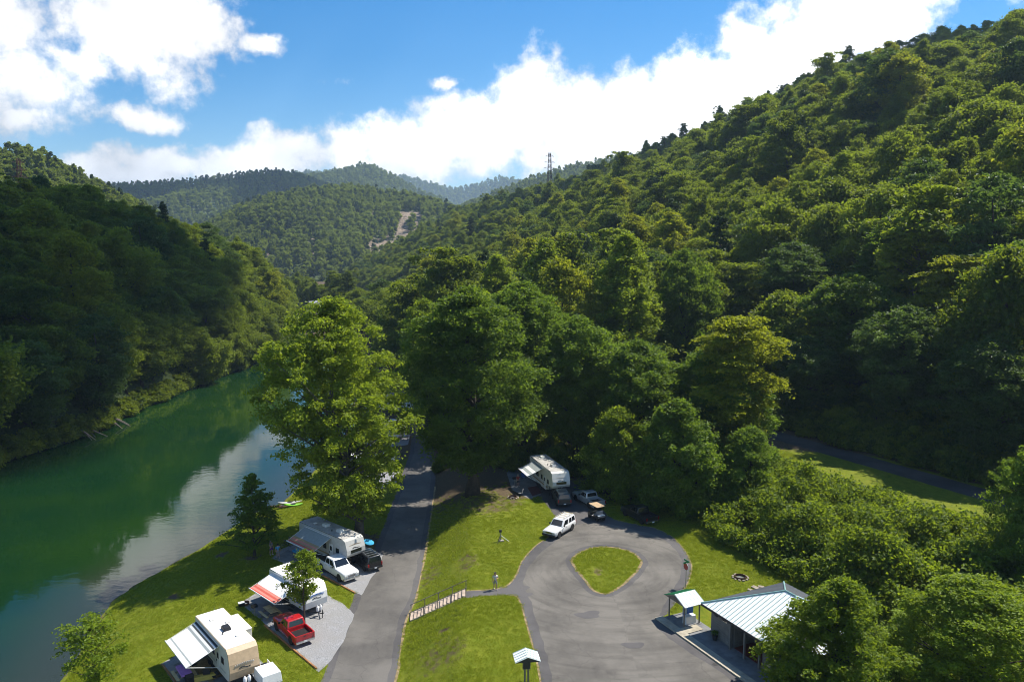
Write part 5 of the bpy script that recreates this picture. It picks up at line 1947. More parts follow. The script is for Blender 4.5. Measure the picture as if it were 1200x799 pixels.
    for k in range(11):
        y = -0.75 + 0.15 * k
        zz = zc + 0.18 - 0.09 * ((y / 0.8) ** 2)
        xo = xx - 0.055 * (zz - 1.6) if not fifth else hl - 0.16
        b.box((xo - 0.02, y, zz), (0.06, 0.07, 0.12), Matrix.Rotation(R(14), 3, 'X'))
    b.build('wordmark', M[decal], capo)
    b = MB()
    for k in range(8):
        y = -0.42 + 0.12 * k
        zz = zc - 0.18 + 0.06 * math.sin(k * 0.8)
        xo = xx - 0.035 * (zz - 1.6) if not fifth else hl - 0.03
        b.box((xo - 0.02, y, zz), (0.05, 0.13, 0.05 + 0.03 * (k % 2)))
    b.build('emblem', M['dark_steel'], capo)
    if slide:
        x0, x1, depth, sd = slide
        b = MB()
        b.box(((x0 + x1) / 2, sd * (hw + depth / 2 - 0.05), floor + 1.45), (x1 - x0, depth + 0.1, H - floor - 0.75))
        so = b.build('slide_out', M[wall], root, bevel=0.03)
        b = MB()
        b.box(((x0 + x1) / 2, sd * (hw + depth / 2 - 0.02), H - 0.24), (x1 - x0 + 0.06, depth + 0.08, 0.05))
        b.build('slide_topper', M[roof], so)
        b = MB()
        b.box(((x0 + x1) / 2, sd * (hw + depth + 0.008), floor + 1.5), (1.1, 0.03, 0.6))
        b.build('window', M['glass'], so)
    if bands:
        awning(root, aw[0] * L, aw[1] * L, -hw, H - 0.32, drop, reach, bands)
    b = MB()
    for k in range(8):
        b.tube([(-hl - 0.10, 0.55, 0.9 + 0.3 * k), (-hl - 0.10, 0.95, 0.9 + 0.3 * k)], 0.015, 5)
    for yv in (0.55, 0.95):
        b.tube([(-hl - 0.10, yv, 0.8), (-hl - 0.10, yv, H + 0.15)], 0.018, 5)
    b.build('ladder', M['steel'], root)
    tag(root, label, 'trailer', group)
    return root


W_BANDS = [('awning_dark', 0.5), ('awning_white', 0.3), ('awning_dark', 0.4), ('awning_white', 0.5), ('awning_grey', 0.5), ('awning_white', 3.6), ('awning_grey', 0.35), ('awning_white', 1.0)]
R_BANDS = [('awning_white', 4.2), ('awning_pink', 0.7), ('awning_red', 0.6), ('awning_pink', 0.6), ('awning_red', 0.5)]
T_BANDS = [('awning_grey', 3.0), ('awning_tan', 0.6), ('awning_pink', 0.5), ('awning_tan', 0.4), ('awning_red', 0.35), ('awning_pink', 0.4)]
G_BANDS = [('awning_grey', 2.0), ('awning_white', 1.0), ('awning_grey', 1.0), ('awning_white', 0.8)]

rv1 = trailer('travel_trailer', 'white roofed travel trailer with tan front and striped white awning', 264.5, 737, LOW, -50, 8.5, ref_z=3.35, bands=W_BANDS, aw=(-0.44, 0.22), slide=(-2.6, 0.8, 0.75, 1), reach=2.7, drop=0.95, acs=(0.1,), decal='rv_grey')
rv2 = trailer('travel_trailer', 'white travel trailer with red and white awning behind the sapling', 348.5, 674, LOW, -44, 7.2, H=3.0, W=2.4, ref_z=3.0, cap='white', wall='white', bands=R_BANDS, aw=(-0.42, 0.28), reach=2.5, drop=0.8, acs=(-0.2,), decal='blue_plastic')
rv3 = trailer('fifth_wheel_trailer', 'grey fifth wheel trailer with brown striped awning under the sycamore', 388, 619, LOW, -42, 9.6, H=3.7, ref_z=3.7, fifth=True, wall='rv_grey', roof='rv_roof_grey', cap='rv_grey', bands=T_BANDS, aw=(-0.36, 0.18), reach=2.5, drop=1.0, acs=(-1.0, 1.8), decal='awning_tan')
rv4 = trailer('fifth_wheel_trailer', 'cream fifth wheel camper parked at the end of the loop under trees', 643.5, 543, UP, -72, 9.4, H=3.8, ref_z=3.8, fifth=True, wall='rv_wall', roof='rv_roof_grey', cap='rv_wall', bands=G_BANDS, aw=(-0.30, 0.10), reach=2.3, drop=0.9, acs=(-2.8, 1.6), decal='awning_tan')
rv5 = trailer('travel_trailer', 'white trailer half hidden behind the sycamore near the far pads', 468, 470, LOW, -20, 9.5, ref_z=2.5, cap='white', wall='white', acs=(0.5,), decal='rv_grey')
rv6 = trailer('travel_trailer', 'cream trailer glimpsed through the sycamore beside the dark parked truck', 452, 497, LOW, -30, 8.5, ref_z=2.5, cap='rv_wall', acs=(0.5,), decal='rv_tan')
rv7 = trailer('travel_trailer', 'white trailer with red awning behind the sycamore trunk', 402, 536, LOW, -35, 8.0, ref_z=2.5, cap='white', wall='white', bands=R_BANDS, aw=(-0.4, 0.2), acs=(0.5,), decal='teal')

vehicle('pickup_truck', 'red pickup truck backed onto the gravel pad', 'pickup', 'red', 343.5, 743, LOW, 129, stripe='chrome')
vehicle('pickup_truck', 'white crew cab pickup with black bed cover facing the road', 'crew', 'whitecar', 396, 672, LOW, -48, tonneau=True)
vehicle('suv', 'black SUV with roof rack parked beside the white crew cab pickup', 'suv', 'blackcar', 428.5, 662, LOW, 128, rack=True)
vehicle('suv', 'dark green SUV parked at the nose of the cream fifth wheel', 'suv', 'greencar', 657.5, 588, UP, 98)
vehicle('pickup_truck', 'silver pickup truck parked beside the dark green SUV', 'pickup', 'silver', 689.5, 590, UP, 116)
vehicle('suv', 'white SUV with wooden roof rack driving round the loop', 'capped', 'whitecar', 655.5, 624, UP, 236, rack=True)
vehicle('pickup_truck', 'black pickup truck parked on the shaded grass by the loop', 'pickup', 'blackcar', 749, 608, UP, 117)
vehicle('pickup_truck', 'small red pickup in the distance at the end of the campground road', 'pickup', 'red', 491, 470, LOW, 150)
vehicle('suv', 'dark SUV on the far pad below the small red pickup', 'suv', 'blackcar', 485, 492, LOW, 160)
vehicle('suv', 'silver SUV half hidden by the sycamore on the far gravel pad', 'suv', 'silver', 452, 541, LOW, 160)

# ------------------------------------------------------------------ buildings
def bathhouse():
    o = gp(834, 743, UP)
    ang = R(-64)
    root = empty('bathhouse', (o.x, o.y, UP), ang)       # local x runs along the front wall, local y goes back to the right
    LX, LY, HW = 9.6, 8.4, 2.7
    ov = 0.7
    # walls: courses of block on a low plinth, the entrance porch is open
    porch0, porch1, porch_d = 2.6, 6.2, 2.4

    def wall_run(x0, y0, x1, y1, name='wall'):
        b = MB()
        d = Vector((x1 - x0, y1 - y0, 0))
        Ln = d.length
        d.normalize()
        n = Vector((-d.y, d.x, 0))
        c = Vector(((x0 + x1) / 2, (y0 + y1) / 2, 0))
        rot = Matrix.Rotation(math.atan2(d.y, d.x), 3, 'Z')
        b.box(c + Vector((0, 0, HW / 2)), (Ln, 0.2, HW), rot)
        w_ = b.build(name, M['siding'], root)
        k = 0
        zz = 0.10
        while zz < HW - 0.05:
            b = MB()
            b.box(c + Vector((0, 0, zz + 0.095)), (Ln + 0.012 + 0.004 * (k % 2), 0.226 + 0.004 * (k % 3), 0.175), rot)
            b.build('board', M['siding'], w_, bevel=0.008, seg=1)
            zz += 0.2
            k += 1
        return w_
    wall_run(0, 0, porch0, 0)
    wall_run(porch1, 0, LX, 0)
    wall_run(0, LY, 0, 0)
    wall_run(LX, 0, LX, LY)
    wall_run(LX, LY, 0, LY)
    wall_run(porch0, 0.12, porch0, porch_d)
    wall_run(porch1, porch_d, porch1, 0.12)
    wall_run(porch0, porch_d, porch1, porch_d)
    b = MB()
    b.box(((porch0 + porch1) / 2, porch_d / 2, 0.035), (porch1 - porch0 - 0.2, porch_d - 0.2, 0.05))
    b.build('porch_floor', M['red_floor'], root)
    for xd in (porch0 + 0.9, porch1 - 0.9):
        b = MB()
        b.box((xd, porch_d - 0.14, 1.05), (0.95, 0.06, 2.1))
        d = b.build('door', M['dark_steel'], root, bevel=0.01)
        b = MB()
        b.box((xd + 0.36, porch_d - 0.19, 1.0), (0.08, 0.06, 0.14))
        b.build('handle', M['chrome'], d)
    for xp in (porch0 + 0.1, (porch0 + porch1) / 2, porch1 - 0.1):
        b = MB()
        b.box((xp, -0.35, HW / 2), (0.14, 0.14, HW))
        b.build('post', M['siding'], root)
    for k, xv in enumerate((0.7, 1.7)):
        b = MB()
        b.box((xv, -0.13, 2.15), (0.6, 0.05, 0.35))
        f = b.build('vent_window', M['chrome'], root)
        b = MB()
        b.box((xv, -0.155, 2.15), (0.5, 0.03, 0.25))
        b.build('pane', M['glass'], f)
    # hip roof of standing seam sheets; each slope is a part, its ribs are sub-parts
    x0, x1, y0, y1, ze = -ov, LX + ov, -ov, LY + ov, HW + 0.05
    half_y = (y1 - y0) / 2
    zr = ze + half_y * math.tan(R(24))
    r0, r1 = Vector((x0 + half_y, (y0 + y1) / 2, zr)), Vector((x1 - half_y, (y0 + y1) / 2, zr))
    A, B, Cc, D = Vector((x0, y0, ze)), Vector((x1, y0, ze)), Vector((x1, y1, ze)), Vector((x0, y1, ze))
    roof_parts = []
    for nm, poly, m_ in (('roof_slope', [A, B, r1, r0], 'metal_roof'), ('roof_slope', [D, A, r0], 'metal_roof_grey'), ('roof_slope', [Cc, D, r0, r1], 'metal_roof_grey'), ('roof_slope', [B, Cc, r1], 'metal_roof')):  # white and grey slopes put the metal's bright and dim sheen into the colour
        b = MB()
        n = (poly[1] - poly[0]).cross(poly[2] - poly[0]).normalized()
        b.add([p for p in poly] + [p - n * 0.05 for p in poly], [tuple(range(len(poly))), tuple(range(2 * len(poly) - 1, len(poly) - 1, -1))] + [(i, i + len(poly), (i + 1) % len(poly) + len(poly), (i + 1) % len(poly)) for i in range(len(poly))])
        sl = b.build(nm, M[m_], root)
        e0, e1 = poly[0], poly[1]
        top = poly[2:]
        ed = (e1 - e0)
        Le = ed.length
        ed.normalize()
        up = n.cross(ed)
        if up.z < 0:
            up = -up
        k = 0.25
        while k < Le - 0.1:
            p = e0 + ed * k
            run = min(k, Le - k, half_y) / math.cos(R(24)) if len(poly) == 4 else min(k, Le - k) / math.cos(R(24))
            if run > 0.3:
                b = MB()
                b.tube([p + n * 0.018, p + up * (run - 0.06) + n * 0.018], 0.026, 4)
                b.build('rib', M['teal'] if m_ == 'metal_roof' else M['metal_roof_grey'], sl)
            k += 0.42
        b = MB()
        b.box((e0 + e1) / 2 - Vector((0, 0, 0.10)), (Le, 0.06, 0.20), Matrix.Rotation(math.atan2(ed.y, ed.x), 3, 'Z'))
        b.build('fascia', M['dark_steel'], sl)
    for a, c in ((A, r0), (D, r0), (B, r1), (Cc, r1), (r0, r1)):
        b = MB()
        b.tube([a + Vector((0, 0, 0.05)), c + Vector((0, 0, 0.05))], 0.07, 6)
        b.build('ridge_cap', M['teal'], root)
    tag(root, 'grey bathhouse with hipped ribbed metal roof beside the parking loop', 'building')
    # paving in front
    fr = root.matrix_basis

    def to_world(pts):
        ca, sa = math.cos(ang), math.sin(ang)
        return [(o.x + x * ca - y * sa, o.y + x * sa + y * ca) for x, y in pts]
    sheet('bathhouse_pavement', [to_world([(-4.4, -2.6), (11.5, -2.6), (11.5, 0.4), (10.4, 9.2), (-0.6, 9.2), (-0.6, 0.6), (-4.4, 0.6)])], UP + 0.05, M['concrete_grey'], thick=0.12)
    sheet('pavement_kerb', [to_world([(-4.55, -2.75), (11.6, -2.75), (11.6, -1.95), (-0.9, -1.95), (-0.9, -0.2), (-1.9, -0.2), (-1.9, -1.95), (-4.55, -1.95)])], UP + 0.12, M['concrete'], thick=0.2)
    return root, to_world, ang


BH, bh_world, bh_ang = bathhouse()


def fee_station():
    """Open shelter with a gabled roof, green on one slope, over a drinks machine and counter."""
    x, y = bh_world([(-3.1, -0.6)])[0]
    root = empty('fee_station', (x, y, UP + 0.06), bh_ang)
    root.scale = (0.86, 0.86, 0.9)
    for xx in (-1.25, 1.25):
        for yy in (-1.0, 1.0):
            b = MB()
            b.box((xx, yy, 1.15), (0.11, 0.11, 2.3))
            b.build('post', M['grey_board'], root)
    zr, ze = 3.0, 2.3
    for sd, m_, rib in ((-1, 'green_roof', 'green_roof'), (1, 'metal_roof', 'teal')):
        b = MB()
        b.hexa([Vector((0, -1.35, zr - 0.05)), Vector((sd * 1.75, -1.35, ze - 0.05)), Vector((sd * 1.75, 1.35, ze - 0.05)), Vector((0, 1.35, zr - 0.05)),
                Vector((0, -1.35, zr)), Vector((sd * 1.75, -1.35, ze)), Vector((sd * 1.75, 1.35, ze)), Vector((0, 1.35, zr))])
        s_ = b.build('roof_slope', M[m_], root)
        for k in range(7):
            yy = -1.3 + 2.6 * k / 6
            b = MB()
            b.tube([(0.02 * sd, yy, zr + 0.02), (sd * 1.74, yy, ze + 0.02)], 0.022, 4)
            b.build('rib', M[rib], s_)
    for yy in (-1.3, 1.3):
        b = MB()
        b.add([(-1.6, yy - 0.02, ze - 0.02), (1.6, yy - 0.02, ze - 0.02), (0, yy - 0.02, zr - 0.1), (-1.6, yy + 0.02, ze - 0.02), (1.6, yy + 0.02, ze - 0.02), (0, yy + 0.02, zr - 0.1)], [(0, 1, 2), (5, 4, 3), (0, 3, 4, 1), (1, 4, 5, 2), (2, 5, 3, 0)])
        b.build('gable', M['grey_board'], root)
    b = MB()
    b.box((-0.3, 0.75, 0.9), (0.9, 0.7, 1.8))
    m_ = b.build('vending_machine', M['blue_plastic'], root, bevel=0.03)
    b = MB()
    b.box((-0.3, 0.39, 1.05), (0.6, 0.03, 1.1))
    b.build('machine_front', M['lamp_clear'], m_)
    b = MB()
    b.box((0.75, 0.1, 0.42), (0.6, 1.3, 0.84))
    b.build('counter', M['white'], root, bevel=0.02)
    b = MB()
    b.box((0, 0, -0.01), (2.9, 2.4, 0.06))
    b.build('floor_slab', M['concrete_grey'], root)
    tag(root, 'open sided shelter with green and white gabled roof beside the bathhouse', 'shelter')


fee_station()


def sign_kiosk():
    p = gp(617, 799, UP)
    root = empty('notice_board', (p.x, p.y, UP), R(8))
    for sx in (-0.55, 0.55):
        b = MB()
        b.box((sx * 0.25, 0, 0.9), (0.13, 0.13, 1.8))
        b.build('post', M['grey_board'], root)
    b = MB()
    b.box((0, 0, 1.45), (0.62, 0.10, 0.7))
    bd = b.build('board', M['grey_board'], root, bevel=0.01)
    b = MB()
    b.box((0, -0.06, 1.45), (0.52, 0.02, 0.6))
    b.build('notice_panel', M['dark_steel'], bd)
    zr, ze = 2.5, 2.1
    for sd in (-1, 1):
        b = MB()
        b.hexa([Vector((0, -0.75, zr - 0.04)), Vector((sd * 1.0, -0.75, ze - 0.04)), Vector((sd * 1.0, 0.75, ze - 0.04)), Vector((0, 0.75, zr - 0.04)),
                Vector((0, -0.75, zr)), Vector((sd * 1.0, -0.75, ze)), Vector((sd * 1.0, 0.75, ze)), Vector((0, 0.75, zr))])
        s_ = b.build('roof_slope', M['metal_roof'], root)
        for k in range(5):
            yy = -0.68 + 1.36 * k / 4
            b = MB()
            b.tube([(0.02 * sd, yy, zr + 0.015), (sd * 0.99, yy, ze + 0.015)], 0.02, 4)
            b.build('rib', M['teal'], s_)
    b = MB()
    b.add([(-0.95, -0.7, ze - 0.06), (0.95, -0.7, ze - 0.06), (0, -0.7, zr - 0.06), (-0.95, -0.66, ze - 0.06), (0.95, -0.66, ze - 0.06), (0, -0.66, zr - 0.06)], [(0, 1, 2), (5, 4, 3), (0, 3, 4, 1), (1, 4, 5, 2), (2, 5, 3, 0)])
    b.build('gable', M['dark_steel'], root)
    tag(root, 'small roofed notice board on the lawn edge of the parking loop', 'notice board')


sign_kiosk()


def stairs():
    a, t = gp(480, 721, LOW), gp(546, 694.5, UP)
    a = Vector((t.x - 5.5, t.y - 0.25, LOW))
    d = Vector((t.x - a.x, t.y - a.y, 0))
    L = d.length
    ang = math.atan2(d.y, d.x)
    root = empty('garden_stairs', (a.x, a.y, LOW), ang)
    n = 15
    W = 1.5
    for k in range(n):
        x = L * (k + 0.5) / n
        z = (UP - LOW) * (k + 1) / n + 0.04
        b = MB()
        b.box((x, 0, z - 0.03), (L / n + 0.01, W, 0.07))
        b.build('tread', M['stair'], root, bevel=0.01, seg=1)
        b = MB()
        b.box((x - L / n / 2 + 0.02, 0, z - 0.13), (0.03, W - 0.06, 0.14))
        b.build('riser', M['rust'], root)
    for sd in (-1, 1):
        b = MB()
        b.hexa([Vector((0, sd * (W / 2 + 0.05) - 0.05, -0.2)), Vector((L, sd * (W / 2 + 0.05) - 0.05, UP - LOW - 0.2)), Vector((L, sd * (W / 2 + 0.05) + 0.05, UP - LOW - 0.2)), Vector((0, sd * (W / 2 + 0.05) + 0.05, -0.2)),
                Vector((0, sd * (W / 2 + 0.05) - 0.05, 0.16)), Vector((L, sd * (W / 2 + 0.05) - 0.05, UP - LOW + 0.06)), Vector((L, sd * (W / 2 + 0.05) + 0.05, UP - LOW + 0.06)), Vector((0, sd * (W / 2 + 0.05) + 0.05, 0.16))])
        b.build('stringer', M['concrete'], root)
        b = MB()
        y = sd * (W / 2 + 0.12)
        b.tube([(-0.1, y, 0.95), (L + 0.1, y, UP - LOW + 0.95)], 0.04, 8)
        b.build('handrail', M['grey_board'], root)
        for k in range(5):
            x = L * k / 4
            z = (UP - LOW) * k / 4
            b = MB()
            b.tube([(x, y, z - 0.25), (x, y, z + 0.95)], 0.04, 8)
            b.build('rail_post', M['grey_board'], root)
    tag(root, 'flight of wooden garden stairs with pipe handrails up the grassy bank', 'stairs')


stairs()


# ------------------------------------------------------------------ camp furniture
def picnic_table(label, px, py, z, heading, top='pine_board', cloth=None):
    p = gp(px, py, z)
    root = empty('picnic_table', (p.x, p.y, z + 0.03), R(heading))
    for k in range(5):
        b = MB()
        b.box((0, -0.30 + 0.15 * k, 0.74), (1.85, 0.138, 0.04))
        b.build('top_board', M[top], root, bevel=0.006, seg=1)
    for sd in (-1, 1):
        b = MB()
        b.box((0, sd * 0.72, 0.44), (1.85, 0.25, 0.045))
        b.build('bench', M[top], root, bevel=0.006, seg=1)
        b = MB()
        for s2 in (-1, 1):
            b.tube([(sd * 0.62, s2 * 0.22, 0.72), (sd * 0.62, s2 * 0.66, 0.0)], 0.045, 5)
        b.box((sd * 0.62, 0, 0.39), (0.06, 1.5, 0.09))
        b.build('leg_frame', M['grey_board'], root)
    if cloth:
        b = MB()
        b.box((0, 0, 0.775), (1.9, 0.82, 0.02))
        for sd in (-1, 1):
            b.box((0, sd * 0.415, 0.68), (1.9, 0.014, 0.20))
            b.box((sd * 0.955, 0, 0.70), (0.014, 0.82, 0.16))
        c = b.build('tablecloth', M[cloth])
        c.location = root.location
        c.rotation_euler = root.rotation_euler
        tag(c, label.replace('picnic table', 'cloth on the table').replace(' with a ', ' as a '), 'tablecloth')
    tag(root, label, 'picnic table')
    return root


picnic_table('bare yellow wood picnic table in front of the red pickup', 317, 722, LOW, -48)
t_ = picnic_table('picnic table beside the travel trailer with the striped white awning', 216, 794, LOW, -52, cloth=None)
t2 = picnic_table('picnic table near the grey fifth wheel trailer', 352, 653, LOW, -38, top='grey_board')
picnic_table('dark wooden picnic table in the shade behind the fifth wheel camper', 597, 541, UP, 3, top='grey_board')


def cloth_on(t, mat, label):
    b = MB()
    b.box((0, 0, 0.775), (1.9, 0.82, 0.02))
    for sd in (-1, 1):
        b.box((0, sd * 0.417, 0.68), (1.9, 0.014, 0.20))
        b.box((sd * 0.957, 0, 0.70), (0.014, 0.80, 0.16))
    c = b.build('tablecloth', M[mat], None, bevel=0.006, seg=1)
    c.location = t.location
    c.rotation_euler = t.rotation_euler
    tag(c, label, 'tablecloth')


cloth_on(t_, 'purple', 'bright purple cloth over the picnic table by the striped awning')
cloth_on(t2, 'blue_cloth', 'bright blue cloth over the picnic table by the grey trailer')


def grill(label, px, py, z, heading=0):
    p = gp(px, py, z)
    root = empty('park_grill', (p.x, p.y, z + 0.02), R(heading))
    b = MB()
    b.tube([(0, 0, -0.1), (0, 0, 0.85)], 0.045, 8)
    b.build('post', M['steel'], root)
    b = MB()
    for c, s_ in (((0, 0, 0.88), (0.55, 0.42, 0.03)), ((0, 0.20, 0.99), (0.55, 0.02, 0.24)), ((-0.27, 0, 0.99), (0.02, 0.42, 0.24)), ((0.27, 0, 0.99), (0.02, 0.42, 0.24))):
        b.box(c, s_)
    b.build('fire_box', M['black'], root)
    for k in range(7):
        b = MB()
        b.tube([(-0.24 + 0.08 * k, -0.22, 1.06), (-0.24 + 0.08 * k, 0.20, 1.06)], 0.012, 5)
        b.build('bar', M['dark_steel'], root)
    tag(root, label, 'grill')


grill('black charcoal grill on a steel post at the edge of the patio', 298.5, 721, LOW, 40)
grill('charcoal grill on a post by the shaded camp site', 603, 568, UP, 20)


def fire_ring(label, px, py, z, r=0.5, stones=True):
    p = gp(px, py, z)
    root = empty('fire_ring', (p.x, p.y, z), 0.3)
    b = MB()
    n = 20
    for k in range(n):
        a0, a1 = 2 * math.pi * k / n, 2 * math.pi * (k + 1) / n
        q = []
        for a, rr in ((a0, r), (a1, r), (a1, r + 0.03), (a0, r + 0.03)):
            q.append(Vector((rr * math.cos(a), rr * math.sin(a), 0.0)))
        b.hexa(q + [v + Vector((0, 0, 0.25)) for v in q])
    b.build('ring', M['rust'], root)
    b = MB()
    b.lathe([(r, 0.012), (r * 0.6, 0.03), (0.02, 0.04)], 16)
    b.build('ash', M['concrete_grey'], root)
    if stones:
        rg = random.Random(int(px))
        for k in range(11):
            a = 2 * math.pi * k / 11
            b = MB()
            b.box((0, 0, 0), (rg.uniform(0.22, 0.36), rg.uniform(0.16, 0.24), rg.uniform(0.12, 0.2)), Matrix.Rotation(rg.uniform(-0.3, 0.3), 3, 'X'))
            s_ = b.build('stone', M['stone'], root, bevel=0.05)
            s_.location = ((r + 0.22) * math.cos(a), (r + 0.22) * math.sin(a), 0.06)
            s_.rotation_euler = (0, 0, a + math.pi / 2)
    tag(root, label, 'fire ring')


fire_ring('stone rimmed fire ring on the lawn behind the bathhouse', 867.5, 677, UP, 0.55)
fire_ring('rusty fire ring at the edge of the patio by the charcoal grill', 287, 708, LOW, 0.42, False)
fire_ring('fire ring on the shaded camp site beside the camper', 601, 583, UP, 0.5)

for (px, py, s_) in ((885, 689, 0.5), (879, 691.5, 0.34), (892, 688, 0.42)):
    p = gp(px, py, UP)
    b = MB()
    b.box((0, 0, 0), (s_ * 1.5, s_, s_ * 0.4))
    o = b.build('flat_stone', M['stone'], None, bevel=0.08)
    o.location = (p.x, p.y, UP + 0.05)
    o.rotation_euler = (0.05, 0.04, px)
    tag(o, 'pale flat stone lying in the grass behind the bathhouse roof', 'stone', 'flat stones behind the bathhouse')


def edging(label, a, c, z):
    """Landscape timbers laid end to end."""
    A, B = gp(*a, z), gp(*c, z)
    d = B - A
    n = max(1, round(d.length / 2.4))
    root = empty('timber_edging', A, math.atan2(d.y, d.x))
    for k in range(n):
        b = MB()
        b.box((d.length * (k + 0.5) / n, 0.012 * (k % 2), 0.07), (d.length / n - 0.02, 0.15, 0.15))
        b.build('timber', M['timber'], root, bevel=0.015, seg=1)
    tag(root, label, 'edging')


edging('orange brown timber edging along the pad of the red pickup', (310, 733), (371, 784), LOW)
edging('timber edging along the pad of the white crew cab pickup', (378, 674.5), (416, 695), LOW)
edging('timber edging beside the patio of the bottom left travel trailer', (190, 779), (206, 799), LOW)

# patio mats
for nm, pts, z, m_, lab in (('patio_mat', [(222, 780), (250, 765), (274, 783), (246, 799)], LOW + 0.034, 'mat_tan', 'woven tan mat under the striped white awning'),
                            ('patio_mat', [(618, 571), (630, 569), (636, 577), (624, 581)], UP + 0.03, 'mat_red', 'maroon mat laid beside the shaded camper')):
    q = [gp(x, y, z) for x, y in pts]
    b = MB()
    b.hexa([Vector((p.x, p.y, z - 0.004)) for p in q] + [Vector((p.x, p.y, z + 0.012)) for p in q])
    o = b.build(nm, M[m_])
    tag(o, lab, 'mat')


def camp_chair(label, px, py, z, heading, mat, group=None):
    p = gp(px, py, z)
    root = empty('camp_chair', (p.x, p.y, z + 0.03), R(heading))
    b = MB()
    b.box((0, 0, 0.43), (0.5, 0.52, 0.03), Matrix.Rotation(R(-6), 3, 'Y'))
    b.build('seat', M[mat], root)
    b = MB()
    b.box((-0.29, 0, 0.70), (0.03, 0.54, 0.56), Matrix.Rotation(R(-14), 3, 'Y'))
    b.build('backrest', M[mat], root)
    for sy in (-1, 1):
        for p0, p1 in (((0.25, 0), (-0.25, 0.42)), ((-0.25, 0), (0.25, 0.44))):
            b = MB()
            b.tube([(p0[0], sy * 0.27, p0[1]), (p1[0], sy * 0.27, p1[1])], 0.014, 5)
            b.build('leg', M['dark_steel'], root)
        b = MB()
        b.box((0.0, sy * 0.29, 0.64), (0.5, 0.06, 0.03))
        b.build('armrest', M['black'], root)
    tag(root, label, 'chair', group)


camp_chair('dark folding chair at the back corner of the woven tan mat', 227, 784, LOW, -30, 'cloth_dark')
camp_chair('dark folding chair at the front edge of the woven tan mat', 243, 794, LOW, 100, 'cloth_dark')
camp_chair('blue folding chair standing beside the shaded camper', 614, 562, UP, -60, 'blue_plastic')
camp_chair('teal folding chair under the brown striped awning', 364, 651, LOW, -80, 'teal')
camp_chair('black folding chair under the brown striped awning', 371, 656, LOW, -110, 'cloth_dark')
camp_chair('dark red folding chair under the red and white awning', 336, 702, LOW, -100, 'red_cloth')
camp_chair('grey folding chair on the dirt by the fire ring', 610, 581, UP, 160, 'cloth_grey')


def boxy(name, label, cat, px, py, z, heading, size, mat, lid=None, group=None):
    """A storage bin or cool box: body, lid and handles."""
    p = gp(px, py, z)
    root = empty(name, (p.x, p.y, z + 0.03), R(heading))
    b = MB()
    sx, sy, sz = size
    b.hexa([Vector((-sx * .46, -sy * .46, 0)), Vector((sx * .46, -sy * .46, 0)), Vector((sx * .46, sy * .46, 0)), Vector((-sx * .46, sy * .46, 0)),
            Vector((-sx * .5, -sy * .5, sz * .84)), Vector((sx * .5, -sy * .5, sz * .84)), Vector((sx * .5, sy * .5, sz * .84)), Vector((-sx * .5, sy * .5, sz * .84))])
    b.build('bin', M[mat], root, bevel=0.02)
    b = MB()
    b.box((0, 0, sz * 0.92), (sx * 1.04, sy * 1.05, sz * 0.16))
    b.build('lid', M[lid or mat], root, bevel=0.02)
    for sd in (-1, 1):
        b = MB()
        b.box((sd * sx * 0.52, 0, sz * 0.66), (0.03, sy * 0.4, 0.04))
        b.build('handle', M['black'], root)
    tag(root, label, cat, group)


boxy('bench_box', 'long yellow storage box at the edge of the woven tan mat', 'box', 240, 796, LOW, 22, (1.7, 0.42, 0.42), 'yellow')
boxy('storage_bin', 'black storage bin at the end of the table with purple cloth', 'bin', 222, 800, LOW, -50, (0.7, 0.6, 0.75), 'black')
boxy('cool_box', 'white cool box beside the sapling next to the red awning trailer', 'cool box', 374, 711, LOW, 20, (0.8, 0.55, 0.6), 'white')
boxy('cool_box', 'dark box by the rusty fire ring at the patio corner', 'cool box', 283, 710, LOW, 30, (0.6, 0.45, 0.4), 'black', 'white')
boxy('storage_bin', 'blue bin under the nose of the cream fifth wheel camper', 'bin', 649, 573, UP, 10, (1.0, 0.7, 0.6), 'blue_plastic')
boxy('storage_bin', 'smaller blue bin beside the blue bin under the camper nose', 'bin', 657, 571, UP, 40, (0.7, 0.5, 0.5), 'blue_plastic')
boxy('storage_bin', 'blue bin between the white crew cab pickup and the black SUV', 'bin', 411, 656, LOW, 40, (0.7, 0.5, 0.9), 'blue_plastic')


def kayak(label, px, py, z, heading, L, col):
    p = gp(px, py, z)
    st = []
    for k in range(13):
        t = -1 + 2 * k / 12
        w = 0.36 * (1 - t * t) ** 0.75 + 0.012
        rise = 0.12 * t * t
        st.append((t * L / 2, [(w * 0.35, 0.0 + rise), (w * 0.85, 0.08 + rise), (w, 0.2 + rise), (w * 0.75, 0.27 + rise), (w * 0.3, 0.31 + rise)]))
    b = MB()
    b.loft(st)
    root = b.build('kayak', M[col], None, smooth=True)
    root.location = (p.x, p.y, floor_z(p.x, p.y) + 0.02)
    root.rotation_euler = (0, 0, R(heading))
    b = MB()
    b.lathe([(0.30, 0.0), (0.30, 0.05), (0.24, 0.05), (0.22, 0.03)], 16)
    c = b.build('cockpit', M['black'], root)
    c.location = (0, 0, 0.29)
    c.scale = (1.35, 0.8, 1)
    tag(root, label, 'kayak')


kayak('dark brown kayak pulled up on the river bank', 332, 596, 0.8, 12, 3.8, 'rust')
kayak('pale grey kayak lying behind the dark brown one on the bank', 340, 591.5, 0.8, 14, 3.4, 'rv_grey')
kayak('lime green kayak on the grass beside the river', 344, 597, 0.8, 6, 2.6, 'lime')
kayak('orange kayak standing at the water edge behind the sycamore', 351, 577, 0.8, 80, 1.5, 'orange')


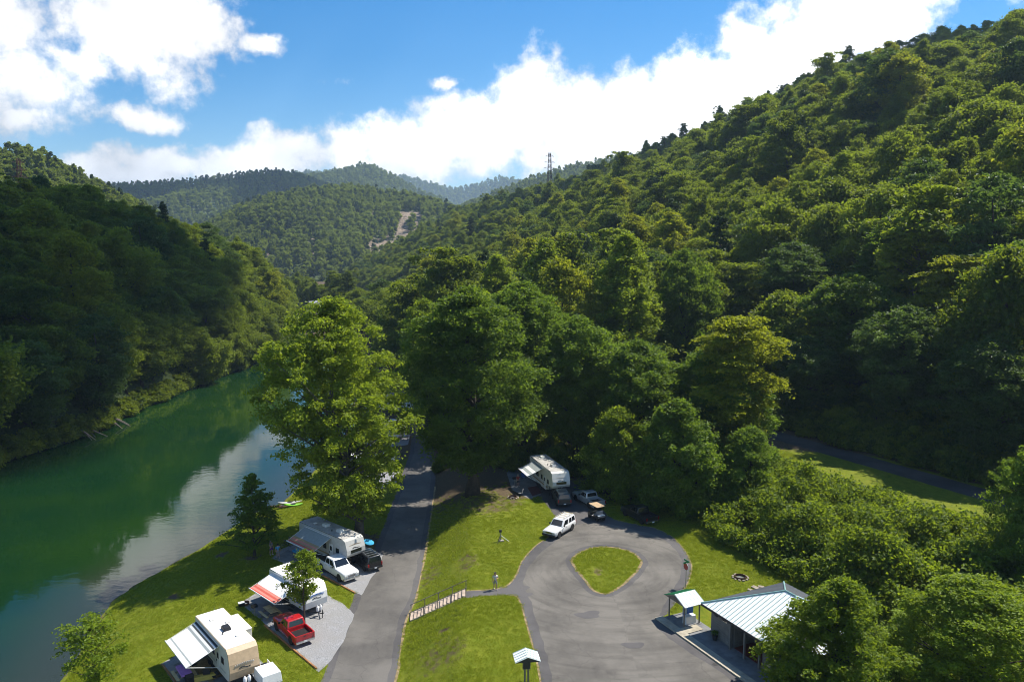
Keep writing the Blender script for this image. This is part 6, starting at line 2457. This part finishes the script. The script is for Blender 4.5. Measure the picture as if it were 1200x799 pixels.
def bicycle(label, px, py, z, heading):
    p = gp(px, py, z)
    root = empty('bicycle', (p.x, p.y, z + 0.03), R(heading))
    for x in (-0.52, 0.52):
        b = MB()
        n = 20
        b.tube([(x + 0.33 * math.cos(2 * math.pi * k / n), 0, 0.34 + 0.33 * math.sin(2 * math.pi * k / n)) for k in range(n + 1)], 0.022, 6)
        w_ = b.build('wheel', M['rubber'], root)
        b = MB()
        for k in range(5):
            a = math.pi * k / 5
            b.tube([(x - 0.32 * math.cos(a), 0, 0.34 - 0.32 * math.sin(a)), (x + 0.32 * math.cos(a), 0, 0.34 + 0.32 * math.sin(a))], 0.006, 4)
        b.build('spokes', M['steel'], w_)
    b = MB()
    for q in ([(-0.52, 0, 0.34), (-0.1, 0, 0.30), (0.36, 0, 0.72), (-0.2, 0, 0.78), (-0.52, 0, 0.34)], [(-0.1, 0, 0.30), (-0.22, 0, 0.88)], [(0.52, 0, 0.34), (0.36, 0, 0.72), (0.33, 0, 0.95)]):
        b.tube(q, 0.022, 6)
    b.build('frame', M['dark_steel'], root)
    b = MB()
    b.tube([(0.33, -0.28, 0.98), (0.36, 0, 0.95), (0.33, 0.28, 0.98)], 0.016, 6)
    b.build('handlebar', M['black'], root)
    b = MB()
    b.box((-0.22, 0, 0.92), (0.25, 0.14, 0.06))
    b.build('saddle', M['black'], root, bevel=0.02)
    tag(root, label, 'bicycle')


bicycle('bicycle parked behind the blue clothed picnic table', 336, 641, LOW, 35)
bicycle('second bicycle leaning close to the lawn edge by the grey trailer', 340.5, 637, LOW, 70)


def golf_cart():
    p = gp(699, 608, UP)
    root = empty('golf_cart', (p.x, p.y, UP + 0.01), R(118))
    b = MB()
    b.prism([(-1.15, 0.35), (1.15, 0.35), (1.2, 0.62), (0.95, 0.86), (0.62, 0.84), (0.5, 0.42), (-0.1, 0.42), (-0.12, 0.70), (-1.1, 0.72), (-1.2, 0.55)], -0.58, 0.58)
    b.build('body', M['blackcar'], root, bevel=0.04)
    b = MB()
    b.box((-0.35, 0, 0.76), (0.55, 1.1, 0.12))
    b.build('seat', M['cloth_grey'], root, bevel=0.04)
    b = MB()
    b.box((-0.62, 0, 1.02), (0.10, 1.1, 0.42), Matrix.Rotation(R(-8), 3, 'Y'))
    b.build('backrest', M['cloth_grey'], root, bevel=0.04)
    b = MB()
    b.box((-0.95, 0, 0.78), (0.42, 1.0, 0.10))
    b.build('rear_seat', M['white'], root, bevel=0.04)
    b = MB()
    b.box((-0.05, 0, 1.86), (1.9, 1.24, 0.06))
    b.build('roof', M['rv_tan'], root, bevel=0.025)
    for sx, top in ((0.72, 0.62), (-0.85, -0.80)):
        for sy in (-0.52, 0.52):
            b = MB()
            b.tube([(sx, sy, 0.75), (top, sy, 1.84)], 0.02, 6)
            b.build('roof_post', M['black'], root)
    b = MB()
    b.tube([(0.62, 0.26, 0.85), (0.40, 0.26, 1.08)], 0.02, 6)
    b.lathe([(0.16, 1.08), (0.18, 1.10), (0.16, 1.12)], 14, at=(0.38, 0.26, 0))
    b.build('steering_wheel', M['black'], root)
    for sx in (0.82, -0.82):
        for sy in (-0.5, 0.5):
            wheel(root, sx, sy, 0.23, 0.2, 1 if sy > 0 else -1)
    tag(root, 'black golf cart with tan roof behind the silver pickup', 'golf cart')


golf_cart()


def utility_cart():
    """The low white truck bed that pokes up at the bottom edge."""
    p = gp(311, 799, LOW)
    root = empty('utility_trailer', (p.x, p.y, LOW + 0.02), R(-52))
    b = MB()
    b.box((0, 0, 0.62), (3.4, 1.7, 0.10))
    b.build('deck', M['white'], root, bevel=0.02)
    b = MB()
    b.hexa([Vector((-0.4, -0.85, 0.68)), Vector((1.7, -0.85, 0.68)), Vector((1.7, 0.85, 0.68)), Vector((-0.4, 0.85, 0.68)),
            Vector((-0.3, -0.78, 1.45)), Vector((1.6, -0.78, 1.45)), Vector((1.6, 0.78, 1.45)), Vector((-0.3, 0.78, 1.45))])
    b.build('cargo_box', M['white'], root, bevel=0.04)
    for sy in (-1, 1):
        b = MB()
        b.box((-1.1, sy * 0.82, 0.85), (1.1, 0.05, 0.38))
        b.build('side_rail', M['white'], root, bevel=0.01)
        for sx in (-0.9, 0.9):
            wheel(root, sx, sy * 0.82, 0.32, 0.2, sy)
    b = MB()
    b.box((-1.1, -0.2, 0.80), (0.55, 0.45, 0.30))
    b.build('tool_crate', M['orange'], root, bevel=0.03)
    b = MB()
    b.box((-1.25, 0.42, 0.78), (0.5, 0.5, 0.24))
    b.build('black_tray', M['black'], root, bevel=0.03)
    tag(root, 'low white cart with orange crate at the nose of the tan fronted trailer', 'cart')


utility_cart()


def water_post():
    p = gp(586.5, 634, UP)
    root = empty('water_hydrant', (p.x, p.y, UP), 0.2)
    b = MB()
    b.tube([(0, 0, -0.1), (0, 0, 1.2)], 0.07, 8)
    b.build('standpipe', M['steel'], root)
    b = MB()
    b.box((0, 0, 1.25), (0.28, 0.22, 0.3))
    b.build('head', M['dark_steel'], root, bevel=0.03)
    for q in ([(0, 0, 0.75), (0.95, -0.25, 0.02)], [(0, 0, 0.75), (-0.45, -0.7, 0.02)], [(0, 0, 0.75), (-0.1, 0.6, 0.02)]):
        b = MB()
        b.tube(q, 0.035, 6)
        b.build('brace', M['white'] if q[1][0] > 0.5 else M['dark_steel'], root)
    b = MB()
    b.box((0.12, -0.05, 0.1), (0.5, 0.45, 0.12))
    b.build('base_block', M['concrete'], root, bevel=0.02)
    tag(root, 'water standpipe on braced legs standing on the upper lawn', 'hydrant')


water_post()


def stop_sign():
    p = gp(803.5, 688, UP)
    root = empty('stop_sign', (p.x, p.y, UP), R(205))
    b = MB()
    b.tube([(0, 0, -0.2), (0, 0, 2.55)], 0.035, 8)
    b.build('post', M['steel'], root)
    b = MB()
    r = 0.40
    pts = [(r * math.cos(R(22.5 + 45 * k)), r * math.sin(R(22.5 + 45 * k))) for k in range(8)]
    b.add([(0.045, x, 2.2 + z) for x, z in pts] + [(0.065, x, 2.2 + z) for x, z in pts], [tuple(range(7, -1, -1)), tuple(range(8, 16))] + [(i, (i + 1) % 8, (i + 1) % 8 + 8, i + 8) for i in range(8)])
    pl = b.build('sign_plate', M['white'], root)
    b = MB()
    b.add([(0.066, x * 0.91, 2.2 + z * 0.91) for x, z in pts] + [(0.072, x * 0.91, 2.2 + z * 0.91) for x, z in pts], [tuple(range(7, -1, -1)), tuple(range(8, 16))] + [(i, (i + 1) % 8, (i + 1) % 8 + 8, i + 8) for i in range(8)])
    b.build('sign_face', M['red'], pl)
    for k, a in enumerate((0, 90)):
        b = MB()
        b.box((0, 0, 2.62 + 0.19 * k), (0.70 if a == 0 else 0.03, 0.03 if a == 0 else 0.70, 0.17))
        b.build('street_name_blade', M['green_roof'], root)
    tag(root, 'street sign post with a red octagonal sign at the edge of the loop', 'sign')


stop_sign()


def pot(label, px, py):
    p = gp(px, py, UP)
    root = empty('planter', (p.x, p.y, UP + 0.05), 0)
    b = MB()
    b.lathe([(0.16, 0), (0.24, 0.36), (0.27, 0.36), (0.27, 0.42), (0.22, 0.42), (0.2, 0.36)], 14)
    b.build('pot', M['dark_steel'], root, smooth=True)
    v, q, tint = leaf_cloud(np.random.default_rng(4), np.array([(0, 0, 0.6), (0.12, 0.05, 0.7), (-0.1, 0.08, 0.66)]), np.array([0.26, 0.22, 0.22]), 60, 0.12)
    link('foliage', np_mesh('foliage', v, q, {'tint': tint}, [M['leaf_mid']]), root)
    tag(root, label, 'planter')


pot('small leafy planter against the bathhouse wall', 837.5, 750)

# flag and beach things on the black SUV's roof
p = gp(430, 655, LOW)
b = MB()
b.lathe([(0.02, 0), (0.45, 0.04), (0.50, 0.12), (0.42, 0.18), (0.1, 0.19)], 20)
o = b.build('inflatable_ring', M['blue_cloth'], None, smooth=True)
o.location = (p.x + 0.2, p.y + 0.2, LOW + 1.95)
o.scale = (1.3, 0.9, 1.0)
o.rotation_euler = (0.5, 0.3, 0.4)
tag(o, 'bright blue inflatable strapped on the black SUV roof rack', 'inflatable')


# ------------------------------------------------------------------ people
def skin_mesh(name, mat, chains, parent, levels=2):
    """chains: lists of (point, radius) that share their first point with an earlier chain's points; grown into one surface."""
    bm = bmesh.new()
    lay = bm.verts.layers.skin.verify()
    made = {}
    first = True
    for ch in chains:
        prev = None
        for pt, r in ch:
            key = tuple(round(c, 4) for c in pt)
            vtx = made.get(key)
            if vtx is None:
                vtx = bm.verts.new(pt)
                rr = r if isinstance(r, tuple) else (r, r)
                vtx[lay].radius = rr
                vtx[lay].use_root = first
                first = False
                made[key] = vtx
            if prev is not None and prev is not vtx and bm.edges.get((prev, vtx)) is None:
                bm.edges.new((prev, vtx))
            prev = vtx
    me = bpy.data.meshes.new(name)
    bm.to_mesh(me)
    bm.free()
    o = link(name, me, parent, mat)
    s_ = o.modifiers.new('skin', 'SKIN')
    s_.use_smooth_shade = True
    sub = o.modifiers.new('smooth', 'SUBSURF')
    sub.levels = levels
    sub.render_levels = levels
    return o


def person(label, px, py, z, heading, shirt, shorts, hair, arms, stride=0.12, height=1.76):
    """arms: for each side the elbow and wrist, relative to the body. Local x is forward, y to the left."""
    p = gp(px, py, z)
    root = empty('person', (p.x, p.y, z + 0.03), R(heading))
    root.scale = (height / 1.76,) * 3
    pel = (0, 0, 0.95)
    chest, neck, head = (0.01, 0, 1.30), (0.0, 0, 1.50), (0.03, 0, 1.64)
    body = [[(pel, 0.135), ((0, 0, 1.12), 0.12), (chest, 0.145), ((0, 0, 1.42), 0.10), (neck, 0.058), (head, 0.095), ((0.02, 0, 1.73), 0.07)]]
    legs = []
    for sd in (1, -1):
        hip = (0, sd * 0.10, 0.90)
        knee = (stride * sd + 0.03, sd * 0.11, 0.50)
        ank = (stride * sd * 1.2, sd * 0.11, 0.09)
        toe = (stride * sd * 1.2 + 0.16, sd * 0.125, 0.035)
        legs.append((hip, knee, ank, toe))
        body.append([(pel, 0.135), (hip, 0.095), (((hip[0] + knee[0]) / 2, sd * 0.105, 0.70), 0.082), (knee, 0.056), (((knee[0] + ank[0]) / 2 - 0.02, sd * 0.11, 0.32), 0.058), (ank, 0.036), (toe, 0.034)])
        sh = (0.0, sd * 0.19, 1.42)
        el, wr = arms[0 if sd > 0 else 1]
        hand = tuple(wr[i] + (wr[i] - el[i]) * 0.28 for i in range(3))
        body.append([((0, 0, 1.42), 0.10), (sh, 0.062), (el, 0.042), (wr, 0.028), (hand, 0.034)])
        d = (Vector(wr) - Vector(el)).normalized()
        side = d.cross(Vector((1, 0, 0.2))).normalized()
        hb = Vector(hand)
        for k in range(4):
            r0 = hb + side * (0.030 - 0.02 * k) + d * 0.01
            ln = (0.065, 0.078, 0.072, 0.055)[k]
            body.append([(hand, 0.034), (tuple(r0 + d * 0.02), 0.0095), (tuple(r0 + d * ln * 0.7), 0.009), (tuple(r0 + d * ln + Vector((0.018, 0, -0.004))), 0.008)])
        th = Vector(wr) + d * 0.03
        body.append([(hand, 0.034), (tuple(th + side * 0.045), 0.010), (tuple(th + side * 0.06 + d * 0.035), 0.009)])
    body.append([(head, 0.095), ((0.125, 0, 1.625), 0.018)])
    for sd in (1, -1):
        body.append([(head, 0.095), ((0.02, sd * 0.098, 1.64), 0.022)])
    skin_mesh('body', M['skin'], body, root)
    # clothes follow the body
    top = [[((0, 0, 0.93), 0.150), ((0, 0, 1.12), 0.138), (chest, 0.162), ((0, 0, 1.43), 0.112), ((0, 0, 1.475), 0.072)]]
    for sd in (1, -1):
        sh = (0.0, sd * 0.19, 1.42)
        el, _ = arms[0 if sd > 0 else 1]
        top.append([((0, 0, 1.43), 0.112), (sh, 0.080), (tuple(Vector(sh).lerp(Vector(el), 0.72)), 0.064)])
    skin_mesh('shirt', M[shirt], top, root)
    pants = [[((0, 0, 1.00), 0.148), (pel, 0.155)]]
    for (hip, knee, ank, toe) in legs:
        pants.append([(pel, 0.155), (hip, 0.112), (tuple(Vector(hip).lerp(Vector(knee), 0.85)), 0.092)])
    skin_mesh('shorts', M[shorts], pants, root)
    skin_mesh('hair', M[hair], [[((-0.012, 0, 1.66), 0.102), ((-0.005, 0, 1.745), 0.080)], [((-0.012, 0, 1.66), 0.102), ((-0.06, 0, 1.58), 0.062)]], root)
    for sd, (hip, knee, ank, toe) in zip((1, -1), legs):
        skin_mesh('shoe', M['cloth_white'], [[((ank[0] - 0.04, ank[1], 0.05), 0.050), ((ank[0] + 0.06, ank[1], 0.05), 0.050), (toe, 0.044)]], root)
        e = MB()
        e.box((0.115, sd * 0.036, 1.665), (0.02, 0.026, 0.012))
        e.build('eye', M['black'], root)
    m_ = MB()
    m_.box((0.118, 0, 1.585), (0.02, 0.045, 0.010))
    m_.build('mouth', M['red_cloth'], root)
    tag(root, label, 'person')
    return root


down = lambda sd: ((-0.02, sd * 0.26, 1.14), (0.08, sd * 0.28, 0.90))
fold = lambda sd: ((0.06, sd * 0.27, 1.16), (0.24, sd * 0.10, 1.24))
person('person in white shirt and grey shorts walking on the path above the stairs', 580.5, 690.5, UP, -80, 'cloth_white', 'cloth_grey', 'hair_dark', [fold(1), down(-1)], 0.14)
person('person in grey shirt with dark purple shorts standing by the conical tree', 318, 650, LOW, -30, 'cloth_grey', 'cloth_purple', 'hair_grey', [down(1), fold(-1)], 0.08)
person('person in light blue shirt standing on the lawn behind the red awning trailer', 326, 654, LOW, 120, 'cloth_blue', 'cloth_grey', 'hair_dark', [down(1), down(-1)], 0.06)
person('person in orange top and blue shorts beside the tan fronted trailer', 271, 796, LOW, -100, 'cloth_orange', 'cloth_blue', 'hair_dark', [fold(1), fold(-1)], 0.07)
person('person in red shirt near the fire ring of the shaded camp site', 607, 570, UP, -60, 'red_cloth', 'cloth_dark', 'hair_grey', [fold(1), down(-1)], 0.06)


# ------------------------------------------------------------------ farther off
def pylon(label, az, d, top_el, H, name='transmission_tower'):
    x, y = math.sin(R(az)) * d, math.cos(R(az)) * d
    zt = CAM_H + d * math.tan(R(top_el))
    root = empty(name, (x, y, zt - H), R(-az + 20))
    w0, w1 = H * 0.05, H * 0.016
    r = H * 0.0032
    for sx in (-1, 1):
        for sy in (-1, 1):
            b = MB()
            b.tube([(sx * w0, sy * w0, 0), (sx * w1, sy * w1, H)], r, 5)
            b.build('leg', M['rust'], root)
    n = 11
    b = MB()
    for k in range(n):
        t0, t1 = k / n, (k + 1) / n
        a0, a1 = w0 + (w1 - w0) * t0, w0 + (w1 - w0) * t1
        for sx, sy, tx, ty in ((-1, -1, 1, -1), (1, -1, 1, 1), (1, 1, -1, 1), (-1, 1, -1, -1)):
            b.tube([(sx * a0, sy * a0, H * t0), (tx * a1, ty * a1, H * t1)], r * 0.6, 4, cap=False)
            b.tube([(tx * a0, ty * a0, H * t0), (sx * a1, sy * a1, H * t1)], r * 0.6, 4, cap=False)
    b.build('lattice', M['rust'], root)
    for zz, ln in ((0.74, 0.11), (0.84, 0.095), (0.94, 0.075)):
        b = MB()
        b.tube([(-H * ln, 0, H * zz), (0, 0, H * (zz + 0.03)), (H * ln, 0, H * zz)], r * 0.8, 5)
        b.tube([(-H * ln, 0, H * zz), (H * ln, 0, H * zz)], r * 0.6, 5)
        b.build('cross_arm', M['rust'], root)
    tag(root, label, 'pylon')


pylon('rusty lattice power pylon on the crest of the right hand ridge', 2.75, 640, 6.75, 48)
pylon('faint lattice power pylon on the hill at the left edge', -32.2, 540, 5.4, 42)


def far_house():
    u, f, w = sight(372, 352)
    d = 345.0
    x, y = u / f * d, d
    z = CAM_H + w / f * d - 5.0
    root = empty('house', (x, y, z - 5.2), R(62))
    b = MB()
    b.box((0, 0, 3.5), (11, 7, 9))
    b.build('wall', M['siding'], root)
    for sd in (-1, 1):
        b = MB()
        b.hexa([Vector((-6, sd * 4.2, 7.8)), Vector((6, sd * 4.2, 7.8)), Vector((6, 0, 10.0)), Vector((-6, 0, 10.0)), Vector((-6, sd * 4.2, 7.95)), Vector((6, sd * 4.2, 7.95)), Vector((6, 0, 10.15)), Vector((-6, 0, 10.15))])
        b.build('roof_slope', M['metal_roof_grey'], root)
    for k in range(3):
        b = MB()
        b.box((-3.5 + 3.5 * k, -3.52, 5.6), (1.2, 0.1, 1.4))
        f_ = b.build('window', M['white'], root)
        b = MB()
        b.box((-3.5 + 3.5 * k, -3.58, 5.6), (0.95, 0.06, 1.15))
        b.build('pane', M['glass'], f_)
    tag(root, 'grey roofed house among the trees at the river bend', 'house')


far_house()


def fallen_tree(label, px, py, dirs, seed):
    p = gp(px, py, 0)
    rg = random.Random(seed)
    root = empty('fallen_tree', (p.x, p.y, 0.0), 0)
    for k, (dx, dy, ln) in enumerate(dirs):
        b = MB()
        a = Vector((-dx * 1.5 + rg.uniform(-0.5, 0.5), -dy * 1.5 + k * 0.8, 2.6 + rg.uniform(-0.4, 0.6)))
        e = Vector((dx * ln, dy * ln + k * 0.8, -0.25))
        m_ = a.lerp(e, 0.5) + Vector((0, 0, 0.25))
        b.tube([a, m_, e], [0.24, 0.17, 0.05], 7)
        b.tube([m_, m_ + Vector((rg.uniform(0.4, 1.4), rg.uniform(-1.2, 1.2), -0.5))], [0.07, 0.02], 5)
        b.build('stem', M['dead_wood'], root, smooth=True)
    tag(root, label, 'fallen tree')


fallen_tree('bleached fallen trunks slanting into the river below the far bank', 93, 514, [(1, -0.25, 4.2), (1, -0.6, 3.4), (1, 0.1, 5.0), (1, -0.4, 2.6)], 3)
fallen_tree('pale broken branches at the waterline farther along the far bank', 131, 501, [(1, -0.3, 3.0), (1, 0.2, 3.6), (1, 0.5, 2.6)], 4)

# ------------------------------------------------------------------ clouds' shade and the air
hz = MB()
hz.box((0, 4200, 268), (18300, 9800, 544))
haze = hz.build('haze', bpy.data.materials.new('haze'))
hm = haze.data.materials[0]
hm.use_nodes = True
nt = hm.node_tree
nt.nodes.clear()
pv = nt.nodes.new('ShaderNodeVolumePrincipled')
pv.inputs['Color'].default_value = (0.55, 0.76, 1.0, 1)
pv.inputs['Density'].default_value = 0.000115
pv.inputs['Anisotropy'].default_value = 0.2
oo = nt.nodes.new('ShaderNodeOutputMaterial')
nt.links.new(pv.outputs[0], oo.inputs['Volume'])
tag(haze, 'thin blue summer haze filling the valley', 'haze', kind='stuff')


cm_ = bpy.data.materials.new('cloud')
cm_.use_nodes = True
_nt = cm_.node_tree
_mx, _tr = _nt.nodes.new('ShaderNodeMixShader'), _nt.nodes.new('ShaderNodeBsdfTransparent')
_pb = _nt.nodes['Principled BSDF']
_pb.inputs['Base Color'].default_value = (0.9, 0.9, 0.9, 1)
_pb.inputs['Roughness'].default_value = 1.0
_mx.inputs[0].default_value = 0.66
_nt.links.new(_tr.outputs[0], _mx.inputs[1])
_nt.links.new(_pb.outputs[0], _mx.inputs[2])
_nt.links.new(_mx.outputs[0], _nt.nodes['Material Output'].inputs['Surface'])
M['cloud'] = cm_


def shade_cloud(cx, cy2, size, seed, zg=30.0):
    """An unseen cloud added above the valley so its shade falls on the hill."""
    rg = random.Random(seed)
    z0 = 1150.0
    k = (z0 - zg) / math.tan(R(SUN_EL))
    ox, oy = cx + math.sin(R(SUN_AZ)) * k, cy2 + math.cos(R(SUN_AZ)) * k
    b = MB()
    for (dx, dy, r) in size:
        for _ in range(5):
            rr = r * rg.uniform(0.45, 0.7)
            a, q = rg.uniform(0, 6.28), r * rg.uniform(0.1, 0.62)
            n = 14
            prof = []
            for j in range(7):
                t = -1 + 2 * j / 6
                prof.append((max(0.5, rr * math.sqrt(max(0, 1 - t * t))), (rr * 0.35) * (t + 1) if t > -0.99 else 0.0))
            b.lathe(prof, n, at=(ox + dx + q * math.cos(a), oy + dy + q * math.sin(a), z0 + rg.uniform(0, 12)))
    o = b.build('shade_clouds', M['cloud'], None, smooth=True)  # stays out of view, added for the shade it casts
    tag(o, 'unseen white cloud added high above the valley to shade the hills', 'cloud', kind='stuff')


shade_cloud(-130, 200, [(-20, -120, 66), (-8, -75, 50), (4, -30, 56), (8, 20, 56), (0, 62, 50), (-50, 100, 60), (-60, 0, 80), (-90, 60, 90), (-120, 130, 70), (-60, -80, 80), (44, -88, 40), (40, -45, 40), (38, 5, 38), (34, 48, 34)], 3)
shade_cloud(0, 0, [(225, 375, 46), (275, 340, 52), (180, 432, 46), (145, 478, 46), (100, 538, 46), (55, 605, 50), (245, 425, 60), (190, 490, 55)], 4, 95.0)
shade_cloud(-750, 1800, [(-150, -60, 190), (60, 0, 170), (250, 60, 150), (-330, 40, 190), (150, -120, 120)], 5)
